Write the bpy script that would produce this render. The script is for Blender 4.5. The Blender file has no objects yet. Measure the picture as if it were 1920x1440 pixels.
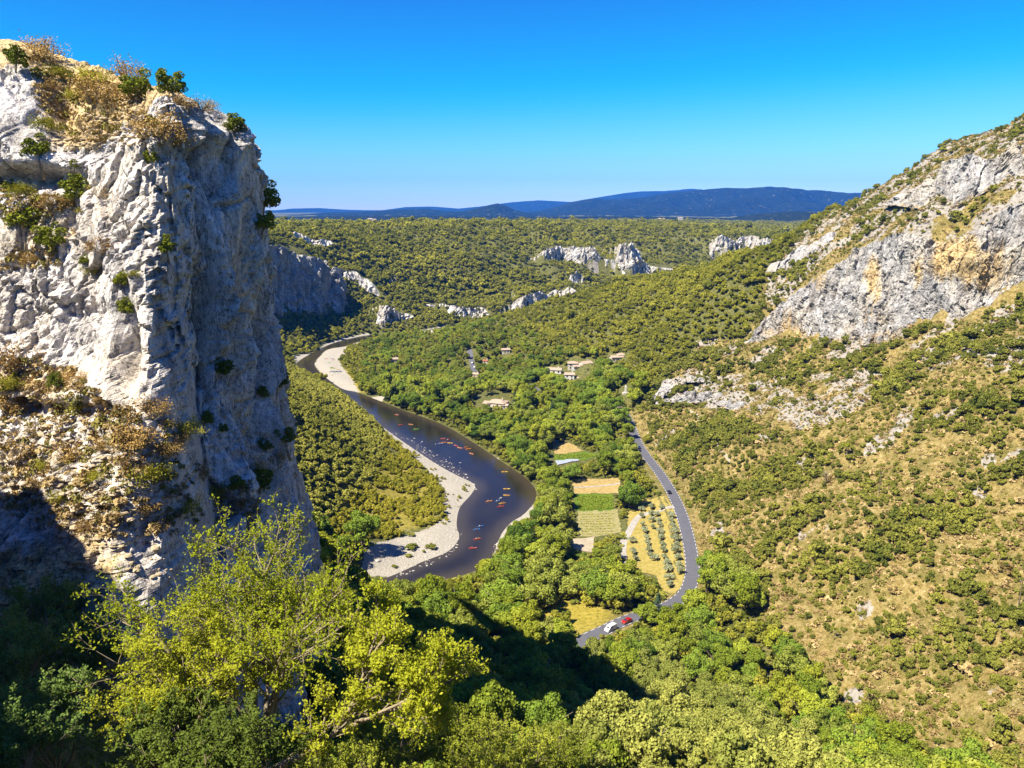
import bpy, math, random
import numpy as np
from mathutils import Vector, Matrix
from mathutils.bvhtree import BVHTree
from mathutils.geometry import delaunay_2d_cdt

R = math.radians
rng = np.random.default_rng(7)
random.seed(7)
scene = bpy.context.scene
COL = scene.collection

# ------------------------------------------------------------------ camera
CAM_Z = 135.0                       # metres above the river
FPX, PITCH = 1450.0, R(12.75)       # focal length in pixels of a 1920-wide picture, downward tilt
cam_data = bpy.data.cameras.new('camera')
cam_data.sensor_width = 36.0
cam_data.lens = 36.0 * FPX / 1920.0
cam_data.clip_start = 0.5
cam_data.clip_end = 90000.0
cam = bpy.data.objects.new('camera', cam_data)
cam.location = (0, 0, CAM_Z)
cam.rotation_euler = (R(90) - PITCH, 0, 0)
COL.objects.link(cam)
scene.camera = cam

# ------------------------------------------------------------------ sun and sky
SUN = np.array([-0.47, -0.34, 0.815]); SUN /= np.linalg.norm(SUN)      # direction towards the sun
sun_data = bpy.data.lights.new('sun', 'SUN')
sun_data.energy = 5.0
sun_data.angle = R(0.53)
sun_data.color = (1.0, 0.92, 0.76)
sun = bpy.data.objects.new('sun', sun_data)
sun.rotation_euler = Vector(SUN).to_track_quat('Z', 'Y').to_euler()
sun.location = (-200, -100, 400)
COL.objects.link(sun)

world = bpy.data.worlds.new('World')
scene.world = world
world.use_nodes = True
wn = world.node_tree.nodes; wl = world.node_tree.links
wn.clear()
w_out = wn.new('ShaderNodeOutputWorld'); w_bg = wn.new('ShaderNodeBackground')
w_sky = wn.new('ShaderNodeTexSky'); w_sky.sky_type = 'NISHITA'; w_sky.sun_disc = False
w_sky.sun_elevation = math.asin(SUN[2]); w_sky.sun_rotation = math.atan2(SUN[0], SUN[1]) % (2 * math.pi)
w_sky.altitude = 300; w_sky.air_density = 1.0; w_sky.dust_density = 0.0; w_sky.ozone_density = 2.0
EXPOSURE, SKY = 1.55, 0.07
HAZE_DENSITY = 0.000042
ALBEDO = 0.64          # the photograph is exposed bright: base colours below are scaled to real-world values
w_hsv = wn.new('ShaderNodeHueSaturation'); w_hsv.inputs['Hue'].default_value = 0.48
wl.new(w_sky.outputs[0], w_hsv.inputs['Color'])
w_sep = wn.new('ShaderNodeSeparateColor'); w_com = wn.new('ShaderNodeCombineColor'); wl.new(w_hsv.outputs[0], w_sep.inputs[0])
_g = 1.0 / (SKY * 2 ** EXPOSURE)
for _i, (_gain, _mul, _add, _lo) in enumerate([(0.065, 2.35, -0.475, 0.02), (0.103, 1.78, -0.385, 0.14), (0.119, 1.15, 0.20, 0.48)]):   # deep, saturated blue of the photograph
    _m = wn.new('ShaderNodeMath'); _m.operation = 'MULTIPLY_ADD'; wl.new(w_sep.outputs[_i], _m.inputs[0]); _m.inputs[1].default_value = _gain * _mul; _m.inputs[2].default_value = _add
    _x = wn.new('ShaderNodeMath'); _x.operation = 'SMOOTH_MAX'; wl.new(_m.outputs[0], _x.inputs[0]); _x.inputs[1].default_value = _lo; _x.inputs[2].default_value = (0.10, 0.06, 0.06)[_i]
    _s = wn.new('ShaderNodeMath'); _s.operation = 'MULTIPLY'; wl.new(_x.outputs[0], _s.inputs[0]); _s.inputs[1].default_value = _g
    wl.new(_s.outputs[0], w_com.inputs[_i])
wl.new(w_com.outputs[0], w_bg.inputs[0])
w_bg.inputs[1].default_value = SKY
wl.new(w_bg.outputs[0], w_out.inputs[0])

scene.view_settings.view_transform = 'Standard'
scene.view_settings.look = 'None'
scene.view_settings.gamma = 1.0
scene.view_settings.use_curve_mapping = False
scene.view_settings.exposure = EXPOSURE
scene.render.engine = 'CYCLES'
scene.cycles.max_bounces = 4
scene.cycles.diffuse_bounces = 3
scene.cycles.glossy_bounces = 2
scene.cycles.transmission_bounces = 3
scene.cycles.volume_bounces = 0
scene.cycles.transparent_max_bounces = 4
scene.cycles.caustics_reflective = False
scene.cycles.caustics_refractive = False
scene.cycles.use_denoising = True
scene.cycles.sample_clamp_indirect = 4.0

# ------------------------------------------------------------------ picture <-> place
CP, SP = math.cos(PITCH), math.sin(PITCH)
def ray(u, v):
    a = (np.asarray(u, float) - 960.0) / FPX; b = (720.0 - np.asarray(v, float)) / FPX
    return a, CP + b * SP, -SP + b * CP            # x, y, z per unit
def at_z(u, v, z):
    x, y, dz = ray(u, v); s = (z - CAM_Z) / dz
    return np.array([x * s, y * s, z + 0 * s]).T
def at_y(u, v, Y):
    x, y, dz = ray(u, v); s = Y / y
    return np.array([x * s, Y + 0 * s, CAM_Z + dz * s]).T
def at_slope(u, v, z0=12.0, x0=75.0, k=0.58):        # the plane of the hillside on the right
    x, y, dz = ray(u, v); s = (CAM_Z - z0 + k * x0) / (k * x - dz)
    return np.array([x * s, y * s, CAM_Z + dz * s]).T
def project(P):
    P = np.asarray(P, float); x = P[..., 0]; y = P[..., 1]; z = P[..., 2] - CAM_Z
    d = np.maximum(y * CP - z * SP, 1e-3); up = y * SP + z * CP
    return 960 + FPX * x / d, 720 - FPX * up / d, d

# ------------------------------------------------------------------ noise
def _h(ix, iy, iz, seed):
    h = (ix.astype(np.uint32) * np.uint32(374761393) + iy.astype(np.uint32) * np.uint32(668265263)
         + iz.astype(np.uint32) * np.uint32(2147483647 - 1274126177) + np.uint32((seed * 974634777 + 12345) & 0xffffffff))
    h = (h ^ (h >> np.uint32(13))) * np.uint32(1274126177)
    h = (h ^ (h >> np.uint32(16))) * np.uint32(2246822519)
    return h ^ (h >> np.uint32(15))
def _hf(ix, iy, iz, seed):
    return _h(ix, iy, iz, seed).astype(np.float64) / 4294967296.0
_G = np.array([[1,1,0],[-1,1,0],[1,-1,0],[-1,-1,0],[1,0,1],[-1,0,1],[1,0,-1],[-1,0,-1],[0,1,1],[0,-1,1],[0,1,-1],[0,-1,-1],[1,1,0],[-1,1,0],[0,-1,1],[0,-1,-1]], float)
def perlin(P, seed=0):
    P = np.asarray(P, float)
    i = np.floor(P).astype(np.int64); f = P - i
    w = f * f * f * (f * (f * 6 - 15) + 10)
    out = np.zeros(len(P))
    for dx in (0, 1):
        wx = w[:, 0] if dx else 1 - w[:, 0]
        for dy in (0, 1):
            wy = w[:, 1] if dy else 1 - w[:, 1]
            for dz in (0, 1):
                wz = w[:, 2] if dz else 1 - w[:, 2]
                g = _G[_h(i[:, 0] + dx, i[:, 1] + dy, i[:, 2] + dz, seed) & np.uint32(15)]
                out += wx * wy * wz * (g[:, 0] * (f[:, 0] - dx) + g[:, 1] * (f[:, 1] - dy) + g[:, 2] * (f[:, 2] - dz))
    return out
def fbm(P, octaves=4, seed=0, gain=0.5, lac=2.03):
    P = np.asarray(P, float); a = 1.0; out = np.zeros(len(P))
    for o in range(octaves):
        out += a * perlin(P, seed + o * 17); P = P * lac + 13.7; a *= gain
    return out
def ridged(P, octaves=4, seed=0, gain=0.5):
    P = np.asarray(P, float); a = 1.0; out = np.zeros(len(P))
    for o in range(octaves):
        out += a * (1 - 2 * np.abs(perlin(P, seed + o * 17))); P = P * 2.03 + 7.3; a *= gain
    return out
def facets(P, seed, tilt=0.9, crack=0.07):
    """Broken rock: flat tilted faces, one for each cell, with thin cracks between them."""
    P = np.asarray(P, float); i = np.floor(P).astype(np.int64); f = P - i
    f1 = np.full(len(P), 9.0); f2 = np.full(len(P), 9.0); hgt = np.zeros(len(P))
    for dx in (-1, 0, 1):
        for dy in (-1, 0, 1):
            for dz in (-1, 0, 1):
                cx, cy, cz = i[:, 0] + dx, i[:, 1] + dy, i[:, 2] + dz
                vx = dx + _hf(cx, cy, cz, seed) - f[:, 0]; vy = dy + _hf(cx, cy, cz, seed + 1) - f[:, 1]; vz = dz + _hf(cx, cy, cz, seed + 2) - f[:, 2]
                d = vx * vx + vy * vy + vz * vz
                r = _h(cx, cy, cz, seed + 3)
                a = (r & np.uint32(255)).astype(float) / 127.5 - 1; b = ((r >> np.uint32(8)) & np.uint32(255)).astype(float) / 127.5 - 1
                c = ((r >> np.uint32(16)) & np.uint32(255)).astype(float) / 127.5 - 1; e = ((r >> np.uint32(24)) & np.uint32(255)).astype(float) / 255 - 0.5
                h = e + tilt * (a * vx + b * vy + c * vz)
                near = d < f1
                f2 = np.where(near, f1, np.minimum(f2, d)); hgt = np.where(near, h, hgt); f1 = np.where(near, d, f1)
    return hgt - 0.5 * (1 - sstep(0.0, crack, np.sqrt(f2) - np.sqrt(f1)))
def sstep(a, b, x):
    t = np.clip((x - a) / (b - a), 0, 1); return t * t * (3 - 2 * t)
def P3(x, y, z=0.0, s=1.0):
    x = np.asarray(x, float); return np.stack([x * s, np.asarray(y, float) * s, np.zeros_like(x) + z], -1).reshape(-1, 3)
def inpoly(u, v, poly):
    poly = np.asarray(poly, float); u = np.asarray(u, float); v = np.asarray(v, float)
    ins = np.zeros(u.shape, bool); n = len(poly); j = n - 1
    for i in range(n):
        x1, y1 = poly[i]; x2, y2 = poly[j]
        if y1 != y2:
            c = ((y1 > v) != (y2 > v)) & (u < (x2 - x1) * (v - y1) / (y2 - y1) + x1)
            ins ^= c
        j = i
    return ins
def seg_dist(x, y, line, closed=False):
    line = np.asarray(line, float); d = np.full(np.shape(x), 1e18)
    n = len(line); t_at = np.zeros(np.shape(x))
    for i in range(n if closed else n - 1):
        a = line[i]; b = line[(i + 1) % n]; e = b - a; L = e @ e + 1e-12
        t = np.clip(((x - a[0]) * e[0] + (y - a[1]) * e[1]) / L, 0, 1)
        q = (x - a[0] - t * e[0]) ** 2 + (y - a[1] - t * e[1]) ** 2
        m = q < d; t_at = np.where(m, i + t, t_at); d = np.where(m, q, d)
    return np.sqrt(d), t_at
def smooth_line(pts, step):
    """Catmull-Rom through pts, resampled at about step."""
    p = np.asarray(pts, float); q = np.vstack([2 * p[0] - p[1], p, 2 * p[-1] - p[-2]]); out = []
    for i in range(1, len(q) - 2):
        n = max(2, int(np.linalg.norm(q[i + 1] - q[i]) / step))
        for t in np.arange(n) / n:
            out.append(0.5 * (2 * q[i] + (q[i + 1] - q[i - 1]) * t + (2 * q[i - 1] - 5 * q[i] + 4 * q[i + 1] - q[i + 2]) * t * t
                              + (3 * q[i] - q[i - 1] - 3 * q[i + 1] + q[i + 2]) * t ** 3))
    out.append(p[-1]); return np.array(out)

# ------------------------------------------------------------------ mesh and object helpers
def mesh_np(name, V, F, smooth=False, attrs=None, mats=(), mat_idx=None):
    """F: (n,3) or (n,4) int array."""
    V = np.ascontiguousarray(V, np.float32); F = np.ascontiguousarray(F, np.int32); k = F.shape[1]
    me = bpy.data.meshes.new(name)
    me.vertices.add(len(V)); me.vertices.foreach_set('co', V.ravel())
    me.loops.add(F.size); me.loops.foreach_set('vertex_index', F.ravel())
    me.polygons.add(len(F))
    me.polygons.foreach_set('loop_start', np.arange(0, F.size, k, dtype=np.int32))
    if smooth: me.polygons.foreach_set('use_smooth', np.ones(len(F), bool))
    else: me.polygons.foreach_set('use_smooth', np.zeros(len(F), bool))
    for m in mats: me.materials.append(m)
    if mat_idx is not None: me.polygons.foreach_set('material_index', np.ascontiguousarray(mat_idx, np.int32))
    me.update(calc_edges=True)
    for n, a in (attrs or {}).items():
        a = np.ascontiguousarray(a, np.float32)
        if a.ndim == 1:
            me.attributes.new(n, 'FLOAT', 'POINT').data.foreach_set('value', a)
        else:
            me.attributes.new(n, 'FLOAT_COLOR', 'POINT').data.foreach_set('color', np.hstack([a, np.ones((len(a), 4 - a.shape[1]), np.float32)]).ravel())
    return me
def put(name, me, parent=None, loc=(0, 0, 0), rot=(0, 0, 0), scale=(1, 1, 1), **props):
    o = bpy.data.objects.new(name, me)
    o.location = loc; o.rotation_euler = rot; o.scale = scale
    COL.objects.link(o)
    if parent is not None: o.parent = parent
    for k, v in props.items(): o[k] = v
    return o
def empty(name, loc=(0, 0, 0), rot=(0, 0, 0), scale=(1, 1, 1), **props):
    o = put(name, None, None, loc, rot, scale, **props); o.empty_display_size = 0.3
    return o
def grid_faces(nr, nc):
    i = np.arange(nr * nc).reshape(nr, nc)
    return np.stack([i[:-1, :-1].ravel(), i[:-1, 1:].ravel(), i[1:, 1:].ravel(), i[1:, :-1].ravel()], 1)

class MB:
    """Collects boxes, tubes, prisms; build() gives one mesh."""
    def __init__(s): s.V = []; s.F = []
    def add(s, V, F):
        n = len(s.V); s.V += [tuple(map(float, p)) for p in V]; s.F += [tuple(i + n for i in f) for f in F]; return s
    def box(s, c, d, rz=0.0):
        x, y, z = d[0] / 2, d[1] / 2, d[2] / 2; ca, sa = math.cos(rz), math.sin(rz)
        V = [(c[0] + ca * i * x - sa * j * y, c[1] + sa * i * x + ca * j * y, c[2] + k * z) for k in (-1, 1) for j in (-1, 1) for i in (-1, 1)]
        return s.add(V, [(0, 2, 3, 1), (4, 5, 7, 6), (0, 1, 5, 4), (2, 6, 7, 3), (0, 4, 6, 2), (1, 3, 7, 5)])
    def tube(s, pts, rad, n=6, cap=True):
        pts = [Vector(p) for p in pts]; V = []; F = []
        for i, p in enumerate(pts):
            t = (pts[min(i + 1, len(pts) - 1)] - pts[max(i - 1, 0)]).normalized()
            a = t.orthogonal().normalized() if i == 0 else (a - t * a.dot(t)).normalized()
            b = t.cross(a); r = rad[i] if hasattr(rad, '__len__') else rad
            V += [p + a * r * math.cos(2 * math.pi * k / n) + b * r * math.sin(2 * math.pi * k / n) for k in range(n)]
        for i in range(len(pts) - 1):
            F += [(i * n + k, i * n + (k + 1) % n, (i + 1) * n + (k + 1) % n, (i + 1) * n + k) for k in range(n)]
        if cap: F += [tuple(range(n))[::-1], tuple((len(pts) - 1) * n + k for k in range(n))]
        return s.add(V, F)
    def loft(s, rings, cap=True, closed=True):
        n = len(rings[0]); V = [p for r in rings for p in r]; F = []
        for i in range(len(rings) - 1):
            F += [(i * n + k, i * n + (k + 1) % n, (i + 1) * n + (k + 1) % n, (i + 1) * n + k) for k in range(n if closed else n - 1)]
        if cap: F += [tuple(range(n))[::-1], tuple((len(rings) - 1) * n + k for k in range(n))]
        return s.add(V, F)
    def mesh(s, name, mat=None, smooth=False):
        me = bpy.data.meshes.new(name); me.from_pydata(s.V, [], s.F); me.update()
        if mat: me.materials.append(mat)
        if smooth: me.polygons.foreach_set('use_smooth', np.ones(len(me.polygons), bool))
        return me
    def build(s, name, mat, parent=None, smooth=False, **kw):
        return put(name, s.mesh(name, mat, smooth), parent, **kw)

# ------------------------------------------------------------------ node helpers
class Mat:
    def __init__(s, name, rough=0.9, spec=0.2):
        s.m = bpy.data.materials.new(name); s.m.use_nodes = True; s.t = s.m.node_tree; s.n = s.t.nodes; s.l = s.t.links
        s.p = s.n['Principled BSDF']; s.p.inputs['Roughness'].default_value = rough; s.p.inputs['Specular IOR Level'].default_value = spec
    def val(s, sock, v):
        if isinstance(v, bpy.types.NodeSocket): s.l.new(v, sock)
        elif hasattr(v, '__len__') and sock.type == 'RGBA' and len(v) == 3: sock.default_value = (*v, 1)
        else: sock.default_value = v
    def attr(s, name, typ='GEOMETRY'):
        a = s.n.new('ShaderNodeAttribute'); a.attribute_name = name; a.attribute_type = typ; return a
    def pos(s):
        return s.n.new('ShaderNodeNewGeometry').outputs['Position']
    def scaled(s, vec, sc):
        m = s.n.new('ShaderNodeVectorMath'); m.operation = 'MULTIPLY'; s.val(m.inputs[0], vec); m.inputs[1].default_value = sc; return m.outputs[0]
    def noise(s, vec, scale, detail=3, rough=0.55, dist=0.0):
        n = s.n.new('ShaderNodeTexNoise'); s.val(n.inputs['Vector'], vec); n.inputs['Scale'].default_value = scale
        n.inputs['Detail'].default_value = detail; n.inputs['Roughness'].default_value = rough; n.inputs['Distortion'].default_value = dist; return n.outputs['Fac']
    def voro(s, vec, scale, feature='F1', out='Distance'):
        n = s.n.new('ShaderNodeTexVoronoi'); n.feature = feature; s.val(n.inputs['Vector'], vec); n.inputs['Scale'].default_value = scale; return n.outputs[out]
    def ramp(s, fac, stops):
        r = s.n.new('ShaderNodeValToRGB'); s.val(r.inputs[0], fac); e = r.color_ramp.elements
        while len(e) < len(stops): e.new(0.5)
        for k, (p, c) in zip(e, stops):
            k.position = p; k.color = (*c, 1) if hasattr(c, '__len__') else (c, c, c, 1)
        return r.outputs[0]
    def mix(s, fac, a, b, mode='MIX'):
        m = s.n.new('ShaderNodeMix'); m.data_type = 'RGBA'; m.blend_type = mode; s.val(m.inputs[0], fac); s.val(m.inputs[6], a); s.val(m.inputs[7], b); return m.outputs[2]
    def math(s, op, a, b=0.0, c=None):
        m = s.n.new('ShaderNodeMath'); m.operation = op; s.val(m.inputs[0], a); s.val(m.inputs[1], b)
        if c is not None: s.val(m.inputs[2], c)
        return m.outputs[0]
    def bump(s, h, strength=0.5, dist=1.0):
        b = s.n.new('ShaderNodeBump'); b.inputs['Strength'].default_value = strength; b.inputs['Distance'].default_value = dist
        s.val(b.inputs['Height'], h); s.l.new(b.outputs[0], s.p.inputs['Normal']); return b
    def color(s, c, k=None):
        k = ALBEDO if k is None else k
        if k != 1.0: c = s.mix(1.0, c, (k, k, k), 'MULTIPLY')
        s.val(s.p.inputs['Base Color'], c); return s
def plain(name, col, rough=0.7, spec=0.3, vary=0.12, scale=3.0):
    m = Mat(name, rough, spec); n = m.noise(m.pos(), scale, 3)
    m.color(m.mix(n, tuple(c * (1 - vary) for c in col), tuple(min(1, c * (1 + vary)) for c in col))); return m.m
# ================================================================== terrain
# River banks as read off the photograph at water level.
RIV_PX = [(700, 627), (660, 634), (620, 645), (585, 662), (557, 680), (566, 694), (600, 712), (640, 738), (690, 778), (722, 804),
          (770, 838), (815, 868), (850, 888), (889, 908), (884, 926), (862, 952), (856, 985), (861, 1008), (840, 1034), (790, 1054), (736, 1079)]
RIV_PX2 = [(600, 1130), (640, 1180), (780, 1100), (850, 1083), (905, 1064), (925, 1040), (938, 1005), (958, 980), (985, 962), (1006, 930), (990, 900), (940, 865),
           (885, 828), (830, 796), (762, 771), (700, 747), (668, 735), (640, 728), (608, 705), (590, 684), (600, 668), (616, 655), (650, 649), (690, 638)]
wl_ = at_z(*np.array(RIV_PX).T, 0.0)[:, :2]
wr_ = at_z(*np.array(RIV_PX2).T, 0.0)[:, :2]
RIVER = np.vstack([[(-20, 985), (-60, 935), (-95, 880)], wl_, wr_, [(-75, 880), (-40, 925), (20, 975)]])
# round the outline
_c = np.vstack([RIVER[-1:], RIVER, RIVER[:2]])
RIVER = smooth_line(_c, 4.0)[1:]
def river_sd(x, y):
    d, _ = seg_dist(x, y, RIVER, True); return np.where(inpoly(x, y, RIVER), -d, d)

C = []                                                # control points of the land, x y z
def cz(z, *px):
    for u, v in px: C.append(at_z(u, v, z))
def cs(*px):
    for u, v in px: C.append(at_slope(u, v))
def cy(Y, *px):
    for u, v in px: C.append(at_y(u, v, Y))
def cw(*pts):
    for p in pts: C.append(np.array(p, float))
# valley floor, fields, bars
cz(1.5, (625, 690), (650, 665), (640, 715), (800, 900), (850, 930), (740, 1040), (820, 1010), (770, 960), (690, 660), (560, 668))
cz(3.0, (1000, 850), (1060, 850), (1110, 860), (1100, 910), (1110, 945), (1110, 990), (1100, 1025), (1040, 1000), (900, 790), (800, 740), (980, 1060), (880, 1100), (940, 1110), (720, 650), (760, 700), (690, 960), (720, 900), (740, 860), (820, 700))
cz(5.0, (1170, 900), (1180, 990), (1200, 1050), (1160, 860), (1100, 800), (1000, 760), (1050, 1070), (1130, 1090), (1000, 1130), (900, 720), (1070, 1130))
cz(9.0, (1195, 835), (1215, 870), (1250, 920), (1275, 965), (1295, 1030), (1303, 1075), (1268, 1125), (1225, 1148), (1165, 1168), (1115, 1193), (1090, 1210))
cz(9.0, (900, 660), (940, 690), (930, 740), (990, 725))
cz(15.0, (1035, 695), (1080, 705), (1090, 745), (1150, 770), (980, 655), (1140, 720))
cz(25.0, (1090, 680), (1155, 672), (1180, 700), (1020, 640), (960, 625), (900, 632))
# hillside on the right
cs((1330, 1000), (1350, 900), (1300, 820), (1260, 760), (1400, 1080), (1400, 800), (1330, 700), (1500, 1200), (1450, 950), (1560, 1300), (1500, 750), (1600, 850),
   (1600, 1100), (1700, 1000), (1700, 750), (1760, 1420), (1760, 1250), (1900, 1400), (1900, 1200), (1900, 1000), (1900, 800), (1900, 650), (1800, 650), (1800, 850), (1330, 1120), (2100, 1400), (2200, 1100), (2200, 800), (2100, 640))
# foot of the rock wall on the right, and the land above it
WALL_BASE_PX = [(1396, 645), (1425, 640), (1470, 628), (1540, 636), (1600, 632), (1660, 622), (1730, 604), (1800, 598), (1860, 572), (1920, 552), (1990, 530), (2080, 505)]
WALL_TOP_PX = [(1402, 636), (1432, 588), (1472, 545), (1520, 490), (1568, 452), (1640, 436), (1700, 452), (1745, 430), (1790, 392), (1850, 378), (1920, 366), (2080, 330)]
WB = at_slope(*np.array(WALL_BASE_PX).T)
for p in WB: C.append(p)
_t = np.gradient(WB[:, :2], axis=0); _t /= np.linalg.norm(_t, axis=1)[:, None]
WIN = np.stack([-_t[:, 1], _t[:, 0]], 1)               # horizontal direction into the hill
WIN *= np.sign((WIN * WB[:, :2]).sum(1))[:, None]
WT = []
for (u, v), b, n in zip(WALL_TOP_PX, WB, WIN):
    q = b[:2] + n * 7.0; _, dy, dz = ray(u, v); z = CAM_Z + dz / dy * q[1]; WT.append((q[0], q[1], z))
    q2 = b[:2] + n * 30.0; C.append(np.array([q2[0], q2[1], max(z + 3, b[2] + 10)]))
WT = np.array(WT)
WALL_PX = list(zip(*project(WB)[:2])) + list(zip(*project(WT)[:2]))[::-1]
cy(455, (1920, 250), (1860, 290)); cy(490, (1780, 318), (1720, 352)); cy(520, (1640, 385), (1580, 425)); cy(560, (1520, 460))
cw((330, 470, 200), (380, 430, 215), (420, 330, 205), (480, 250, 215), (300, 560, 175), (340, 700, 140), (420, 600, 170), (250, 620, 130), (600, 400, 230), (500, 800, 120), (300, 240, 150))
# wooded spur behind the village
cw((65, 673, 38), (109, 658, 60), (160, 570, 92), (140, 540, 72), (100, 560, 42), (195, 630, 98), (129, 790, 64), (22, 787, 34), (-30, 800, 17), (-64, 842, 7), (60, 740, 45), (170, 690, 82), (10, 700, 22), (-20, 640, 8))
cw((60, 900, 12), (140, 960, 8), (250, 1000, 8), (240, 860, 40), (400, 1050, 12), (340, 880, 70), (600, 1100, 20))
# the far side of the gorge and the plateau
cw((-40, 1010, 12), (60, 1060, 16), (160, 1130, 18), (-45, 1060, 45), (-48, 1110, 72), (-48, 1200, 97), (60, 1150, 55), (60, 1260, 96), (180, 1240, 45), (190, 1390, 92), (350, 1250, 25), (350, 1430, 84), (480, 1330, 30), (520, 1560, 82), (300, 1330, 50))
cw((-150, 1300, 103), (-350, 1300, 105), (-150, 1100, 92), (0, 1600, 98), (400, 1800, 94), (800, 1700, 60), (-500, 1700, 97), (0, 2300, 90), (600, 2400, 91), (-900, 2300, 88), (800, 2800, 86), (0, 3000, 76), (1300, 2500, 64), (-1500, 3000, 74),
   (900, 3600, 76), (0, 3800, 70), (-1200, 4000, 70), (1800, 3500, 60), (2500, 2000, 90), (1200, 1200, 60), (1500, 600, 190), (-1500, 1500, 110), (-2500, 2500, 105))
# wall of the gorge on the far left
LW_BASE = np.array([(-250, 720, 40), (-243, 750, 38), (-235, 780, 34), (-226, 810, 30), (-214, 845, 26), (-200, 880, 22), (-190, 902, 20)], float)
for p in LW_BASE: C.append(p)
cw((-188, 778, 4), (-205, 755, 10), (-235, 720, 18), (-160, 870, 14), (-120, 905, 10), (-130, 925, 24), (-95, 960, 14), (-140, 960, 42), (-100, 1000, 30), (-212, 915, 58), (-232, 885, 82), (-260, 840, 101), (-285, 800, 103), (-310, 740, 104), (-250, 950, 100), (-190, 1010, 88), (-320, 900, 105), (-150, 1040, 72), (-400, 1000, 106), (-420, 700, 108))
# left bank below the near cliff
cw((-88, 341, 24), (-85, 290, 26), (-73, 305, 8), (-66, 330, 6), (-92, 400, 20), (-104, 452, 14), (-146, 472, 34), (-125, 420, 36), (-110, 350, 42), (-120, 300, 58), (-140, 520, 18), (-165, 560, 12), (-190, 540, 30), (-180, 600, 8), (-200, 640, 12), (-230, 600, 40), (-260, 660, 40),
   (-200, 420, 85), (-220, 300, 120), (-300, 500, 112), (-350, 300, 130), (-78, 430, 5), (-60, 400, 3), (-58, 280, 6), (-70, 250, 14), (-55, 245, 8), (-90, 240, 40))
# slope below the camera
cw((0, 22, 104), (0, 45, 90), (0, 70, 74), (0, 100, 57), (0, 130, 42), (-5, 160, 30), (-10, 190, 19), (-18, 215, 9), (-25, 240, 3), (20, 45, 88), (20, 80, 68), (22, 120, 44), (25, 150, 30), (35, 180, 17), (20, 190, 14),
   (45, 60, 76), (45, 100, 52), (50, 140, 27), (60, 170, 15), (70, 110, 40), (75, 140, 22), (90, 100, 42), (120, 60, 62), (80, 40, 80), (40, 20, 108), (120, 0, 100), (0, 0, 128), (0, -12, 133), (0, -60, 140), (60, -50, 128), (200, 100, 96), (260, 60, 135), (160, 140, 62),
   (-18, 30, 101), (-20, 45, 94), (-24, 60, 88), (-16, 75, 76), (-20, 100, 62), (-22, 130, 48), (-28, 160, 34), (-35, 190, 22), (-45, 220, 14), (-10, 110, 55), (-34, 62, 92), (-40, 50, 98), (-34, 40, 102), (-45, 30, 106), (-28, 20, 109),
   (-45, 90, 92), (-50, 130, 80), (-60, 170, 70), (-70, 200, 60), (-90, 160, 100), (-120, 200, 105), (-60, 80, 100), (-90, 60, 115), (-80, 0, 130), (-80, -60, 140), (-150, 0, 145), (-150, 100, 140), (-250, 150, 145), (-300, -100, 150), (0, -250, 150), (300, -200, 160), (-300, -300, 150), (400, 0, 190))
C = np.array(C)
FAR = np.array([(sx * 9000, sy, 70) for sx in (-1, 0, 1) for sy in (7000, 12000, 30000)] + [(-9000, 0, 120), (9000, 0, 150), (0, -9000, 120), (5000, 3000, 80), (-5000, 3000, 100)], float)
CC = np.vstack([C, FAR])
def _k(x, y):
    out = np.zeros(len(x))
    for (cx, cy_, _), w in zip(CC, RW[:-1]): out += w * np.sqrt((x - cx) ** 2 + (y - cy_) ** 2 + 81.0)
    return out + RW[-1]
_D = np.sqrt(((CC[:, None, :2] - CC[None, :, :2]) ** 2).sum(-1) + 81.0)
_A = np.zeros((len(CC) + 1,) * 2); _A[:-1, :-1] = _D - np.eye(len(CC)) * 2.0; _A[-1, :-1] = 1; _A[:-1, -1] = 1
RW = np.linalg.lstsq(_A, np.append(CC[:, 2], 0), rcond=None)[0]

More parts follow.
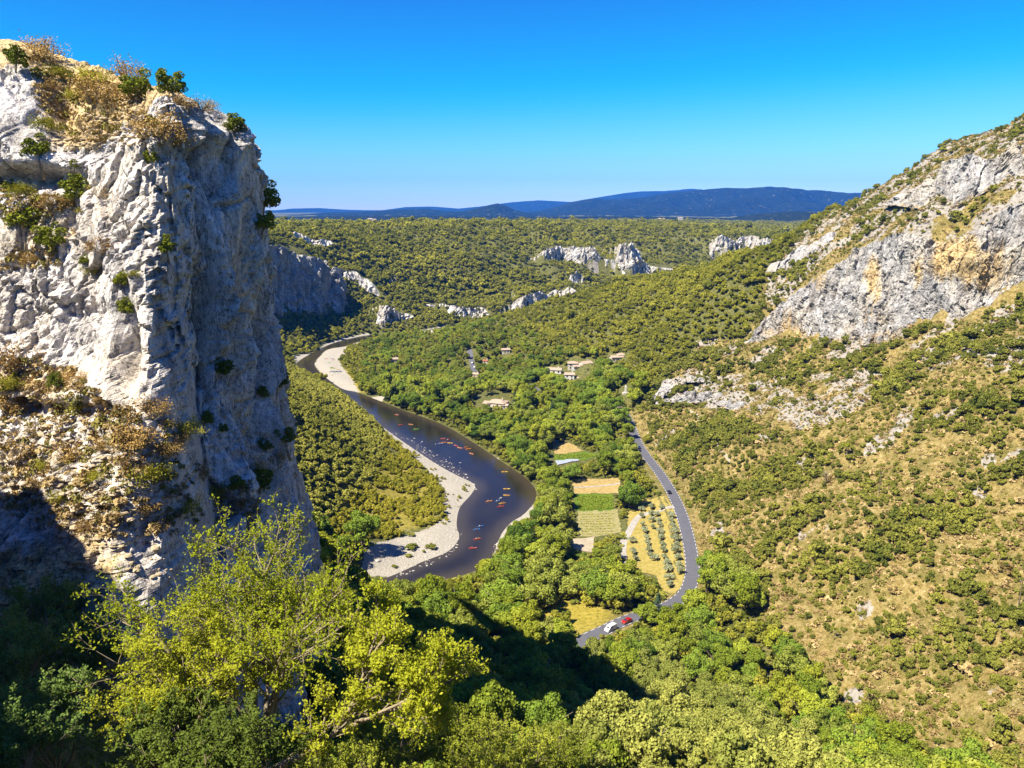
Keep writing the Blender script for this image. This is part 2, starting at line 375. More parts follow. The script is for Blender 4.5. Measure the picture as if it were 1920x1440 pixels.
# road centre line, from the photograph
ROAD_PX = [(1110, 1236), (1094, 1212), (1100, 1200), (1130, 1185), (1170, 1164), (1215, 1147), (1255, 1132), (1283, 1112), (1296, 1085), (1298, 1055), (1290, 1010), (1277, 965), (1258, 925), (1236, 890), (1210, 855), (1193, 828), (1180, 805), (1165, 785)]
_rp = np.array(ROAD_PX, float)
ROAD = at_z(_rp[:, 0], _rp[:, 1], 9.0)
ROAD = smooth_line(ROAD[:, :2], 2.0)
def base_height(x, y):
    sh = np.shape(x); x = np.ravel(np.asarray(x, float)); y = np.ravel(np.asarray(y, float))
    z = _k(x, y)
    return z.reshape(sh)
_rz = base_height(ROAD[:, 0], ROAD[:, 1])
_kk = np.ones(15) / 15
for _ in range(3): _rz = np.convolve(np.pad(_rz, 7, mode='edge'), _kk, mode='valid')
ROAD_Z = _rz
def make_height(x, y):
    sh = x.shape; x = x.ravel(); y = y.ravel()
    z = _k(x, y)
    d = np.hypot(x, y)
    sd = np.full(len(x), 1e3)
    nb = (x > -320) & (x < 120) & (y > 150) & (y < 1100)
    sd[nb] = river_sd(x[nb], y[nb])
    # rough ground on the slopes, calmer on the valley floor
    steep = sstep(6, 26, z) * sstep(4, 30, sd) 
    n1 = fbm(P3(x, y, 0, 1 / 42.0), 5, 3, 0.52)
    far = sstep(700, 1500, d)
    z = z + steep * n1 * (5.0 + 9.0 * far) + (fbm(P3(x, y, 5, 1 / 420.0), 4, 11) * 22.0 * sstep(900, 2500, d)) * 0.5
    # gullies on the right hillside
    g = ridged(P3(x * 0.35 + y * 0.0, y, 0, 1 / 34.0), 3, 23)
    z = z + steep * sstep(60, 120, x) * (1 - far) * (g - 0.7) * 1.6
    near = (d < 900)
    zz = np.zeros(len(x)); zz[near] = fbm(P3(x[near], y[near], 9, 1 / 7.0), 4, 31, 0.55)
    z = z + zz * (0.35 + 1.1 * steep)
    # river bed and banks
    bank = np.clip(sd * 0.11, -2.2, 6)
    w = sstep(1.0, 16.0, sd)
    z = np.where(sd < 900, bank * (1 - w) + np.maximum(z, 0.5) * w, z)
    # road bench
    dr, tr = seg_dist(x, y, ROAD); rz = np.interp(tr, np.arange(len(ROAD_Z)), ROAD_Z)
    w = 1 - sstep(4.0, 9.5, dr)
    z = z * (1 - w) + (rz - 0.12) * w
    return z.reshape(sh)
def axis(lo, a, b, hi, step, g_lo, g_hi):
    mid = list(np.arange(a, b + 0.01, step)); left = []; right = []
    s, p = step, a
    while p > lo: s *= g_lo; p -= s; left.append(p)
    s, p = step, mid[-1]
    while p < hi: s *= g_hi; p += s; right.append(p)
    return np.array(left[::-1] + mid + right)
GX = axis(-42000, -150, 300, 42000, 2.0, 1.045, 1.045)
GY = axis(-2500, 20, 640, 46000, 2.0, 1.08, 1.018)
GZ = make_height(*np.meshgrid(GX, GY))
def zat(x, y):
    x = np.asarray(x, float); y = np.asarray(y, float)
    i = np.clip(np.searchsorted(GX, x) - 1, 0, len(GX) - 2); j = np.clip(np.searchsorted(GY, y) - 1, 0, len(GY) - 2)
    fx = np.clip((x - GX[i]) / (GX[i + 1] - GX[i]), 0, 1); fy = np.clip((y - GY[j]) / (GY[j + 1] - GY[j]), 0, 1)
    return (GZ[j, i] * (1 - fx) + GZ[j, i + 1] * fx) * (1 - fy) + (GZ[j + 1, i] * (1 - fx) + GZ[j + 1, i + 1] * fx) * fy
_S = 25.0 * 1.004 ** np.arange(1400)
def hit(u, v):
    """Where the line of sight through a pixel first meets the land."""
    x, y, dz = ray(u, v); zz = CAM_Z + dz * _S - zat(x * _S, y * _S)
    k = np.argmax(zz < 0)
    if zz[k] >= 0: k = len(_S) - 1
    a, b = _S[max(k - 1, 0)], _S[k]
    for _ in range(20):
        m = (a + b) / 2
        if CAM_Z + dz * m - zat(x * m, y * m) < 0: b = m
        else: a = m
    return np.array([x * b, y * b, float(zat(x * b, y * b))])
def hits(px): return np.array([hit(u, v) for u, v in px])

FAR_CLIFFS = [
    ([(985, 490), (1010, 495), (1040, 488), (1070, 490), (1100, 498), (1120, 508), (1150, 518), (1180, 522), (1215, 515), (1262, 505)],
     [(990, 478), (1012, 474), (1042, 460), (1072, 462), (1098, 466), (1122, 472), (1150, 486), (1182, 490), (1215, 490), (1262, 494)], 1.6, 2.4, 9.0, 300, 'white cliff band across the wooded far side of the gorge'),
    ([(1156, 488), (1172, 494), (1190, 492), (1206, 488)],
     [(1158, 464), (1172, 456), (1190, 457), (1206, 472)], 1.6, 2.2, 8.0, 310, 'yellowish cliff above the white band on the far side of the gorge'),
    ([(1328, 486), (1350, 484), (1372, 476), (1400, 472), (1430, 466), (1450, 460)],
     [(1330, 462), (1350, 446), (1372, 450), (1398, 446), (1428, 446), (1448, 450)], 1.8, 2.6, 9.0, 320, 'isolated white cliff showing above the wooded spur'),
    ([(945, 584), (975, 582), (1000, 574), (1030, 562), (1060, 552), (1080, 546)],
     [(948, 574), (976, 562), (1002, 552), (1032, 546), (1060, 538), (1080, 532)], 1.4, 1.8, 7.0, 330, 'low white cliff just behind the crest of the wooded spur'),
    ([(798, 572), (820, 582), (845, 590), (870, 594), (900, 596), (922, 598)],
     [(800, 564), (822, 568), (846, 574), (870, 578), (900, 578), (922, 586)], 1.3, 1.7, 6.0, 340, 'long low white cliff at the foot of the far wooded slope'),
    ([(1068, 528), (1084, 532), (1096, 526)],
     [(1070, 518), (1084, 510), (1096, 520)], 1.5, 2.0, 8.0, 350, 'small white outcrop among far trees'),
    ([(705, 606), (722, 610), (745, 604), (775, 594)],
     [(708, 580), (724, 576), (748, 578), (775, 584)], 1.3, 2.4, 8.0, 360, 'pale buttresses at the left river bank under dark trees'),
    ([(618, 512), (640, 522), (665, 530), (690, 545), (712, 556)],
     [(622, 496), (642, 504), (668, 510), (694, 524), (714, 548)], 1.3, 2.4, 8.0, 370, 'tilted band of pale rock down the far left slope'),
    ([(545, 446), (570, 455), (600, 462), (632, 458)],
     [(548, 432), (572, 440), (602, 450), (634, 452)], 1.6, 2.0, 9.0, 375, 'strip of pale rock along the rim of the far left plateau'),
]
# the far cliffs are steps in the land: the ground behind each one is lifted to its rim
FAR_STEPS = []
def _resample(L_, n): t0 = np.linspace(0, 1, len(L_)); return np.column_stack([np.interp(np.linspace(0, 1, n), t0, [q[k] for q in L_]) for k in (0, 1)])
_XX, _YY = np.meshgrid(GX, GY)
for k_, (bp_, tp_, st_, am_, ce_, se_, lab_) in enumerate(FAR_CLIFFS):
    n_ = 24; B = _resample(bp_, n_); T = _resample(tp_, n_)
    Yd = np.array([hit(u, v)[1] - 1.0 for u, v in B]); Yd = np.clip(Yd, np.median(Yd) * 0.97, np.median(Yd) * 1.03)
    for _ in range(3): Yd = np.convolve(np.pad(Yd, 1, mode='edge'), [0.25, 0.5, 0.25], 'valid')
    W_ = np.array([at_y(u, v, y) for (u, v), y in zip(B, Yd)])
    t_ = np.gradient(W_[:, :2], axis=0); t_ /= np.linalg.norm(t_, axis=1)[:, None] + 1e-9; t_ = np.column_stack([np.convolve(np.pad(t_[:, i], 3, mode='edge'), np.ones(7) / 7, 'valid') for i in (0, 1)]); t_ /= np.linalg.norm(t_, axis=1)[:, None]
    nn_ = np.stack([-t_[:, 1], t_[:, 0]], 1); nn_ *= np.sign((nn_ * W_[:, :2]).sum(1))[:, None]
    ztop = CAM_Z + ray(T[:, 0], T[:, 1])[2] / ray(T[:, 0], T[:, 1])[1] * (W_[:, 1] + 3)
    rag = 1 + 0.5 * fbm(P3(W_[:, 0], W_[:, 1], k_, 1 / 28.0), 3, 600 + k_) + 0.25 * fbm(P3(W_[:, 0], W_[:, 1], k_, 1 / 9.0), 2, 620 + k_)
    tap = np.minimum(1, np.minimum(np.arange(n_), np.arange(n_)[::-1]) / 3.0)
    hgt = np.maximum((ztop - W_[:, 2]) * np.clip(rag, 0.35, 1.15) * (0.08 + 0.92 * tap), 0.6); ztop = W_[:, 2] + hgt
    ext = 120.0
    m_ = (_XX > W_[:, 0].min() - ext) & (_XX < W_[:, 0].max() + ext) & (_YY > W_[:, 1].min() - 30) & (_YY < W_[:, 1].max() + 2 * ext)
    x_, y_ = _XX[m_], _YY[m_]; dd_, tt_ = seg_dist(x_, y_, W_[:, :2]); i_ = np.clip(np.round(tt_).astype(int), 0, n_ - 1)
    sg = (x_ - W_[i_, 0]) * nn_[i_, 0] + (y_ - W_[i_, 1]) * nn_[i_, 1]
    zt = np.interp(tt_, np.arange(n_), ztop); endf = np.minimum(tt_, n_ - 1 - tt_)
    lift = np.where((sg > 2.5) & (endf > 0.02), zt - 0.3 + 0.06 * sg - np.maximum(0, sg - 60) * 0.6, -1e3)
    z_ = GZ[m_]; GZ[m_] = np.maximum(z_, np.minimum(lift, z_ + 60 * sstep(2.5, 8, sg)))
    FAR_STEPS.append((W_, np.column_stack([W_[:, :2] + nn_ * 3.0, ztop]), nn_, st_, am_, ce_, se_, lab_))
del _XX, _YY

# masks of what the ground is made of (world positions, read through the photograph)
_X, _Y = np.meshgrid(GX, GY)
TV = np.stack([_X, _Y, GZ], -1).reshape(-1, 3)
tu, tv, td = project(TV)
_d = np.hypot(TV[:, 0], TV[:, 1])
gx_, gy_ = np.gradient(GZ, axis=1) / np.gradient(GX)[None, :], np.gradient(GZ, axis=0) / np.gradient(GY)[:, None]
SLOPE = np.hypot(gx_, gy_).ravel()
n_a = fbm(P3(TV[:, 0], TV[:, 1], 3, 1 / 18.0), 4, 71); n_b = fbm(P3(TV[:, 0], TV[:, 1], 8, 1 / 60.0), 3, 77)
tsd = np.full(len(TV), 999.0); _nb = (TV[:, 0] > -320) & (TV[:, 0] < 120) & (TV[:, 1] > 150) & (TV[:, 1] < 1100)
tsd[_nb] = river_sd(TV[_nb, 0], TV[_nb, 1])
BEACH_PX = [[(588, 682), (600, 665), (612, 652), (650, 646), (684, 638), (674, 648), (655, 652), (642, 668), (640, 685), (652, 700), (664, 716), (674, 736), (640, 732), (604, 706)],
            [(716, 800), (740, 806), (775, 838), (820, 862), (860, 888), (900, 904), (892, 930), (866, 955), (866, 1010), (842, 1040), (795, 1062), (736, 1085), (672, 1080), (676, 1042), (700, 1020), (760, 1004), (800, 990), (838, 968), (828, 930), (836, 918), (800, 880), (770, 850), (735, 830)],
            [(548, 668), (592, 660), (580, 672), (560, 686), (550, 680)], [(600, 648), (640, 634), (690, 624), (696, 630), (640, 645), (600, 656)],
            [(694, 740), (722, 745), (716, 754), (696, 750)], [(780, 622), (820, 612), (860, 612), (850, 618), (790, 628)], [(905, 1064), (925, 1030), (938, 1000), (960, 975), (1004, 944), (1000, 968), (960, 990), (945, 1010), (930, 1050)],
            [(1130, 1085), (1160, 1085), (1150, 1105)], [(924, 852), (940, 860), (930, 866)]]
gravel = np.zeros(len(TV))
for p in BEACH_PX: gravel = np.maximum(gravel, inpoly(tu, tv, p).astype(float))
gravel = gravel * (0.55 + 0.45 * sstep(-0.45, 0.05, fbm(P3(TV[:, 0], TV[:, 1], 3, 1 / 9.0), 3, 171)))
gravel *= (td < 1000) * (TV[:, 2] < 9)
SLOPE_PX = [(1185, 790), (1215, 735), (1250, 690), (1330, 640), (1400, 636), (1436, 530), (1500, 440), (1560, 400), (1640, 350), (1760, 280), (1920, 190), (2400, 150), (2400, 1600), (1900, 1600), (1780, 1440), (1700, 1420), (1560, 1330), (1450, 1190), (1400, 1110), (1312, 1075), (1295, 950), (1250, 880)]
dry = inpoly(tu, tv, SLOPE_PX) * (td < 620)
dry = np.maximum(dry, (1 - sstep(3, 9, seg_dist(TV[:, 0], TV[:, 1], ROAD)[0])) * (td < 600) * 0.8)
dry = dry.astype(float)
ROCK_PX = [[(1205, 740), (1240, 715), (1290, 690), (1330, 700), (1340, 725), (1300, 730), (1290, 760), (1240, 752), (1225, 765)],
           [(1270, 720), (1340, 705), (1400, 700), (1480, 730), (1560, 745), (1560, 790), (1500, 800), (1420, 780), (1330, 765), (1280, 750)],
           [(1300, 640), (1340, 622), (1350, 640), (1310, 660)], [(1340, 660), (1380, 640), (1400, 650), (1350, 675)],
           [(1500, 760), (1640, 690), (1700, 640), (1740, 640), (1640, 740), (1560, 800)],
           [(1660, 800), (1700, 760), (1720, 770), (1690, 810), (1620, 860), (1610, 850)], [(1870, 650), (1920, 610), (1980, 600), (1980, 690), (1920, 680), (1880, 720)],
           [(1760, 790), (1800, 760), (1800, 780)], [(1830, 860), (1910, 830), (1920, 850), (1850, 880)], [(1490, 1000), (1560, 975), (1570, 985), (1500, 1015)],
           [(1330, 1070), (1365, 1075), (1410, 1110), (1400, 1130), (1350, 1100)], [(1405, 530), (1430, 515), (1425, 525)], [(1780, 680), (1830, 610), (1860, 600), (1830, 650)], [(1560, 1320), (1600, 1290), (1640, 1300), (1580, 1340)]]
rock = np.zeros(len(TV))
for p in ROCK_PX: rock = np.maximum(rock, inpoly(tu, tv, p) * (td < 620))
rock = rock * sstep(-0.35, 0.05, n_a)
upper = inpoly(tu, tv, [(1430, 600), (1440, 520), (1500, 440), (1560, 400), (1640, 350), (1760, 280), (1920, 190), (2300, 150), (2300, 560), (1920, 420), (1700, 430), (1560, 470)]) * (td < 640) * (TV[:, 0] > 150)
rock = np.maximum(rock, upper * sstep(-0.40, 0.0, n_a + 0.4 * n_b))
rock = np.maximum(rock, dry * sstep(0.42, 0.62, n_a) * 0.8)
rock = np.maximum(rock, sstep(1.3, 2.0, SLOPE) * (td < 2500))
dry = np.maximum(dry, upper)
# barer, stonier ground right under the rock wall
under = inpoly(tu, tv, [(1396, 650), (1540, 640), (1800, 605), (1920, 560), (2300, 500), (2300, 640), (1920, 690), (1700, 700), (1500, 720), (1380, 700)]) * (td < 620)
rock = np.maximum(rock, under * sstep(-0.1, 0.3, n_a) * 0.7)
meadow = inpoly(tu, tv, [(985, 1155), (1040, 1120), (1110, 1122), (1150, 1150), (1120, 1180), (1060, 1200)]).astype(float)
yellow = np.maximum(meadow, inpoly(tu, tv, [(640, 668), (662, 690), (690, 738), (672, 734), (650, 705)]) * 1.0)
yellow = np.maximum(yellow, inpoly(tu, tv, [(620, 960), (690, 850), (760, 850), (840, 940), (800, 985), (680, 1010)]) * 0.6 * (td < 700))
def blur(a, n=1):
    g = a.reshape(len(GY), len(GX)).astype(float)
    for _ in range(n):
        g = np.pad(g, 1, mode='edge'); g = (g[1:-1, 1:-1] * 4 + g[:-2, 1:-1] + g[2:, 1:-1] + g[1:-1, :-2] + g[1:-1, 2:]) / 8
    return g.ravel()
gravel, dry, rock, yellow = blur(gravel), blur(dry, 2), blur(rock), blur(yellow, 2)

M_ground = Mat('ground_soil', 0.95, 0.1)
_p = M_ground.pos()
_n1 = M_ground.noise(_p, 0.06, 4); _n2 = M_ground.noise(_p, 0.7, 5, 0.65); _n3 = M_ground.noise(_p, 3.0, 3, 0.6)
floor_c = M_ground.ramp(_n2, [(0.30, (0.04, 0.055, 0.012)), (0.5, (0.13, 0.135, 0.035)), (0.66, (0.24, 0.20, 0.08))])
dry_c = M_ground.ramp(_n2, [(0.28, (0.16, 0.115, 0.036)), (0.44, (0.33, 0.25, 0.085)), (0.58, (0.46, 0.365, 0.155)), (0.74, (0.55, 0.47, 0.28))])
_ol = M_ground.ramp(M_ground.noise(_p, 0.16, 4, 0.6), [(0.46, 0.0), (0.62, 0.75)])
dry_c = M_ground.mix(_ol, dry_c, M_ground.mix(_n3, (0.11, 0.11, 0.025), (0.30, 0.26, 0.075)))
dry_c = M_ground.mix(M_ground.ramp(_n3, [(0.40, 0.0), (0.60, 1.0)]), M_ground.mix(1.0, dry_c, (0.62, 0.58, 0.45), 'MULTIPLY'), dry_c)
rock_c = M_ground.ramp(_n2, [(0.30, (0.15, 0.135, 0.115)), (0.45, (0.34, 0.305, 0.265)), (0.70, (0.50, 0.455, 0.39))])
grav_c = M_ground.ramp(_n3, [(0.25, (0.26, 0.235, 0.19)), (0.5, (0.44, 0.40, 0.33)), (0.75, (0.56, 0.525, 0.46))])
yel_c = M_ground.ramp(_n2, [(0.30, (0.16, 0.16, 0.03)), (0.5, (0.40, 0.32, 0.045)), (0.7, (0.50, 0.38, 0.10))])
_at = M_ground.attr('ground_mask'); _sp = M_ground.n.new('ShaderNodeSeparateColor'); M_ground.l.new(_at.outputs['Color'], _sp.inputs[0])
c = M_ground.mix(_sp.outputs[1], floor_c, dry_c)
c = M_ground.mix(M_ground.attr('yellow').outputs['Fac'], c, yel_c)
_rk = M_ground.math('ADD', _sp.outputs[0], M_ground.math('MULTIPLY', M_ground.math('SUBTRACT', _n2, 0.5), 0.9))
c = M_ground.mix(M_ground.ramp(_rk, [(0.42, 0.0), (0.58, 1.0)]), c, rock_c)
_gv = M_ground.math('ADD', _sp.outputs[2], M_ground.math('MULTIPLY', M_ground.math('SUBTRACT', _n2, 0.5), 0.7))
c = M_ground.mix(M_ground.ramp(_gv, [(0.42, 0.0), (0.58, 1.0)]), c, grav_c)
M_ground.color(c)
M_ground.bump(M_ground.math('ADD', M_ground.math('MULTIPLY', _n2, 1.0), M_ground.math('MULTIPLY', _n3, 0.4)), 0.8, 0.9)
me = mesh_np('ground', TV, grid_faces(len(GY), len(GX)), True, {'ground_mask': np.stack([rock, dry, gravel], 1), 'yellow': yellow}, [M_ground.m])
ground = put('ground', me, kind='structure', label='floor and slopes of the gorge, dry grass, forest soil, rock and gravel', category='ground')
del _X, _Y

# ------------------------------------------------------------------ river
xs = np.arange(-300, 60, 3.0); ys = np.arange(170, 1010, 3.0); _X, _Y = np.meshgrid(xs, ys)
sd = river_sd(_X.ravel(), _Y.ravel()); F = grid_faces(len(ys), len(xs)); F = F[(sd[F] < 6).any(1)]
used = np.unique(F); mp = np.full(len(sd), -1); mp[used] = np.arange(len(used))
WV = np.stack([_X.ravel(), _Y.ravel(), np.zeros(len(sd))], 1)[used]
M_w = Mat('river_water', 0.06, 0.20)
_p = M_w.pos(); _sh = M_w.attr('depth').outputs['Fac']
_n = M_w.noise(M_w.scaled(_p, (0.08, 0.04, 1)), 1.0, 4, 0.6)
deep = M_w.mix(_n, (0.008, 0.009, 0.008), (0.036, 0.030, 0.020))
M_w.color(M_w.mix(_sh, (0.060, 0.048, 0.028), deep))
M_w.bump(M_w.math('ADD', M_w.noise(M_w.scaled(_p, (0.9, 0.5, 1)), 1.0, 3, 0.6), M_w.math('MULTIPLY', M_w.noise(_p, 3.2, 2), 0.45)), 0.45, 0.14)
me = mesh_np('river', WV, mp[F], True, {'depth': sstep(0.5, 9.0, -sd[used])}, [M_w.m])
put('river', me, kind='structure', label='dark river winding through the gorge around a gravel bar', category='river')

# ------------------------------------------------------------------ road
def strip(line, zs, off0, off1, dz=0.0):
    t = np.gradient(line, axis=0); t /= np.linalg.norm(t, axis=1)[:, None]; n = np.stack([t[:, 1], -t[:, 0]], 1)
    A = np.column_stack([line + n * off0, zs + dz]); B = np.column_stack([line + n * off1, zs + dz]); return A, B
M_asph = Mat('asphalt', 0.85, 0.25); _p = M_asph.pos()
M_asph.color(M_asph.mix(M_asph.noise(_p, 0.35, 5, 0.6), (0.085, 0.085, 0.105), (0.15, 0.15, 0.17)))
M_white = plain('white_road_paint', (0.78, 0.78, 0.75), 0.7)
A, B = strip(ROAD, ROAD_Z, -2.6, 2.6, 0.03)
n = len(A); V = np.vstack([A, B]); i = np.arange(n - 1)
road = put('road', mesh_np('road', V, np.stack([i, i + 1, n + i + 1, n + i], 1), True, None, [M_asph.m]), kind='structure', label='narrow grey asphalt road curving along the foot of the dry hillside', category='road')
arc = np.append(0, np.cumsum(np.linalg.norm(np.diff(ROAD, axis=0), axis=1)))
fine = np.arange(0, arc[-1], 0.5); RL = np.column_stack([np.interp(fine, arc, ROAD[:, k]) for k in (0, 1)]); RLZ = np.interp(fine, arc, ROAD_Z)
VV = []; FF = []
for side in (-2.35, 2.35):
    A, B = strip(RL, RLZ, side - 0.08, side + 0.08, 0.045)
    for k in range(0, len(RL) - 4, 6):
        b = len(VV); VV += [A[k], A[k + 3], B[k + 3], B[k]]; FF.append((b, b + 1, b + 2, b + 3))
o = put('road_marking', mesh_np('road_marking', np.array(VV), np.array(FF), False, None, [M_white]), road, kind='stuff')
# ================================================================== rock
def rock_material(name, tan=(0.42, 0.31, 0.16), grey=(0.50, 0.47, 0.45), scale=1.0, gain=1.0):
    m = Mat(name, 0.92, 0.15); p = m.pos()
    n0 = m.noise(p, 0.10 * scale, 4, 0.6); n1 = m.noise(p, 0.55 * scale, 6, 0.68); n2 = m.noise(p, 2.6 * scale, 5, 0.7)
    st = m.noise(m.scaled(p, (0.55 * scale, 0.55 * scale, 0.07 * scale)), 1.0, 5, 0.65)          # weather streaks run down the face
    g = m.ramp(n1, [(0.26, tuple(c * 0.42 for c in grey)), (0.42, tuple(c * 0.80 for c in grey)), (0.55, grey), (0.72, tuple(min(1, c * 1.30) for c in grey))])
    g = m.mix(m.ramp(st, [(0.46, 0.0), (0.62, 0.75)]), g, m.mix(n2, (0.25, 0.24, 0.235), (0.40, 0.385, 0.375)))
    g = m.mix(m.ramp(n0, [(0.44, 0.0), (0.66, 0.55)]), g, m.mix(n1, (0.34, 0.27, 0.18), (0.56, 0.48, 0.35)))
    t = m.ramp(n2, [(0.25, tuple(c * 0.5 for c in tan)), (0.5, tan), (0.75, tuple(min(1, c * 1.45) for c in tan))])
    sc = m.math('ADD', m.attr('earth').outputs['Fac'], m.math('MULTIPLY', m.math('SUBTRACT', n1, 0.5), 1.3))
    c = m.mix(m.ramp(sc, [(0.38, 0.0), (0.66, 1.0)]), g, t)
    oc = m.math('ADD', m.attr('stain').outputs['Fac'], m.math('MULTIPLY', m.math('SUBTRACT', st, 0.5), 1.2))
    c = m.mix(m.ramp(oc, [(0.40, 0.0), (0.70, 0.9)]), c, m.mix(n1, (0.48, 0.29, 0.09), (0.64, 0.52, 0.29)))
    wet = m.noise(m.scaled(p, (0.42 * scale, 0.42 * scale, 0.030 * scale)), 1.0, 4, 0.6)          # dark water streaks
    c = m.mix(m.ramp(wet, [(0.52, 0.0), (0.64, 0.62)]), c, m.mix(1.0, c, (0.50, 0.49, 0.50), 'MULTIPLY'))
    pit = m.ramp(m.voro(p, 1.5 * scale, 'F1'), [(0.10, 0.35), (0.24, 1.0)])
    c = m.mix(m.ramp(n1, [(0.45, 0.9), (0.6, 0.0)]), c, m.mix(1.0, c, pit, 'MULTIPLY'))
    cr = m.noise(m.scaled(p, (0.45 * scale, 0.45 * scale, 0.16 * scale)), 1.0, 5, 0.62, 0.6)                # hairline cracks
    fis = m.ramp(m.math('ABSOLUTE', m.math('SUBTRACT', cr, 0.5)), [(0.0, 0.30), (0.016, 1.0)])
    c = m.mix(1.0, c, fis, 'MULTIPLY')
    cr2 = m.noise(m.scaled(p, (1.5 * scale, 1.5 * scale, 0.8 * scale)), 1.0, 4, 0.65, 0.4)
    c = m.mix(1.0, c, m.ramp(m.math('ABSOLUTE', m.math('SUBTRACT', cr2, 0.5)), [(0.0, 0.50), (0.022, 1.0)]), 'MULTIPLY')
    c = m.mix(1.0, c, m.ramp(n2, [(0.34, 0.66), (0.5, 1.0), (0.66, 1.22)]), 'MULTIPLY')
    m.color(c, ALBEDO * 1.32 * gain)
    m.bump(m.math('ADD', n1, m.math('MULTIPLY', n2, 0.45)), 0.9, 0.45 / scale)
    return m.m
M_cliff = rock_material('pale_limestone', grey=(0.54, 0.505, 0.475), gain=1.3)

# ---- the near cliff on the left: plan curve of the wall at mid height, rim height and the spine of its top
#       x     y    rim   spine x y z     lean_low lean_mid
PL = [(-112, 60, 4, -130, 84, 20, 6),
      (-86, 76, 4, -100, 94, 20, 9),
      (-68, 82, 5.5, -76, 98, 20, 14),
      (-57, 83.0, 6.5, -61, 98, 19.5, 16),
      (-48, 81.5, 5.5, -53, 98, 17.6, 16),
      (-40, 79, 6.4, -46.5, 97, 15.4, 15),
      (-33.5, 76, 9.2, -42, 96, 14.0, 11),
      (-30.6, 79.5, 9.8, -40.5, 97, 13.8, 5),
      (-30.6, 87, 9.6, -40, 99, 12.8, 3),
      (-30.6, 95.5, 7.6, -40, 104, 11.5, 2.5),
      (-34.2, 103, 5.4, -43, 110, 9, 2.6),
      (-38.0, 113, 1.0, -48, 118, 5, 4.2),
      (-46, 128, 2, -60, 132, 6, 8),
      (-70, 150, 5, -85, 150, 12, 8)]
PLa = np.array(PL, float)
PC = smooth_line(PLa, 0.18)
seg = np.linalg.norm(np.diff(PC[:, :2], axis=0), axis=1); arcl = np.append(0, np.cumsum(seg))
# finer where the photograph looks, coarser outside
uu, vv, dd = project(np.column_stack([PC[:, :2], np.full(len(PC), CAM_Z)]))
wgt = np.where((uu > -60) & (uu < 640) & (PC[:, 1] < 122), 1 / 0.155, 1 / 0.8)
cum = np.append(0, np.cumsum(seg * (wgt[1:] + wgt[:-1]) / 2)); ns = int(cum[-1])
sa = np.interp(np.arange(ns), cum, arcl)
PCs = np.column_stack([np.interp(sa, arcl, PC[:, k]) for k in range(7)])
tan_ = np.gradient(PCs[:, :2], axis=0)
_ker = np.ones(41) / 41
tan_ = np.column_stack([np.convolve(np.pad(tan_[:, k], 20, mode='edge'), _ker, 'valid') for k in (0, 1)])
tan_ /= np.linalg.norm(tan_, axis=1)[:, None]
NOR = np.stack([tan_[:, 1], -tan_[:, 0]], 1)                    # outward
ZLOW = -66.0
nz, ncap = 430, 130
tz = np.linspace(0, 1, nz)
rim = PCs[:, 2]
Zg = ZLOW + (rim[None, :] - ZLOW) * tz[:, None]                 # rows bottom to rim
low = sstep(-12, -50, Zg)                                      # how far down the apron
apron = np.clip((-13 - Zg) / 36.0, 0, 2.0) ** 1.15 * PCs[None, :, 6]
roll = -1.6 * sstep(-3.5, 0, Zg - rim[None, :]) ** 2              # shoulder rolls back near the rim
OUT = apron + roll + (rim[None, :] - Zg) * 0.27 * (1 - sstep(0.0, 0.6, NOR[:, 0]))[None, :]
X = PCs[None, :, 0] + NOR[None, :, 0] * OUT; Y = PCs[None, :, 1] + NOR[None, :, 1] * OUT
# cap from the rim to the spine
q = np.linspace(0, 1, ncap + 1)[1:][:, None]
cx = X[-1:, :] * (1 - q) + PCs[None, :, 3] * q; cyy = Y[-1:, :] * (1 - q) + PCs[None, :, 4] * q
czz = rim[None, :] * (1 - q ** 0.85) + PCs[None, :, 5] * q ** 0.85
# fall away behind the spine
q2 = np.linspace(0, 1, 14)[1:][:, None]
bx = PCs[None, :, 3] * np.ones_like(q2) - 2 * q2; by = PCs[None, :, 4] + q2 * 22; bz = PCs[None, :, 5] - q2 ** 1.3 * 14
X = np.vstack([X, cx, bx]); Y = np.vstack([Y, cyy, by]); Z = np.vstack([Zg, czz, bz]) + CAM_Z
V = np.stack([X, Y, Z], -1).reshape(-1, 3)
nr = len(X)
capf = np.vstack([np.zeros((nz, ns)), np.minimum(1, q * 3) * np.ones((ncap, ns)), np.ones((13, ns))]).ravel()
lowf = np.vstack([low, np.zeros((ncap + 13, ns))]).ravel()
side = np.broadcast_to(sstep(0.25, 0.8, NOR[:, 0])[None, :], (nr, ns)).ravel()      # the wall that faces right
dirx = np.broadcast_to(NOR[None, :, 0], (nr, ns)).ravel(); diry = np.broadcast_to(NOR[None, :, 1], (nr, ns)).ravel()
# displacement
W = V + np.column_stack([fbm(V / 9.0, 3, 5), fbm(V / 9.0, 3, 6), fbm(V / 9.0, 3, 7)]) * 2.2
big = fbm(V / np.array([16.0, 16.0, 24.0]), 3, 81) * (1.25 + 1.1 * side)
flute = ridged(V / np.array([4.2, 4.2, 34.0]), 2, 83) - 0.6
broken = sstep(-0.22, 0.30, fbm(V / np.array([9.0, 9.0, 14.0]), 3, 97))                     # slabs here, shattered rock there
blocks = facets(W * np.array([1 / 7.5, 1 / 7.5, 1 / 24.0]), 40, 1.1, 0.03) * (0.95 + 0.7 * side)
mid = facets(W * np.array([1 / 2.8, 1 / 2.8, 1 / 8.0]) + 5, 50, 1.2, 0.05) * (0.16 + 0.60 * broken)
small = facets((V + 0.25 * (W - V)) * np.array([1 / 0.95, 1 / 0.95, 1 / 2.0]) + 9, 60, 1.3, 0.10) * (0.04 + 0.40 * broken)
fine_ = fbm(V / 0.9, 3, 91, 0.6) * (0.10 + 0.24 * broken)
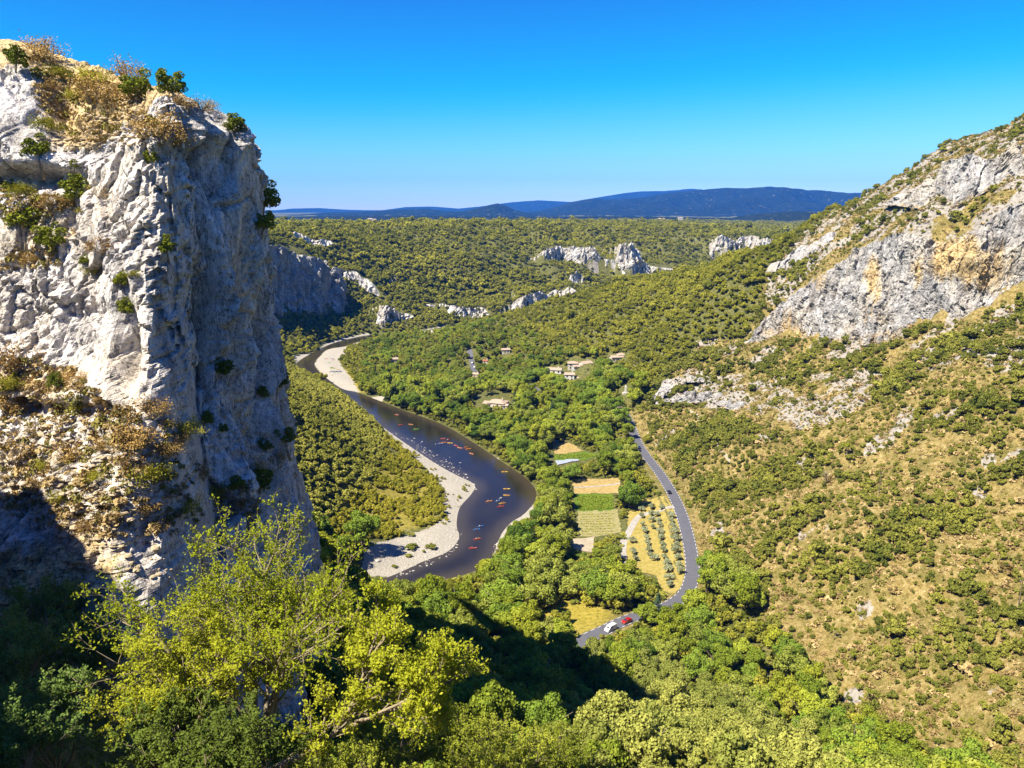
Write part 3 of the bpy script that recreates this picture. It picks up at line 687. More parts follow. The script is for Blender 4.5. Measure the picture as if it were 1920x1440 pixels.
ck = np.exp(-(perlin(W * np.array([1 / 4.6, 1 / 4.6, 1 / 38.0]), 111) / 0.028) ** 2) + 0.6 * np.exp(-(perlin(W * np.array([1 / 7.0, 1 / 7.0, 1 / 6.0]), 113) / 0.02) ** 2)      # long open cracks
hard = 1 - 0.75 * lowf * (1 - side) - 0.55 * capf
D = big * (0.8 - 0.4 * capf) + flute * (0.30 + 0.75 * side) * (1 - capf) * (1 - 0.6 * lowf * (1 - side)) + blocks * hard * (1 - 0.25 * side) + mid * (0.35 + 0.65 * hard) * (1 - 0.35 * side) + small * 1.0 + fine_ - 0.75 * ck * (1 - capf) * (1 - 0.6 * lowf)
# hollows, ledges and ribs seen on the face: u v radius_u radius_v depth(+in)
su, sv, sd_ = project(V)
STAMP = [(60, 335, 85, 22, 3.2), (20, 345, 60, 24, 2.0), (60, 210, 60, 90, -2.6), (15, 250, 40, 110, -2.2), (118, 215, 22, 60, 2.4), (150, 590, 75, 26, 1.3), (110, 640, 80, 40, 0.9),
         (238, 690, 17, 60, 2.4), (240, 610, 16, 60, 1.2), (310, 575, 40, 26, 1.1), (210, 620, 14, 120, -1.2), (350, 330, 18, 60, 1.8), (395, 300, 26, 46, 1.5), (380, 400, 18, 90, 1.6),
         (390, 640, 14, 120, 2.0), (372, 560, 18, 60, 1.6), (405, 600, 10, 90, -1.4), (350, 700, 30, 90, -0.9), (300, 420, 60, 80, -1.0), (420, 250, 30, 30, -0.8), (455, 620, 9, 260, -0.9), (436, 520, 10, 220, 1.0),
         (478, 640, 10, 300, 2.4), (500, 700, 14, 200, -0.8), (270, 1010, 16, 50, 1.6), (300, 1040, 22, 60, -0.8), (100, 300, 50, 14, -0.9), (180, 270, 100, 12, -0.6), (130, 740, 120, 20, -1.2), (130, 770, 120, 18, 0.8),
         (350, 180, 50, 30, -1.0), (225, 800, 16, 60, -1.0), (310, 880, 60, 60, -0.5), (520, 880, 30, 40, 1.2), (330, 500, 40, 60, -0.7), (250, 500, 12, 60, -0.6), (160, 480, 40, 40, 0.5)]
front = (sd_ < 100).astype(float)
for a, b, ra, rb, dep in STAMP:
    D -= dep * np.exp(-((su - a) / ra) ** 2 - ((sv - b) / rb) ** 2) * np.where(a < 360, (1 - side) * front, 1.0)
Dg = np.pad(D.reshape(nr, ns), 1, mode='edge'); D = ((Dg[1:-1, 1:-1] * 10 + Dg[:-2, 1:-1] + Dg[2:, 1:-1] + Dg[1:-1, :-2] + Dg[1:-1, 2:]) / 14).ravel()
up = capf * 0.75
V[:, 0] += D * dirx * (1 - up); V[:, 1] += D * diry * (1 - up); V[:, 2] += D * up
# a step in the top: loose rubble slope between two shelves
earth = np.clip(0.95 * capf + 0.80 * sstep(0.05, 0.5, lowf) * (1 - side), 0, 1)
for a, b, ra, rb, wv in [(80, 420, 90, 60, 0.6), (60, 720, 130, 55, 0.7), (40, 350, 70, 22, -0.6), (350, 215, 60, 30, -0.9), (40, 220, 60, 90, -0.9), (300, 990, 60, 120, -0.6), (250, 1150, 120, 90, -0.5), (300, 1090, 60, 80, -0.4), (20, 980, 60, 60, -0.6), (430, 240, 40, 40, -0.5), (300, 780, 90, 70, 0.35), (160, 215, 60, 70, 0.5), (130, 270, 60, 26, 0.5)]:
    earth += wv * np.exp(-((su - a) / ra) ** 2 - ((sv - b) / rb) ** 2) * (1 - side)
stain = np.zeros(len(V))
for a, b, ra, rb, wv in [(120, 240, 60, 26, 0.9), (90, 120, 70, 26, 0.9), (190, 150, 60, 20, 0.6), (120, 395, 60, 18, 0.5)]:
    stain += wv * np.exp(-((su - a) / ra) ** 2 - ((sv - b) / rb) ** 2) * capf.clip(0.25, 1)
CLIFF_V, CLIFF_F = V, grid_faces(nr, ns)
me = mesh_np('rock_cliff', V, CLIFF_F, False, {'earth': np.clip(earth, 0, 1), 'stain': np.clip(stain, 0, 1)}, [M_cliff])
put('rock_cliff', me, kind='structure', label='tall pale limestone cliff with a sunlit face and a shaded right side', category='cliff')
CLIFF_BVH = BVHTree.FromPolygons([tuple(p) for p in V[::1].tolist()], CLIFF_F.tolist())

# ---- rock ridge added out of view, shaped to throw shade across the cliff foot
RG = np.array([(-112, 40, 12), (-84, 58, 6), (-70, 57, 3.0), (-60, 54, 2.5), (-57, 40, 10), (-54, 20, 20), (-50, 4, 22), (-44, -12, 22), (-38, -36, 18)], float)
RGs = smooth_line(RG, 1.2); t = np.gradient(RGs[:, :2], axis=0); t /= np.linalg.norm(t, axis=1)[:, None]; nn = np.stack([t[:, 1], -t[:, 0]], 1)
w = np.linspace(-1, 1, 61)
hw = 6.5
prof = 1 - np.abs(w) ** 3.0
X = RGs[None, :, 0] + nn[None, :, 0] * (w * hw)[:, None]; Y = RGs[None, :, 1] + nn[None, :, 1] * (w * hw)[:, None]
Z = CAM_Z + RGs[None, :, 2] - (1 - prof[:, None]) * 62 - 1.2 * np.abs(w)[:, None]
V = np.stack([X, Y, Z], -1).reshape(-1, 3)
V += (np.column_stack([fbm(V / 6.0, 4, 105), fbm(V / 6.0, 4, 106), fbm(V / 6.0, 4, 107)]) * 2.0)
put('shade_ridge', mesh_np('shade_ridge', V, grid_faces(len(w), len(RGs)), False, {'earth': np.zeros(len(V)), 'stain': np.zeros(len(V))}, [M_cliff]), kind='structure', label='limestone ridge added out of view to shade the cliff foot', category='cliff')

# ---- curtains of rock set into the slopes
def rock_wall(name, base, top, inward, step, amp, cell, seed, mat, label, stains=(), back=26.0, ledges=0.0, smooth=False, ragged=0.0, ribs=()):
    """base, top: matching lists of world points; the rock climbs from base to top and folds back into the hill."""
    base = np.asarray(base, float); top = np.asarray(top, float); inward = np.asarray(inward, float)
    Q = smooth_line(np.column_stack([base, top, inward]), step)
    if ragged:
        k_ = np.clip(1.0 + ragged * (1.5 * fbm(P3(Q[:, 0], Q[:, 1], seed, 1 / (cell * 3.0)), 2, seed + 23) + 0.3 * fbm(P3(Q[:, 0], Q[:, 1], seed, 1 / (cell * 0.9)), 2, seed + 29)), 0.15, 1.25)
        Q[:, 3:6] = Q[:, 0:3] + (Q[:, 3:6] - Q[:, 0:3]) * k_[:, None]
    L = np.max(Q[:, 5] - Q[:, 2])
    nz_ = max(6, int(L / step)); tt = np.linspace(-0.12, 1, nz_)[:, None]
    X = Q[None, :, 0] + (Q[None, :, 3] - Q[None, :, 0]) * tt; Y = Q[None, :, 1] + (Q[None, :, 4] - Q[None, :, 1]) * tt
    Z = Q[None, :, 2] + (Q[None, :, 5] - Q[None, :, 2]) * tt
    nb_ = max(4, int(back / step / 2)); qq = np.linspace(0, 1, nb_ + 1)[1:][:, None]
    nin = Q[:, 6:8] / np.linalg.norm(Q[:, 6:8], axis=1)[:, None]
    X = np.vstack([X, Q[None, :, 3] + nin[None, :, 0] * qq * back]); Y = np.vstack([Y, Q[None, :, 4] + nin[None, :, 1] * qq * back])
    Zl = zat(Q[None, :, 3] + nin[None, :, 0] * qq * back, Q[None, :, 4] + nin[None, :, 1] * qq * back) - 0.9
    Z = np.vstack([Z, (Q[None, :, 5] + np.minimum(qq, 0.4) * back * 0.1) * (1 - sstep(0.15, 1.0, qq)) + Zl * sstep(0.15, 1.0, qq)])
    V = np.stack([X, Y, Z], -1).reshape(-1, 3); nr_, nc_ = X.shape
    W = V + np.column_stack([fbm(V / cell, 3, seed), fbm(V / cell, 3, seed + 1)] + [fbm(V / cell, 3, seed + 2)]) * cell * 0.35
    fl = ridged(V / np.array([cell * 0.9, cell * 0.9, cell * 6]), 2, seed + 11) - 0.6
    D = amp * (fbm(V / (cell * 3.2), 3, seed + 13) * 1.6 + fl * 0.40 + facets(W / np.array([cell, cell, cell * 4.5]), seed + 3, 1.1, 0.04) * 0.95
               + (facets(W / np.array([cell, cell, cell * 2.6]) * 2.7, seed + 7, 1.2, 0.06) * 0.42 + facets(W / np.array([cell, cell, cell * 1.8]) * 7.1, seed + 9, 1.2, 0.10) * 0.16) * (0.4 + 0.6 * sstep(-0.2, 0.3, fbm(V / (cell * 2), 2, seed + 21))) + fbm(V / (cell * 0.3), 2, seed + 17) * 0.15)
    if ledges: D += amp * ledges * np.abs(((V[:, 2] / (cell * 1.3) + fbm(V / (cell * 4), 2, seed + 19)) % 1.0) - 0.5)
    if ribs:
        u_, _, _ = project(V)
        for a_, w_, h_ in ribs: D += h_ * np.exp(-((u_ - a_) / w_) ** 2)
    edge = np.minimum(1, np.minimum(np.arange(nc_), np.arange(nc_)[::-1]) / 6.0); rowf = np.append(np.ones(nz_), 1 - 0.8 * qq.ravel())
    D = D * (edge[None, :] * rowf[:, None]).ravel()
    nx = np.broadcast_to(-nin[None, :, 0], (nr_, nc_)).ravel(); ny = np.broadcast_to(-nin[None, :, 1], (nr_, nc_)).ravel()
    V[:, 0] += D * nx; V[:, 1] += D * ny; V[:, 2] += 0.35 * D
    u_, v_, _ = project(V); st = np.zeros(len(V))
    for a, b, ra, rb, wv in stains: st += wv * np.exp(-((u_ - a) / ra) ** 2 - ((v_ - b) / rb) ** 2)
    ea = np.append(np.zeros(nz_), qq.ravel() ** 0.5 * 0.25)[:, None] * np.ones((1, nc_))
    ea[:nz_] += 0.5 * sstep(0.12, -0.05, tt)
    me = mesh_np(name, V, grid_faces(nr_, nc_), smooth, {'earth': ea.ravel(), 'stain': np.clip(st, 0, 1)}, [mat])
    o = put(name, me, kind='structure', label=label, category='cliff')
    return V, grid_faces(nr_, nc_)
M_wall = rock_material('grey_limestone', grey=(0.45, 0.435, 0.425), scale=0.42, gain=1.0)
STAINS = [(1640, 520, 20, 55, 0.75), (1600, 560, 40, 80, 0.2), (1800, 470, 50, 45, 0.85), (1760, 500, 50, 40, 0.4), (1850, 530, 50, 40, 0.5), (1720, 520, 20, 40, 0.45), (1540, 520, 18, 60, 0.55), (1480, 600, 30, 40, 0.55), (1500, 630, 60, 16, 0.5), (1890, 480, 40, 60, 0.4), (1660, 600, 60, 20, 0.35), (1430, 620, 24, 18, 0.4)]
RW_V, RW_F = rock_wall('rock_wall', WB, WT, WIN, 0.55, 2.0, 6.5, 200, M_wall, 'broad grey and ochre rock wall high on the right hillside', STAINS, 5.0)

CLIFF_PX = [WALL_PX]
FAR_PX = [list(c_[0]) + list(c_[1])[::-1] for c_ in FAR_CLIFFS]
def px_wall(name, basepx, toppx, Y, step, amp, cell, seed, label, setback=6.0, back=20.0, mat=None, ragged=0.32):
    """A smaller outcrop: Y is the depth at each base point."""
    CLIFF_PX.append(list(basepx) + list(toppx)[::-1])
    t0 = np.linspace(0, 1, len(basepx)); t1 = np.linspace(0, 1, 16)
    basepx = [(np.interp(t, t0, [q[0] for q in basepx]), np.interp(t, t0, [q[1] for q in basepx])) for t in t1]
    toppx = [(np.interp(t, t0, [q[0] for q in toppx]), np.interp(t, t0, [q[1] for q in toppx])) for t in t1]; Y = np.interp(t1, t0, Y)
    b = np.array([at_y(u, v, y) for (u, v), y in zip(basepx, Y)])
    t = np.gradient(b[:, :2], axis=0); t /= np.linalg.norm(t, axis=1)[:, None] + 1e-9
    n = np.stack([-t[:, 1], t[:, 0]], 1); n *= np.sign((n * b[:, :2]).sum(1))[:, None]
    tp = []
    for (u, v), q, m in zip(toppx, b, n):
        g = q[:2] + m * setback; _, dy, dz = ray(u, v); tp.append((g[0], g[1], max(CAM_Z + dz / dy * g[1], q[2] + 0.5)))
    tp[0] = (b[0][0] + n[0][0] * 1.5, b[0][1] + n[0][1] * 1.5, b[0][2] + 0.6); tp[-1] = (b[-1][0] + n[-1][0] * 1.5, b[-1][1] + n[-1][1] * 1.5, b[-1][2] + 0.6)
    return rock_wall(name, b, tp, n, step, amp, cell, seed, mat or M_wall, label, (), back, ragged=ragged)
def depth_on_land(px):
    y = np.array([float(h[1]) - 2.0 for h in hits(px)])
    if y.min() > 700:
        y = np.clip(y, np.median(y) * 0.965, np.median(y) * 1.035)
    return np.convolve(np.pad(y, 1, mode='edge'), [0.25, 0.5, 0.25], 'valid').tolist()
bp = [(1655, 384), (1700, 384), (1740, 388), (1790, 384), (1850, 352), (1930, 320)]
px_wall('rock_wall', bp, [(1658, 378), (1700, 350), (1735, 318), (1790, 300), (1850, 285), (1930, 262)], depth_on_land(bp), 0.8, 1.8, 7.0, 230, 'upper grey rock face split by a dark crack near the ridge', 6, 9)
bp = [(1436, 512), (1462, 506), (1492, 494), (1522, 478), (1560, 452)]
px_wall('rock_wall', bp, [(1438, 500), (1464, 488), (1496, 462), (1524, 448), (1562, 436)], depth_on_land(bp), 0.8, 1.4, 6.0, 240, 'small grey crag beside the wooded spur at the left end of the rock wall', 5, 8)
bp = [(1240, 752), (1285, 756), (1330, 752), (1380, 770), (1440, 792), (1500, 806), (1550, 800)]
px_wall('rock_ledge', bp, [(1242, 744), (1288, 738), (1332, 738), (1382, 760), (1440, 781), (1500, 794), (1550, 790)], depth_on_land(bp), 0.45, 1.5, 2.6, 250, 'layered grey rock ledge low on the dry hillside', 4, 5, None, 0.9)
bp = [(1215, 752), (1232, 760), (1245, 742), (1262, 726), (1290, 716), (1320, 716)]
px_wall('rock_ledge', bp, [(1216, 746), (1234, 744), (1248, 730), (1266, 714), (1292, 706), (1320, 708)], [y - 3 for y in depth_on_land(bp)], 0.45, 1.5, 2.6, 260, 'pale rock step above the bend of the road near the village', 4, 5, None, 0.9)
# far side of the gorge
M_far = rock_material('far_limestone', grey=(0.50, 0.475, 0.44), scale=0.25, gain=1.35)
for bw, tw, nin_, step_, amp_, cell_, seed_, lab_ in FAR_STEPS:
    rock_wall('far_cliff', bw, tw, nin_, step_, amp_, cell_, seed_, M_far, lab_, (), 4.0, ragged=0.0)
# shaded wall on the far left
lt = []
for b, v in zip(LW_BASE, (464, 460, 458, 468, 484, 508, 534)):
    q = b[:2] + np.array([-6.5, 1.8]); _, dy, dz = ray(960, v); lt.append((q[0], q[1], CAM_Z + dz / dy * q[1]))
rock_wall('gorge_wall', LW_BASE, lt, np.tile([[-0.96, 0.28]], (len(LW_BASE), 1)), 1.0, 4.2, 15.0, 380, M_wall, 'blue shaded rock wall of the gorge left of the distant river bend', (), 22.0, ribs=((590, 15, 8), (636, 12, 7), (552, 7, 3.5)))

CLIFF_PX.append([(520, 585), (650, 590), (640, 520), (600, 500), (560, 460), (522, 455)])
# ================================================================== hills on the horizon, air
M_hill = Mat('far_woodland', 0.95, 0.05); _p = M_hill.pos()
_n = M_hill.noise(_p, 0.0035, 6, 0.65); _n2 = M_hill.noise(_p, 0.02, 4, 0.7)
M_hill.color(M_hill.mix(M_hill.ramp(_n2, [(0.60, 0.0), (0.70, 1.0)]), M_hill.mix(_n, (0.006, 0.014, 0.010), (0.026, 0.038, 0.018)), (0.20, 0.18, 0.12)))
M_hill.bump(M_hill.math('ADD', _n, M_hill.math('MULTIPLY', _n2, 0.5)), 1.0, 60.0)
def far_hill(name, prof, Y, depth, z0, seed, rough, label):
    P = np.array([at_y(u, v, Y) for u, v in prof]); ext = (P[-1, 0] - P[0, 0]) * 0.06
    xs_ = np.linspace(P[0, 0] - ext, P[-1, 0] + ext, 240); top = np.interp(xs_, np.r_[xs_[0], P[:, 0], xs_[-1]], np.r_[z0 - 20, P[:, 2], z0 - 20])
    w = np.linspace(-1, 1, 61)
    X = np.tile(xs_, (len(w), 1)); Yg = Y + w[:, None] * depth * np.ones_like(X)
    h = np.maximum(top - z0, -20)
    sh = 1 - np.abs(w) ** 1.4
    V = np.stack([X, Yg, z0 + sh[:, None] * h[None, :]], -1).reshape(-1, 3)
    rel = np.abs(sh)[:, None] * np.clip(h, 0, None)[None, :]
    n = np.minimum(ridged(V / np.array([depth * 0.32, depth * 0.6, 1e9]), 5, seed, 0.55) - 1.6, 0)
    V[:, 2] += (n * rough * (1 - 0.93 * np.clip(1 - np.abs(w) * 4, 0, 1))[:, None].repeat(X.shape[1], 1).ravel() * rel.ravel())
    put(name, mesh_np(name, V, grid_faces(len(w), len(xs_)), True, None, [M_hill.m]), kind='structure', label=label, category='hill')
far_hill('hills', [(1380, 412), (1430, 400), (1480, 396), (1540, 397), (1600, 399), (1700, 398), (1800, 396)], 4600, 900, 60, 401, 0.35, 'dark wooded hills below the blue ridge')
far_hill('hills', [(200, 409), (480, 406), (600, 405), (720, 404), (860, 405), (1000, 406), (1150, 405), (1300, 407), (1400, 409)], 4900, 1100, 50, 451, 0.3, 'flat dark wooded plain beyond the plateau')
far_hill('hills', [(760, 408), (830, 402), (870, 396), (900, 389), (918, 384), (933, 381), (948, 385), (966, 394), (1000, 401), (1060, 404)], 7200, 900, 55, 411, 0.25, 'small dark conical hill in the middle of the horizon')
far_hill('hills', [(940, 404), (1000, 397), (1040, 388), (1075, 378), (1105, 372), (1150, 374), (1200, 371), (1250, 362), (1300, 357), (1360, 352), (1400, 353), (1440, 348), (1470, 349), (1500, 355), (1540, 356), (1580, 361), (1640, 361), (1720, 363), (1800, 366)], 9500, 2200, 60, 421, 0.45, 'long dark blue ridge on the right of the horizon')
far_hill('hills', [(300, 402), (480, 404), (560, 402), (620, 398), (700, 396), (740, 393), (800, 391), (830, 395), (880, 397), (960, 399), (1060, 400), (1150, 402)], 8200, 1500, 55, 431, 0.35, 'low dark blue hills on the left of the horizon')
far_hill('hills', [(250, 396), (500, 397), (545, 391), (600, 390), (650, 393), (710, 395), (760, 388), (810, 387), (860, 391), (900, 387), (960, 379), (1010, 375), (1070, 378), (1120, 370), (1180, 360), (1240, 357), (1300, 353), (1360, 360), (1500, 362), (1700, 366), (1900, 372)], 15000, 2000, 60, 441, 0.30, 'pale blue mountain range farthest on the horizon')
hz = Mat('air'); hz.n.remove(hz.p); vol = hz.n.new('ShaderNodeVolumePrincipled')
vol.inputs['Color'].default_value = (0.03, 0.26, 1.0, 1); vol.inputs['Density'].default_value = HAZE_DENSITY
vol.inputs['Anisotropy'].default_value = 0.0
hz.l.new(vol.outputs[0], hz.n['Material Output'].inputs['Volume'])
put('haze', MB().box((0, 7200, 385), (83500, 20600, 790)).mesh('haze', hz.m), kind='stuff', label='thin blue haze filling the valley air', category='haze')
# ================================================================== plants
def leaf_mat(name, dark, light, trans=0.22, patch=0.012):
    m = Mat(name, 0.8, 0.04)
    oi = m.n.new('ShaderNodeObjectInfo'); var = m.attr('var').outputs['Fac']
    big = m.noise(m.pos(), patch, 2)
    f = m.math('ADD', m.math('MULTIPLY', oi.outputs['Random'], 0.50), m.math('MULTIPLY', var, 0.34))
    f = m.math('ADD', f, m.math('MULTIPLY', m.math('SUBTRACT', big, 0.44), 1.0))
    c = m.mix(f, dark, light); m.color(c, 1.0)
    tr = m.n.new('ShaderNodeBsdfTranslucent'); m.l.new(m.mix(1.0, c, (1.0, 1.0, 0.55), 'MULTIPLY'), tr.inputs[0])
    mx = m.n.new('ShaderNodeMixShader'); mx.inputs[0].default_value = trans
    m.l.new(m.p.outputs[0], mx.inputs[1]); m.l.new(tr.outputs[0], mx.inputs[2]); m.l.new(mx.outputs[0], m.n['Material Output'].inputs[0])
    return m.m
L_oak = leaf_mat('oak_leaves', (0.065, 0.085, 0.008), (0.37, 0.345, 0.045))
L_lush = leaf_mat('broad_leaves', (0.057, 0.101, 0.009), (0.345, 0.380, 0.040))
L_lush2 = leaf_mat('poplar_leaves', (0.085, 0.12, 0.016), (0.33, 0.35, 0.060))
L_lush3 = leaf_mat('maple_leaves', (0.085, 0.125, 0.010), (0.32, 0.33, 0.032))
L_lush4 = leaf_mat('alder_leaves', (0.037, 0.081, 0.010), (0.237, 0.312, 0.037))
L_hump = leaf_mat('bank_oak_leaves', (0.12, 0.135, 0.016), (0.46, 0.43, 0.085))
L_pale = leaf_mat('pale_oak_leaves', (0.11, 0.14, 0.022), (0.37, 0.37, 0.085))
L_bush = leaf_mat('garrigue_leaves', (0.055, 0.078, 0.012), (0.30, 0.285, 0.050), patch=0.05)
L_willow = leaf_mat('willow_leaves', (0.140, 0.150, 0.012), (0.420, 0.370, 0.045))
L_olive = leaf_mat('olive_leaves', (0.19, 0.21, 0.11), (0.38, 0.40, 0.25))
L_dark = leaf_mat('cedar_needles', (0.020, 0.050, 0.025), (0.085, 0.130, 0.070))
L_hero = leaf_mat('hackberry_leaves', (0.20, 0.25, 0.010), (0.50, 0.48, 0.042), 0.42)
L_dry = leaf_mat('dry_leaves', (0.200, 0.115, 0.035), (0.460, 0.310, 0.100), 0.1)
L_juni = leaf_mat('juniper_needles', (0.055, 0.085, 0.010), (0.240, 0.250, 0.025), 0.1)
M_bark = Mat('bark', 0.95, 0.05); _n = M_bark.noise(M_bark.scaled(M_bark.pos(), (4, 4, 1)), 1.5, 4); M_bark.color(M_bark.mix(_n, (0.11, 0.085, 0.06), (0.30, 0.25, 0.18))); M_bark = M_bark.m
M_twig = Mat('pale_twig', 0.9, 0.1); _n = M_twig.noise(M_twig.pos(), 3.0, 3); M_twig.color(M_twig.mix(_n, (0.22, 0.17, 0.11), (0.46, 0.38, 0.25))); M_twig = M_twig.m

def unit(v): return v / (np.linalg.norm(v, axis=-1, keepdims=True) + 1e-9)
def leaf_quads(Pc, N, size, g, aspect=0.8):
    """A quad at each point, facing N."""
    n = len(Pc); t = unit(np.cross(N, unit(g.normal(size=(n, 3))))); b = np.cross(unit(N), t)
    s = (size * g.uniform(0.65, 1.3, n))[:, None]
    V = np.stack([Pc - t * s - b * s * aspect * 0.3, Pc + b * s * aspect - t * s * 0.1, Pc + t * s + b * s * aspect * 0.25, Pc - b * s * aspect + t * s * 0.1], 1).reshape(-1, 3)
    return V, np.arange(4 * n).reshape(n, 4)
def lobes_crown(seed, n, rx, rz, nl, size, base=0.25, spread=0.70, sub=0.32, jit=0.55, flat=0.85):
    """Crown of leaf clumps gathered in lobes; the crown's foot is at z=0, its middle at rz*(1+base)."""
    g = np.random.default_rng(seed)
    d = unit(g.normal(size=(nl, 3))); d[:, 2] = np.abs(d[:, 2]) * 1.15 - 0.35
    r = spread * g.uniform(0.55, 1.05, nl)
    Cn = unit(d) * r[:, None] * np.array([rx, rx, rz]); Rl = sub * g.uniform(0.7, 1.25, nl) * (rx + rz) / 2
    Cn = np.vstack([Cn, [[0, 0, 0]]]); Rl = np.append(Rl, 0.55 * min(rx, rz))
    pr = Rl ** 2; pr /= pr.sum(); pick = g.choice(len(Rl), n * 2, p=pr)
    dd = unit(g.normal(size=(n * 2, 3)) + np.array([0, 0, 0.25]))
    P = Cn[pick] + dd * (Rl[pick] * g.uniform(0.72, 1.06, n * 2))[:, None] * np.array([1, 1, flat])
    ins = np.zeros(len(P), bool)
    for c_, r_ in zip(Cn, Rl): ins |= (((P - c_) / np.array([1, 1, flat])) ** 2).sum(1) < (0.70 * r_) ** 2
    P, dd = P[~ins][:n], dd[~ins][:n]
    N = unit(dd + g.normal(size=dd.shape) * jit)
    V, F = leaf_quads(P, N, size, g)
    V[:, 2] += rz * (1 + base)
    return V, F, np.repeat(g.uniform(0, 1, len(P)), 4)
def trunk_mb(g, h, r, branches, rx, lean=0.0):
    mb = MB(); p = [(0, 0, -0.6)]; x = y = 0
    for k in range(1, 5):
        x += g.normal() * 0.04 * h + lean * h * 0.2; y += g.normal() * 0.04 * h; p.append((x, y, h * k / 4))
    mb.tube(p, [r * 1.25, r, r * 0.8, r * 0.6, r * 0.35], 6)
    for k in range(branches):
        a = g.uniform(0, 6.28); z0 = h * g.uniform(0.35, 0.75); l = rx * g.uniform(0.55, 0.95)
        i = z0 / h * 4; bx_, by_ = np.interp(i, range(5), [q_[0] for q_ in p]), np.interp(i, range(5), [q_[1] for q_ in p])
        mb.tube([(bx_, by_, z0), (bx_ + math.cos(a) * l * 0.5, by_ + math.sin(a) * l * 0.5, z0 + l * 0.35), (bx_ + math.cos(a) * l, by_ + math.sin(a) * l, z0 + l * 0.75)], [r * 0.5, r * 0.33, r * 0.12], 5)
    return mb
class Kind:
    """A species: crown and trunk meshes of a few variants, height 1 unit = 1 metre at scale 1."""
    def __init__(s, name): s.name = name; s.crown = []; s.trunk = []; s.low = []; s.r = []
    def add(s, seed, mat, n, rx, rz, nl, size, base, branches=4, nlow=110, **kw):
        V, F, var = lobes_crown(seed, n, rx, rz, nl, size, base, **kw)
        s.crown.append(mesh_np('crown', V, F, False, {'var': var}, [mat])); s.r.append(rx)
        g = np.random.default_rng(seed + 1)
        s.trunk.append(trunk_mb(g, rz * (1 + base) * 1.15, 0.055 * rx + 0.04, branches, rx).mesh('trunk', M_bark, True))
        V2, F2, v2 = lobes_crown(seed, nlow, rx, rz, nl, size * math.sqrt(n / nlow) * 0.80, base, **dict(kw, jit=0.35))
        s.low.append(mesh_np('crown_small', V2, F2, False, {'var': v2}, [mat]))
        return s
K_lush = Kind('broadleaf_tree')
for k, (rx, rz, nl, nn_) in enumerate([(4.6, 4.2, 16, 3600), (5.2, 4.6, 20, 4200), (4.0, 5.0, 15, 3400), (5.6, 4.4, 22, 4400), (4.4, 5.4, 17, 3600)]):
    K_lush.add(500 + k * 10, (L_lush, L_lush2, L_lush3, L_lush4, L_lush)[k], nn_, rx, rz, nl, 0.245, 0.22, sub=0.27, spread=0.78)
K_pale = Kind('holm_oak')
for k, (rx, rz, nl, nn_) in enumerate([(3.0, 2.6, 16, 3600), (3.4, 2.7, 20, 4200), (2.7, 2.9, 14, 3200)]):
    K_pale.add(560 + k * 10, L_pale, nn_, rx, rz, nl, 0.14, 0.15, sub=0.27, spread=0.74)
K_oak = Kind('oak_tree')
for k, (rx, rz, nl, nn_) in enumerate([(2.5, 2.1, 9, 620), (2.8, 2.2, 11, 700), (2.3, 2.4, 8, 600), (2.9, 2.0, 10, 680)]):
    K_oak.add(600 + k * 10, L_oak, nn_, rx, rz, nl, 0.27, 0.12, 3, 150)
K_hump = Kind('oak_tree')
for k, (rx, rz, nl, nn_) in enumerate([(2.5, 2.1, 9, 620), (2.8, 2.2, 11, 700), (2.3, 2.4, 8, 600), (2.9, 2.0, 10, 680)]):
    K_hump.add(600 + k * 10, L_hump, nn_, rx, rz, nl, 0.27, 0.12, 3, 70)
K_bush = Kind('hillside_bush')
for k, (rx, rz, nl, nn_) in enumerate([(1.6, 1.25, 8, 520), (1.9, 1.3, 10, 600), (1.35, 1.55, 7, 480), (2.1, 1.45, 11, 680), (1.5, 1.9, 8, 560)]):
    K_bush.add(700 + k * 10, L_bush, nn_, rx, rz, nl, 0.185, -0.12, 3, 80)
K_willow = Kind('willow_shrub')
for k, (rx, rz, nl, nn_) in enumerate([(1.5, 1.5, 8, 520), (1.8, 1.6, 9, 600), (1.4, 1.9, 8, 520)]):
    K_willow.add(760 + k * 10, L_willow, nn_, rx, rz, nl, 0.19, -0.1, 3, 90, jit=0.8)
K_olive = Kind('olive_tree')
for k, (rx, rz, nl, nn_) in enumerate([(1.5, 1.25, 8, 560), (1.7, 1.3, 9, 620), (1.3, 1.2, 7, 480)]):
    K_olive.add(800 + k * 10, L_olive, nn_, rx, rz, nl, 0.16, 0.25, 4, 90, jit=0.9)
K_cedar = Kind('conifer')
for k in range(2):
    g = np.random.default_rng(840 + k); Pt = []; Nn = []
    for lay in range(13):
        z = 2.0 + lay * 0.95; rr = 3.6 * (1 - lay / 14.0) ** 0.8
        for a in g.uniform(0, 6.28, 9):
            m_ = 22; t_ = np.sqrt(g.uniform(0.03, 1, m_)) * rr * g.uniform(0.7, 1.05)
            Pt.append(np.stack([np.cos(a + g.normal(0, 0.14, m_)) * t_, np.sin(a + g.normal(0, 0.14, m_)) * t_, z - 0.10 * t_ + g.normal(0, 0.12, m_)], 1)); Nn.append(np.tile([0, 0, 1.0], (m_, 1)) + g.normal(0, 0.5, (m_, 3)))
    V, F = leaf_quads(np.vstack(Pt), unit(np.vstack(Nn)), 0.24, g); var = np.repeat(g.uniform(0, 1, len(F)), 4)
    K_cedar.crown.append(mesh_np('crown', V, F, False, {'var': var}, [L_dark])); K_cedar.low.append(K_cedar.crown[-1]); K_cedar.r.append(3.6)
    K_cedar.trunk.append(MB().tube([(0, 0, -0.6), (0.1, 0, 5), (0, 0.1, 14.5)], [0.34, 0.24, 0.04], 6).mesh('trunk', M_bark, True))

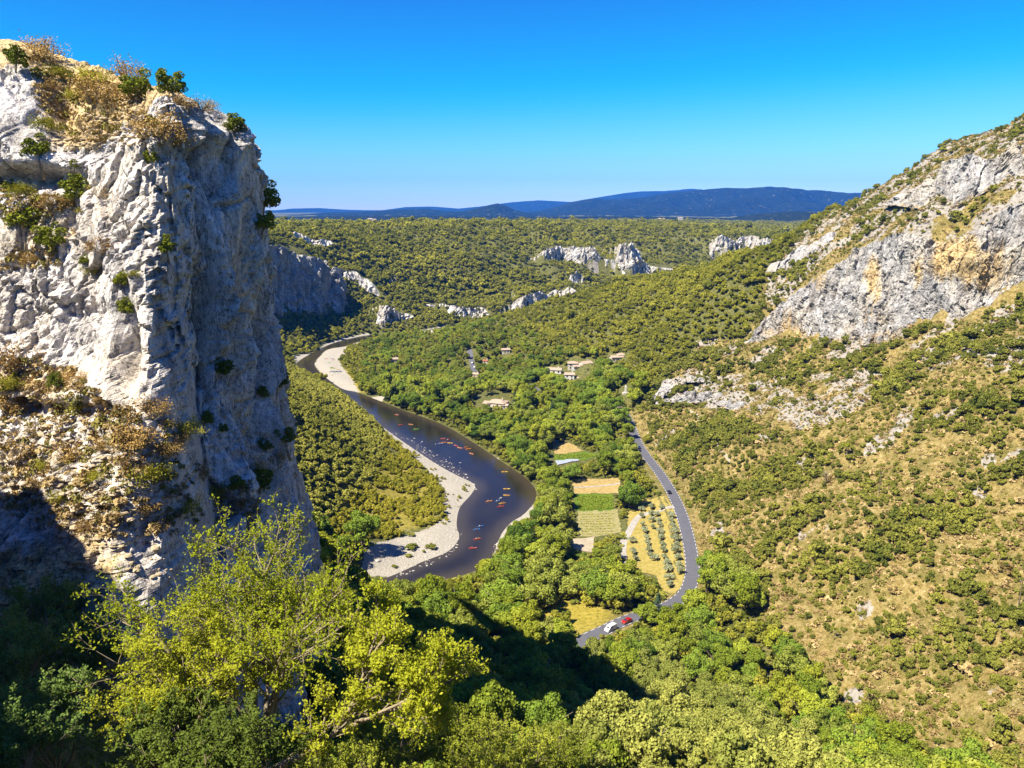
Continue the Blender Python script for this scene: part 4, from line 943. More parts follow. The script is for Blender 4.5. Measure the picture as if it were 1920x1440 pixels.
# ---- instanced masses (what nobody could count)
def scatter(name, P, scl, rot, idx, meshes, label, category):
    src = bpy.data.collections.new(name + '_source')
    for k, m_ in enumerate(meshes):
        src.objects.link(bpy.data.objects.new('%s_source_%02d' % (name, k), m_))
    me = bpy.data.meshes.new(name); me.vertices.add(len(P)); me.vertices.foreach_set('co', np.ascontiguousarray(P, np.float32).ravel())
    scl = np.asarray(scl, np.float32)
    if scl.ndim == 1: scl = np.repeat(scl[:, None], 3, 1)
    me.attributes.new('scl', 'FLOAT_VECTOR', 'POINT').data.foreach_set('vector', np.ascontiguousarray(scl).ravel())
    me.attributes.new('rot', 'FLOAT_VECTOR', 'POINT').data.foreach_set('vector', np.ascontiguousarray(np.stack([0 * rot, 0 * rot, rot], 1), np.float32).ravel())
    me.attributes.new('idx', 'INT', 'POINT').data.foreach_set('value', np.ascontiguousarray(idx, np.int32))
    o = put(name, me, kind='stuff', label=label, category=category)
    ng = bpy.data.node_groups.new(name + '_scatter', 'GeometryNodeTree')
    ng.interface.new_socket('Geometry', in_out='INPUT', socket_type='NodeSocketGeometry'); ng.interface.new_socket('Geometry', in_out='OUTPUT', socket_type='NodeSocketGeometry')
    N, Lk = ng.nodes, ng.links
    gi, go = N.new('NodeGroupInput'), N.new('NodeGroupOutput'); ip = N.new('GeometryNodeInstanceOnPoints'); ci = N.new('GeometryNodeCollectionInfo')
    ci.inputs['Collection'].default_value = src; ci.inputs['Separate Children'].default_value = True; ci.inputs['Reset Children'].default_value = True
    def na(nm, t):
        a = N.new('GeometryNodeInputNamedAttribute'); a.data_type = t; a.inputs[0].default_value = nm; return a.outputs[0]
    Lk.new(gi.outputs[0], ip.inputs['Points']); Lk.new(ci.outputs[0], ip.inputs['Instance']); ip.inputs['Pick Instance'].default_value = True
    Lk.new(na('idx', 'INT'), ip.inputs['Instance Index']); Lk.new(na('rot', 'FLOAT_VECTOR'), ip.inputs['Rotation']); Lk.new(na('scl', 'FLOAT_VECTOR'), ip.inputs['Scale'])
    Lk.new(ip.outputs[0], go.inputs[0])
    md = o.modifiers.new('scatter', 'NODES'); md.node_group = ng
    return o

# ---- where things grow: candidates on a jittered grid, sorted into zones by where they stand
def cands(x0, x1, y0, y1, step, seed):
    g = np.random.default_rng(seed); X, Y = np.meshgrid(np.arange(x0, x1, step), np.arange(y0, y1, step))
    X = X.ravel() + g.uniform(-0.48, 0.48, X.size) * step; Y = Y.ravel() + g.uniform(-0.48, 0.48, Y.size) * step
    P = np.stack([X, Y, zat(X, Y)], 1); u, v, d = project(P)
    k = (u > -260) & (u < 2180) & (v < 1720) & (d > 20)
    return P[k], u[k], v[k], d[k], g
def visible(P, up=3.0, n=40):
    t = np.linspace(0.25, 0.985, n)[None, :]; x = P[:, :1] * t; y = P[:, 1:2] * t; z = CAM_Z + (P[:, 2:3] + up - CAM_Z) * t
    return (z > zat(x, y) - 0.5).all(1)
EDGE_V = [0, 180, 250, 300, 420, 560, 720, 800, 960, 1040, 1100]; EDGE_U = [260, 400, 450, 490, 498, 520, 515, 555, 600, 600, 560]
def behind_cliff(u, v, d, margin=190): return (u < np.interp(v, EDGE_V, EDGE_U) - margin) & (d > 70) & (v < 1080)
HOUSE_SPOTS = []
FIELD_PX = [[(1036, 826), (1064, 826), (1096, 845), (1128, 852), (1100, 866), (1046, 876), (1032, 866)],
            [(1073, 898), (1162, 896), (1164, 925), (1076, 926)], [(1074, 926), (1150, 926), (1150, 958), (1082, 960)], [(1082, 958), (1158, 955), (1165, 998), (1120, 1006), (1086, 1006)],
            [(1068, 1010), (1114, 1006), (1112, 1036), (1076, 1030)]]
GROVE_PX = [(1170, 1050), (1176, 1000), (1178, 962), (1200, 935), (1250, 932), (1268, 962), (1278, 1005), (1288, 1060), (1290, 1090), (1262, 1114), (1246, 1110), (1230, 1080), (1190, 1068), (1172, 1080)]
BARE_PX = FIELD_PX + [GROVE_PX] + BEACH_PX + [[(1060, 1165), (1090, 1140), (1140, 1150), (1100, 1182)], [(875, 655), (890, 655), (892, 690), (880, 690)], [(975, 712), (1012, 728), (1012, 736), (975, 722)]]
HUMP_PX = [(250, 560), (470, 640), (515, 664), (560, 690), (640, 742), (700, 790), (722, 818), (716, 860), (700, 905), (640, 950), (600, 1000), (540, 1000), (470, 1000), (250, 1000)]
BAR_PX = [(722, 815), (750, 838), (800, 885), (836, 922), (828, 940), (838, 968), (800, 990), (760, 1004), (700, 1022), (640, 1030), (600, 1000), (640, 950), (700, 905), (716, 860)]
SHRUB_BEACH_PX = [(700, 1030), (850, 1000), (850, 1040), (720, 1070)]
PALE_PX = [[(985, 1165), (1060, 1205), (1110, 1240), (1160, 1270), (1140, 1290), (1080, 1260), (1000, 1200), (930, 1160)],
           [(1180, 1380), (1150, 1300), (1240, 1250), (1330, 1300), (1400, 1340), (1500, 1400), (1560, 1440), (1560, 1560), (1100, 1560), (1180, 1420)], [(1060, 1330), (1180, 1380), (1150, 1480), (1020, 1480)]]
def clear_of(u, v, d, P, road=5.0):
    bad = np.zeros(len(u), bool)
    for p in BARE_PX: bad |= inpoly(u, v, p)
    bad |= seg_dist(P[:, 0], P[:, 1], ROAD)[0] < road
    nb = (P[:, 0] > -330) & (P[:, 0] < 130) & (P[:, 1] > 150) & (P[:, 1] < 1100)
    s_ = np.full(len(u), 99.0); s_[nb] = river_sd(P[nb, 0], P[nb, 1]); bad |= s_ < 1.0
    for hx, hy, hr in HOUSE_SPOTS:
        bad |= (P[:, 0] - hx) ** 2 + (P[:, 1] - hy) ** 2 < hr ** 2
        f = (P[:, 1] > hy - 11) & (P[:, 1] < hy) & (np.abs(P[:, 0] - hx * P[:, 1] / hy) < hr * 0.9); bad |= f       # keep the front of the house open
    return ~bad

ROAD_CLEAR = [[(1186, 818), (1200, 826), (1240, 880), (1272, 935), (1300, 1010), (1310, 1070), (1292, 1100), (1284, 1080), (1270, 1000), (1244, 925), (1205, 865)], [(1262, 1120), (1286, 1098), (1290, 1118), (1262, 1142)], [(1206, 1146), (1236, 1132), (1240, 1140), (1210, 1154)], [(1076, 1206), (1100, 1186), (1132, 1172), (1136, 1156), (1174, 1152), (1172, 1172), (1130, 1188), (1106, 1208), (1112, 1232), (1094, 1218)], [(880, 655), (886, 655), (892, 690), (882, 690)], [(978, 716), (1010, 728), (1010, 734), (978, 722)]]
HOUSE_CLEAR = [[(1024, 680), (1056, 680), (1056, 698), (1024, 698)], [(1066, 668), (1114, 668), (1114, 690), (1070, 694)], [(1050, 698), (1088, 698), (1088, 710), (1050, 712)], [(1140, 660), (1174, 660), (1174, 674), (1140, 676)], [(908, 732), (958, 730), (958, 756), (890, 760), (890, 742)], [(940, 652), (958, 652), (958, 660), (940, 660)], [(906, 671), (914, 671), (914, 680), (906, 680)], [(888, 697), (900, 697), (898, 706), (886, 706)], [(1166, 712), (1180, 712), (1180, 736), (1160, 738)], [(735, 671), (746, 671), (746, 677), (735, 677)]]
RIVER_CLEAR = [RIV_PX[5:] + [(850, 1083), (905, 1064), (925, 1040), (938, 1005), (958, 980), (985, 962), (1006, 930), (985, 900), (935, 868), (880, 832), (825, 802), (757, 777), (700, 752), (660, 740), (608, 705), (590, 684)]]
MEADOW_CLEAR = [[(1060, 1165), (1090, 1140), (1140, 1150), (1100, 1182)]]
def in_front(P, h, r, polys):
    """Would a plant of height h and radius r here hide one of these open places?"""
    bad = np.zeros(len(P), bool)
    for dz, dx in ((0.35, 0), (0.7, 0), (0.95, 0), (0.6, -0.8), (0.6, 0.8)):
        Q = P.copy(); Q[:, 2] += h * dz; Q[:, 0] += r * dx; u, v, d = project(Q)
        for p in polys: bad |= inpoly(u, v, p)
    return bad
OPEN = FIELD_PX + [GROVE_PX] + ROAD_CLEAR + HOUSE_CLEAR + RIVER_CLEAR + MEADOW_CLEAR + BEACH_PX[:5]
# ================================================================== fields, tracks
def drape(name, px, mat, label, off=0.10, step=2.0, world=None, category='field', **props):
    W = hits(px) if world is None else world
    W2 = []; gj = np.random.default_rng(len(W) + int(abs(W[0, 0]) * 10))
    for i_ in range(len(W)):                                   # ragged field edge
        a_, b_ = W[i_], W[(i_ + 1) % len(W)]; m_ = max(1, int(np.linalg.norm(b_ - a_) / 1.3))
        for t_ in np.arange(m_) / m_: W2.append(a_ * (1 - t_) + b_ * t_ + np.append(gj.normal(0, 0.28, 2), 0))
    W = np.array(W2)
    poly = [Vector((p[0], p[1])) for p in W]; n = len(poly)
    x0, y0 = W[:, 0].min(), W[:, 1].min(); X, Y = np.meshgrid(np.arange(x0, W[:, 0].max(), step), np.arange(y0, W[:, 1].max(), step))
    ins = inpoly(X.ravel(), Y.ravel(), W[:, :2]) & (seg_dist(X.ravel(), Y.ravel(), W[:, :2], True)[0] > step * 0.4)
    pts = poly + [Vector((a, b)) for a, b in zip(X.ravel()[ins], Y.ravel()[ins])]
    r = delaunay_2d_cdt(pts, [], [list(range(n))], 1, 1e-4)
    V = np.array([(p.x, p.y) for p in r[0]]); V = np.column_stack([V, zat(V[:, 0], V[:, 1]) + off])
    return put(name, mesh_np(name, V, np.array([f for f in r[2] if len(f) == 3]), True, None, [mat]), kind='structure', label=label, category=category, **props)
def soil(name, stops, band=0.0, ang=0.0):
    m = Mat(name, 0.95, 0.05); p = m.pos(); f = m.noise(p, 0.8, 5, 0.65)
    if band:
        w = m.n.new('ShaderNodeTexWave'); w.wave_type = 'BANDS'; w.bands_direction = 'Y'; w.inputs['Scale'].default_value = band; w.inputs['Distortion'].default_value = 1.5; m.l.new(p, w.inputs[0])
        f = m.math('ADD', m.math('MULTIPLY', f, 0.65), m.math('MULTIPLY', w.outputs['Fac'], 0.35))
    m.color(m.ramp(f, stops)); return m.m
S_straw = soil('straw_stubble', [(0.3, (0.26, 0.19, 0.06)), (0.5, (0.40, 0.29, 0.11)), (0.7, (0.47, 0.37, 0.19))])
S_green = soil('green_crop', [(0.3, (0.05, 0.10, 0.01)), (0.5, (0.09, 0.17, 0.012)), (0.7, (0.19, 0.24, 0.03))], 0.35)
S_rows = soil('vegetable_rows', [(0.30, (0.10, 0.15, 0.02)), (0.44, (0.26, 0.24, 0.08)), (0.58, (0.38, 0.31, 0.15)), (0.7, (0.45, 0.38, 0.22))], 0.5)
S_grove = soil('dry_yellow_grass', [(0.3, (0.22, 0.19, 0.04)), (0.5, (0.37, 0.29, 0.075)), (0.7, (0.43, 0.35, 0.14))])
S_sand = soil('pale_bare_earth', [(0.3, (0.34, 0.27, 0.18)), (0.6, (0.46, 0.39, 0.29))])
S_track = soil('white_gravel', [(0.3, (0.30, 0.27, 0.23)), (0.6, (0.42, 0.39, 0.35))])
drape('field', FIELD_PX[1], S_straw, 'straw coloured field with a pale track across it, the widest below the hedge')
drape('field', FIELD_PX[2], S_green, 'bright green crop field in the middle of the valley floor')
drape('field', FIELD_PX[3], S_rows, 'vegetable plot in mixed green and straw rows')
drape('field', FIELD_PX[4], S_sand, 'small bare pale plot nearest the trees')
drape('field', [(1034, 832), (1062, 828), (1094, 846), (1040, 852)], S_straw, 'small straw coloured plot beyond the hedge', 0.10)
drape('field', [(1038, 853), (1096, 847), (1128, 852), (1100, 862), (1042, 866)], S_green, 'narrow green strip beyond the hedge', 0.10)
drape('field', GROVE_PX, S_grove, 'dry yellow grass of the olive grove beside the road', 0.10)
def track(name, px, width, mat, label, off=0.16):
    L_ = smooth_line(hits(px)[:, :2], 1.5); z = zat(L_[:, 0], L_[:, 1]); A, B = strip(L_, z, -width / 2, width / 2, off)
    A[:, 2] = zat(A[:, 0], A[:, 1]) + off; B[:, 2] = zat(B[:, 0], B[:, 1]) + off; n = len(A); i = np.arange(n - 1)
    return put(name, mesh_np(name, np.vstack([A, B]), np.stack([i, i + 1, n + i + 1, n + i], 1), True, None, [mat]), kind='structure', label=label, category='path')
track('path', [(1264, 951), (1244, 955), (1210, 964), (1196, 971), (1187, 984), (1178, 1001), (1170, 1014), (1167, 1032), (1168, 1050), (1166, 1062)], 3.0, S_track, 'white gravel track along the edge of the olive grove')
track('path', [(1076, 914), (1110, 913), (1140, 910), (1163, 906)], 1.6, S_track, 'pale track crossing the straw field')
track('road', [(879, 654), (882, 664), (884, 675), (887, 690), (890, 698)], 4.0, M_asph.m, 'short stretch of road seen among trees left of the village', 0.25)
track('road', [(974, 716), (990, 721), (1006, 729), (1012, 734)], 3.6, M_asph.m, 'short grey lane below the white houses', 0.25)
track('path', [(1188, 676), (1194, 690), (1200, 702), (1210, 712)], 3.0, S_sand, 'pale dirt path rising beside the village', 0.3)
track('path', [(1293, 770), (1310, 790), (1330, 810), (1345, 838), (1368, 868)], 1.2, S_sand, 'thin pale footpath down the hillside', 0.3)
M_sheet = plain('white_fleece', (0.36, 0.40, 0.46), 0.5, 0.4, 0.35, 1.5)
drape('crop_cover', [(1040, 865), (1080, 862), (1086, 864), (1046, 873)], M_sheet, 'white fleece sheet laid over a crop bed', 0.5, category='crop cover')
drape('crop_cover', [(1027, 829), (1048, 826), (1048, 830), (1027, 833)], M_sheet, 'thin white fleece strip at the far edge of the plots', 0.5, category='crop cover')
# crops standing in rows
def crop_rows(px, rows, per, size, mat, name, label):
    q = hits(px); g = np.random.default_rng(len(px) * 7 + rows); P = []
    for r in np.linspace(0.05, 0.95, rows):
        a = q[0] * (1 - r) + q[3] * r; b = q[1] * (1 - r) + q[2] * r; t = g.uniform(0, 1, per)[:, None]; P.append(a * (1 - t) + b * t + g.normal(0, 0.18, (per, 3)))
    P = np.vstack(P); P[:, 2] = zat(P[:, 0], P[:, 1]) + 0.15 + g.uniform(0, 0.3, len(P))
    V, F = leaf_quads(P, unit(g.normal(0, 0.5, P.shape) + [0, 0, 1]), size, g)
    put(name, mesh_np(name, V, F, False, {'var': np.repeat(g.uniform(0, 1, len(P)), 4)}, [mat]), kind='stuff', label=label, category='crop')
crop_rows([(1082, 930), (1148, 928), (1148, 956), (1086, 958)], 22, 110, 0.28, L_lush, 'crop_leaves', 'leafy green crop rows in the bright field')
crop_rows([(1088, 964), (1150, 962), (1150, 1004), (1090, 1004)], 9, 70, 0.26, L_willow, 'crop_leaves', 'sparse vegetable rows in the mixed plot')
crop_rows([(1042, 853), (1120, 851), (1112, 857), (1042, 861)], 5, 120, 0.35, L_lush, 'crop_leaves', 'thick green row beyond the hedge')

# ================================================================== houses
M_plaster = plain('cream_plaster', (0.66, 0.60, 0.50), 0.9, 0.1, 0.10, 0.8)
M_whitew = plain('white_plaster', (0.76, 0.73, 0.67), 0.9, 0.1, 0.07, 0.8)
M_stonew = plain('stone_wall', (0.50, 0.42, 0.32), 0.95, 0.1, 0.25, 1.5)
def tiles(name, a, b):
    m = Mat(name, 0.9, 0.1); p = m.pos(); w = m.n.new('ShaderNodeTexWave'); w.inputs['Scale'].default_value = 1.3; w.inputs['Distortion'].default_value = 0.6; m.l.new(p, w.inputs[0])
    f = m.math('ADD', m.math('MULTIPLY', m.noise(p, 1.6, 4, 0.7), 0.7), m.math('MULTIPLY', w.outputs['Fac'], 0.25)); m.color(m.mix(f, a, b)); m.bump(w.outputs['Fac'], 0.6, 0.12); return m.m
T_tan = tiles('tan_roof_tiles', (0.36, 0.26, 0.19), (0.66, 0.52, 0.40)); T_red = tiles('red_roof_tiles', (0.30, 0.09, 0.05), (0.52, 0.20, 0.12))
M_shut = plain('blue_grey_shutter', (0.22, 0.27, 0.30), 0.6); M_wood = plain('brown_door', (0.16, 0.10, 0.06), 0.6)
M_pane = Mat('window_glass', 0.1, 0.5); M_pane.color((0.03, 0.04, 0.05)); M_pane = M_pane.m
def house(px, label, blocks, rot, group=None, name='stone_house'):
    """blocks: (dx, dy, width, depth, wall height, turn, wall material, roof material, hip)."""
    h0 = hit(*px); base = np.array([h0[0], h0[1]])
    rad = max(math.hypot(b[0], b[1]) + max(b[2], b[3]) * 0.55 for b in blocks) + 0.3
    HOUSE_SPOTS.append((h0[0], h0[1], rad))
    R_ = rot; zs = [float(zat(h0[0] + b[0] * math.cos(R_) - b[1] * math.sin(R_), h0[1] + b[0] * math.sin(R_) + b[1] * math.cos(R_))) for b in blocks]
    o = empty(name, (h0[0], h0[1], min(zs)), (0, 0, rot), (0.85, 0.85, 0.85), label=label, category='house', group=group or 'houses of the valley village')
    for k, (dx, dy, w, d, h, tw, wm, rm, hip) in enumerate(blocks):
        ca, sa = math.cos(tw), math.sin(tw)
        T = lambda x, y, z: (dx + ca * x - sa * y, dy + sa * x + ca * y, z)
        rise = d * 0.5 * 0.36; zb = -2.0
        mb = MB(); x, y = w / 2, d / 2
        if hip: mb.add([T(-x, -y, zb), T(x, -y, zb), T(x, y, zb), T(-x, y, zb), T(-x, -y, h), T(x, -y, h), T(x, y, h), T(-x, y, h)], [(0, 1, 5, 4), (1, 2, 6, 5), (2, 3, 7, 6), (3, 0, 4, 7), (4, 5, 6, 7)])
        else: mb.add([T(-x, -y, zb), T(x, -y, zb), T(x, y, zb), T(-x, y, zb), T(-x, -y, h), T(x, -y, h), T(x, y, h), T(-x, y, h), T(-x, 0, h + rise), T(x, 0, h + rise)], [(0, 1, 5, 4), (1, 2, 6, 9, 5), (2, 3, 7, 6), (3, 0, 4, 8, 7), (4, 5, 9, 8), (6, 7, 8, 9)])
        mb.build('wall', wm, o)
        e = 0.5; ze = h - 0.36 * e; xr = x + e if not hip else x - d * 0.45
        rb = MB()
        up = [T(-x - e, -y - e, ze + 0.08), T(x + e, -y - e, ze + 0.08), T(xr, 0, h + rise + 0.1), T(-xr, 0, h + rise + 0.1), T(-x - e, y + e, ze + 0.08), T(x + e, y + e, ze + 0.08)]
        dn = [(p_[0], p_[1], p_[2] + 0.2) for p_ in up]; V8 = up + dn
        rb.add(V8, [(0, 3, 2, 1), (4, 5, 2, 3), (6, 7, 8, 9), (10, 9, 8, 11), (0, 1, 7, 6), (4, 10, 11, 5), (0, 6, 9, 3), (3, 9, 10, 4), (1, 2, 8, 7), (2, 5, 11, 8)] if not hip else
               [(0, 3, 2, 1), (4, 5, 2, 3), (0, 4, 3), (1, 2, 5), (6, 7, 8, 9), (10, 9, 8, 11), (6, 9, 10), (7, 11, 8), (0, 1, 7, 6), (4, 10, 11, 5), (0, 6, 10, 4), (1, 5, 11, 7)])
        ro = rb.build('roof', rm, o)
        if k == 0:
            MB().box(T(w * 0.25, 0.6, h + rise + 0.5), (0.8, 0.7, 1.7), tw).build('chimney', wm, ro)
            MB().box(T(-w * 0.12, -y - 0.03, 1.05), (1.1, 0.12, 2.1), tw).build('door', M_wood, o)
        nwin = max(1, int(w / 3.4)); fl = [1.5] if h < 4.2 else [1.5, 4.1]
        for zf in fl:
            for i in range(nwin):
                xw = -x + w * (i + 0.5) / nwin
                if zf < 2 and k == 0 and abs(xw + w * 0.12) < 1.2: continue
                f = MB(); sx, sz = 0.55, 0.75
                for q_ in ((-sx - 0.06, 0, 0.12, 2 * sz + 0.24), (sx + 0.06, 0, 0.12, 2 * sz + 0.24)): f.box(T(xw + q_[0], -y - 0.04, zf + q_[1]), (q_[2], 0.10, q_[3]), tw)
                for q_ in ((0, sz + 0.06), (0, -sz - 0.06)): f.box(T(xw, -y - 0.04, zf + q_[1]), (2 * sx, 0.10, 0.12), tw)
                wo = f.build('window', M_shut, o); MB().box(T(xw, -y - 0.01, zf), (2 * sx, 0.05, 2 * sz), tw).build('pane', M_pane, wo)
            xs_ = -x - 0.02
            f = MB().box(T(xs_ - 0.02, 0.3, zf), (0.08, 1.3, 1.7), tw); wo = f.build('window', M_shut, o); MB().box(T(xs_ - 0.06, 0.3, zf), (0.06, 1.0, 1.4), tw).build('pane', M_pane, wo)
    return o
house((1040, 700), 'long white house with a tan roof, leftmost of the village cluster', [(0, 0, 12.5, 7.5, 5.6, 0, M_whitew, T_tan, False), (-8, -1, 4.5, 4, 2.8, 0, M_plaster, T_tan, False)], R(-14))
house((1087, 688), 'large cream farmhouse of several wings with tan roofs in the village cluster', [(5.5, 1, 9.5, 8, 6.2, R(20), M_plaster, T_tan, False), (-5, 7.0, 9, 7, 5.2, R(-5), M_plaster, T_tan, True), (-2.5, -3.5, 9, 5.5, 4.2, R(10), M_whitew, T_tan, False)], R(4))
house((1068, 713), 'small white house with a brown roof at the foot of the village cluster', [(0, 0, 8, 6.5, 5.4, 0, M_whitew, T_tan, False), (8.5, 0, 8, 3.0, 2.4, 0, M_plaster, T_tan, False)], R(-8))
house((1157, 676), 'low pale house with a tan roof standing alone above the village', [(0, 0, 12, 6.5, 3.4, 0, M_plaster, T_tan, False), (4.5, 2, 7, 6, 4.8, 0, M_whitew, T_tan, True)], R(12))
house((934, 760), 'broad house with a wide terracotta roof near the river trees', [(0, 0, 14, 11, 4.0, 0, M_plaster, T_tan, True), (-7.5, -2, 6, 7, 3.0, 0, M_stonew, T_tan, False), (7.5, -3, 5, 5, 2.8, 0, M_plaster, T_tan, False)], R(-22))
house((948, 661), 'small tan roofed house half hidden in trees above the bend of the lane', [(0, 0, 8, 6, 3.2, 0, M_plaster, T_tan, False)], R(8))
house((911, 681), 'little hut with a bright red roof left of the village', [(0, 0, 4.5, 4, 2.6, 0, M_plaster, T_red, False)], R(-20))
house((893, 706), 'low shed with a flat tan roof below the stretch of road', [(0, 0, 6, 5, 2.6, 0, M_stonew, T_tan, False)], R(-30))
house((739, 678), 'small house whose tan roof shows among yellow trees by the far beach', [(0, 0, 8, 6, 3.0, 0, M_plaster, T_tan, False)], R(10))
for k, ((u, v), w) in enumerate([((634, 413), 22), ((655, 413), 16), ((664, 414), 20), ((694, 414), 18), ((702, 413), 14), ((800, 415), 40), ((1240, 405), 26), ((1276, 403), 20)]):
    q = at_y(u, v, 3050 + k * 17); q[2] = float(zat(q[0], q[1]))
    o = empty('distant_house', tuple(q), (0, 0, R(12 * k % 50 - 20)), label='tiny white house of the hamlet on the plateau horizon' if k < 5 else ('long white farm building on the plateau rim, middle of the horizon' if k == 5 else 'white house on the right part of the plateau rim'), category='house', group='houses on the plateau horizon')
    MB().box((0, 0, 3 + 4), (w, 9, 14)).build('wall', M_whitew, o)
    MB().add([(-w / 2, -5, 14), (w / 2, -5, 14), (w / 2, 5, 14), (-w / 2, 5, 14), (-w / 2, 0, 17), (w / 2, 0, 17)], [(0, 1, 5, 4), (2, 3, 4, 5), (0, 4, 3), (1, 2, 5), (0, 3, 2, 1)]).build('roof', T_tan, o)
# ruined stone pillar
h0 = hit(1173, 738); o = empty('stone_pillar', tuple(h0), (0, 0, 0.2), (0.7, 0.7, 0.7), label='slender pale stone pillar on a low base above the road', category='pillar')
HOUSE_SPOTS.append((h0[0], h0[1], 4.0))
MB().box((0, 0, 0.2), (5.5, 3.6, 2.0)).build('base', M_plaster, o); MB().loft([[(-.8, -.7, 1.1), (.8, -.7, 1.1), (.8, .7, 1.1), (-.8, .7, 1.1)], [(-.7, -.6, 6.4), (.7, -.6, 6.4), (.7, .6, 6.4), (-.7, .6, 6.4)], [(-.25, -.2, 7.8), (.25, -.2, 7.8), (.25, .2, 7.8), (-.25, .2, 7.8)]]).build('shaft', M_whitew, o)

# ================================================================== vehicles
def paint(name, col): 
    m = Mat(name, 0.25, 0.5); m.color(col); m.p.inputs['Coat Weight'].default_value = 0.5; return m.m
M_tyre = plain('tyre_rubber', (0.02, 0.02, 0.02), 0.9); M_rim = plain('wheel_metal', (0.45, 0.45, 0.46), 0.35, 0.5); M_lamp = plain('lamp_glass', (0.75, 0.72, 0.65), 0.2); M_rear = plain('red_lamp', (0.45, 0.02, 0.02), 0.3)
def vehicle(name, loc, rz, col, label, van=False, group='vehicles on the road and lanes'):
    o = empty(name, loc, (0, 0, rz), (0.85, 0.85, 0.85), label=label, category='van' if van else 'car', group=group)
    m = paint('paint_' + col[0], col[1])
    if van: prof = [(-2.3, .35), (-2.35, 1.3), (-2.2, 2.15), (0.9, 2.2), (1.6, 1.45), (2.35, 1.15), (2.45, .4)]; gl = [(0.95, 2.08), (1.55, 1.5), (0.2, 1.42), (0.2, 2.05)]
    else: prof = [(-2.1, .35), (-2.15, .95), (-1.75, 1.05), (-1.35, 1.45), (0.25, 1.48), (1.0, 1.0), (2.0, .82), (2.1, .38)]; gl = [(-1.3, 1.38), (0.22, 1.41), (0.85, 1.02), (-1.65, 1.04)]
    w0, w1 = (0.98, 0.92) if van else (0.88, 0.68)
    ring = lambda s: [(x, s * (w1 if z > 1.25 else w0), z) for x, z in prof]
    ring2 = lambda s: [(x, s * ((w1 if z > 1.25 else w0) - 0.08), z - 0.0) for x, z in prof]
    MB().loft([ring(-1), ring(1)]).build('body', m, o)
    for s in (-1, 1):
        MB().add([(x, s * ((w1 if z > 1.25 else w0) + 0.012), z) for x, z in gl], [(0, 1, 2, 3)]).build('side_window', M_pane, o)
        MB().box((prof[-1][0] - 0.02 if not van else 2.42, s * 0.62, 0.72), (0.08, 0.3, 0.16)).build('headlight', M_lamp, o)
        MB().box((prof[0][0] - 0.02, s * 0.66, 0.8), (0.08, 0.22, 0.2)).build('tail_light', M_rear, o)
        for xw in (-1.3, 1.35):
            c_ = [(xw + 0.32 * math.cos(a), s * 0.88, 0.32 + 0.32 * math.sin(a)) for a in np.linspace(0, 2 * math.pi, 13)[:-1]]; d_ = [(x, s * 0.68, z) for x, y, z in c_]
            ty = MB().loft([c_, d_]).build('wheel', M_tyre, o)
            MB().loft([[(xw + 0.19 * math.cos(a), s * 0.89, 0.32 + 0.19 * math.sin(a)) for a in np.linspace(0, 2 * math.pi, 9)[:-1]], [(xw + 0.19 * math.cos(a), s * 0.80, 0.32 + 0.19 * math.sin(a)) for a in np.linspace(0, 2 * math.pi, 9)[:-1]]]).build('rim', M_rim, ty)
    xf = [(1.02, 2.03), (1.6, 1.47)] if van else [(0.32, 1.44), (1.0, 1.02)]
    MB().add([(xf[0][0], -0.62, xf[0][1]), (xf[0][0], 0.62, xf[0][1]), (xf[1][0] + .02, 0.74, xf[1][1] + .02), (xf[1][0] + .02, -0.74, xf[1][1] + .02)], [(0, 1, 2, 3)]).build('windscreen', M_pane, o)
    return o
def on_road(u, v, off=0.0):
    p = at_z(u, v, 9.0); d, t = seg_dist(np.array([p[0]]), np.array([p[1]]), ROAD); i = int(np.clip(t[0], 1, len(ROAD) - 2)); e = ROAD[i + 1] - ROAD[i - 1]; a = math.atan2(e[1], e[0]); n = np.array([math.sin(a), -math.cos(a)])
    q = ROAD[i] + n * off; return (q[0], q[1], ROAD_Z[i] + 0.05), a
loc, a = on_road(1144, 1178, 1.2); vehicle('parked_van', loc, a + math.pi, ('white', (0.80, 0.80, 0.80)), 'white van on the road beside the yellow meadow', True)
loc, a = on_road(1174, 1164, 1.2); vehicle('parked_car', loc, a + math.pi, ('red', (0.42, 0.012, 0.015)), 'dark red car just beyond the white van on the road')
loc, a = on_road(1199, 842, -1.2); vehicle('parked_car', loc, a, ('dark_blue', (0.02, 0.03, 0.08)), 'dark car at the upper end of the road')
loc, a = on_road(1250, 925, -1.3); vehicle('parked_car', loc, a, ('black', (0.015, 0.015, 0.02)), 'dark car in tree shade at the mouth of the white track')
for (u, v), rz, c_, lab in [((884, 672), 1.2, ('navy', (0.02, 0.05, 0.16)), 'blue car parked on the upper stretch of road among trees'), ((886, 682), 1.3, ('silver', (0.6, 0.6, 0.62)), 'silver car parked below the blue one among trees'), ((890, 690), 1.4, ('white', (0.8, 0.8, 0.8)), 'white car at the lower end of the lane among trees'),
                            ((982, 719), -0.5, ('white', (0.8, 0.8, 0.8)), 'white car on the lane below the white houses'), ((992, 723), -0.5, ('silver', (0.6, 0.6, 0.62)), 'silver car on the lane below the white houses'), ((950, 703), 0.2, ('white', (0.8, 0.8, 0.8)), 'white van parked among trees above the terracotta roof'), ((897, 747), 0.6, ('navy', (0.02, 0.05, 0.16)), 'dark blue car on the yard of the terracotta roofed house')]:
    h0 = hit(u, v); vehicle('parked_van' if 'van' in lab else 'parked_car', (h0[0], h0[1], h0[2] + 0.3), rz, c_, lab, 'van' in lab); HOUSE_SPOTS.append((h0[0], h0[1], 3.5))

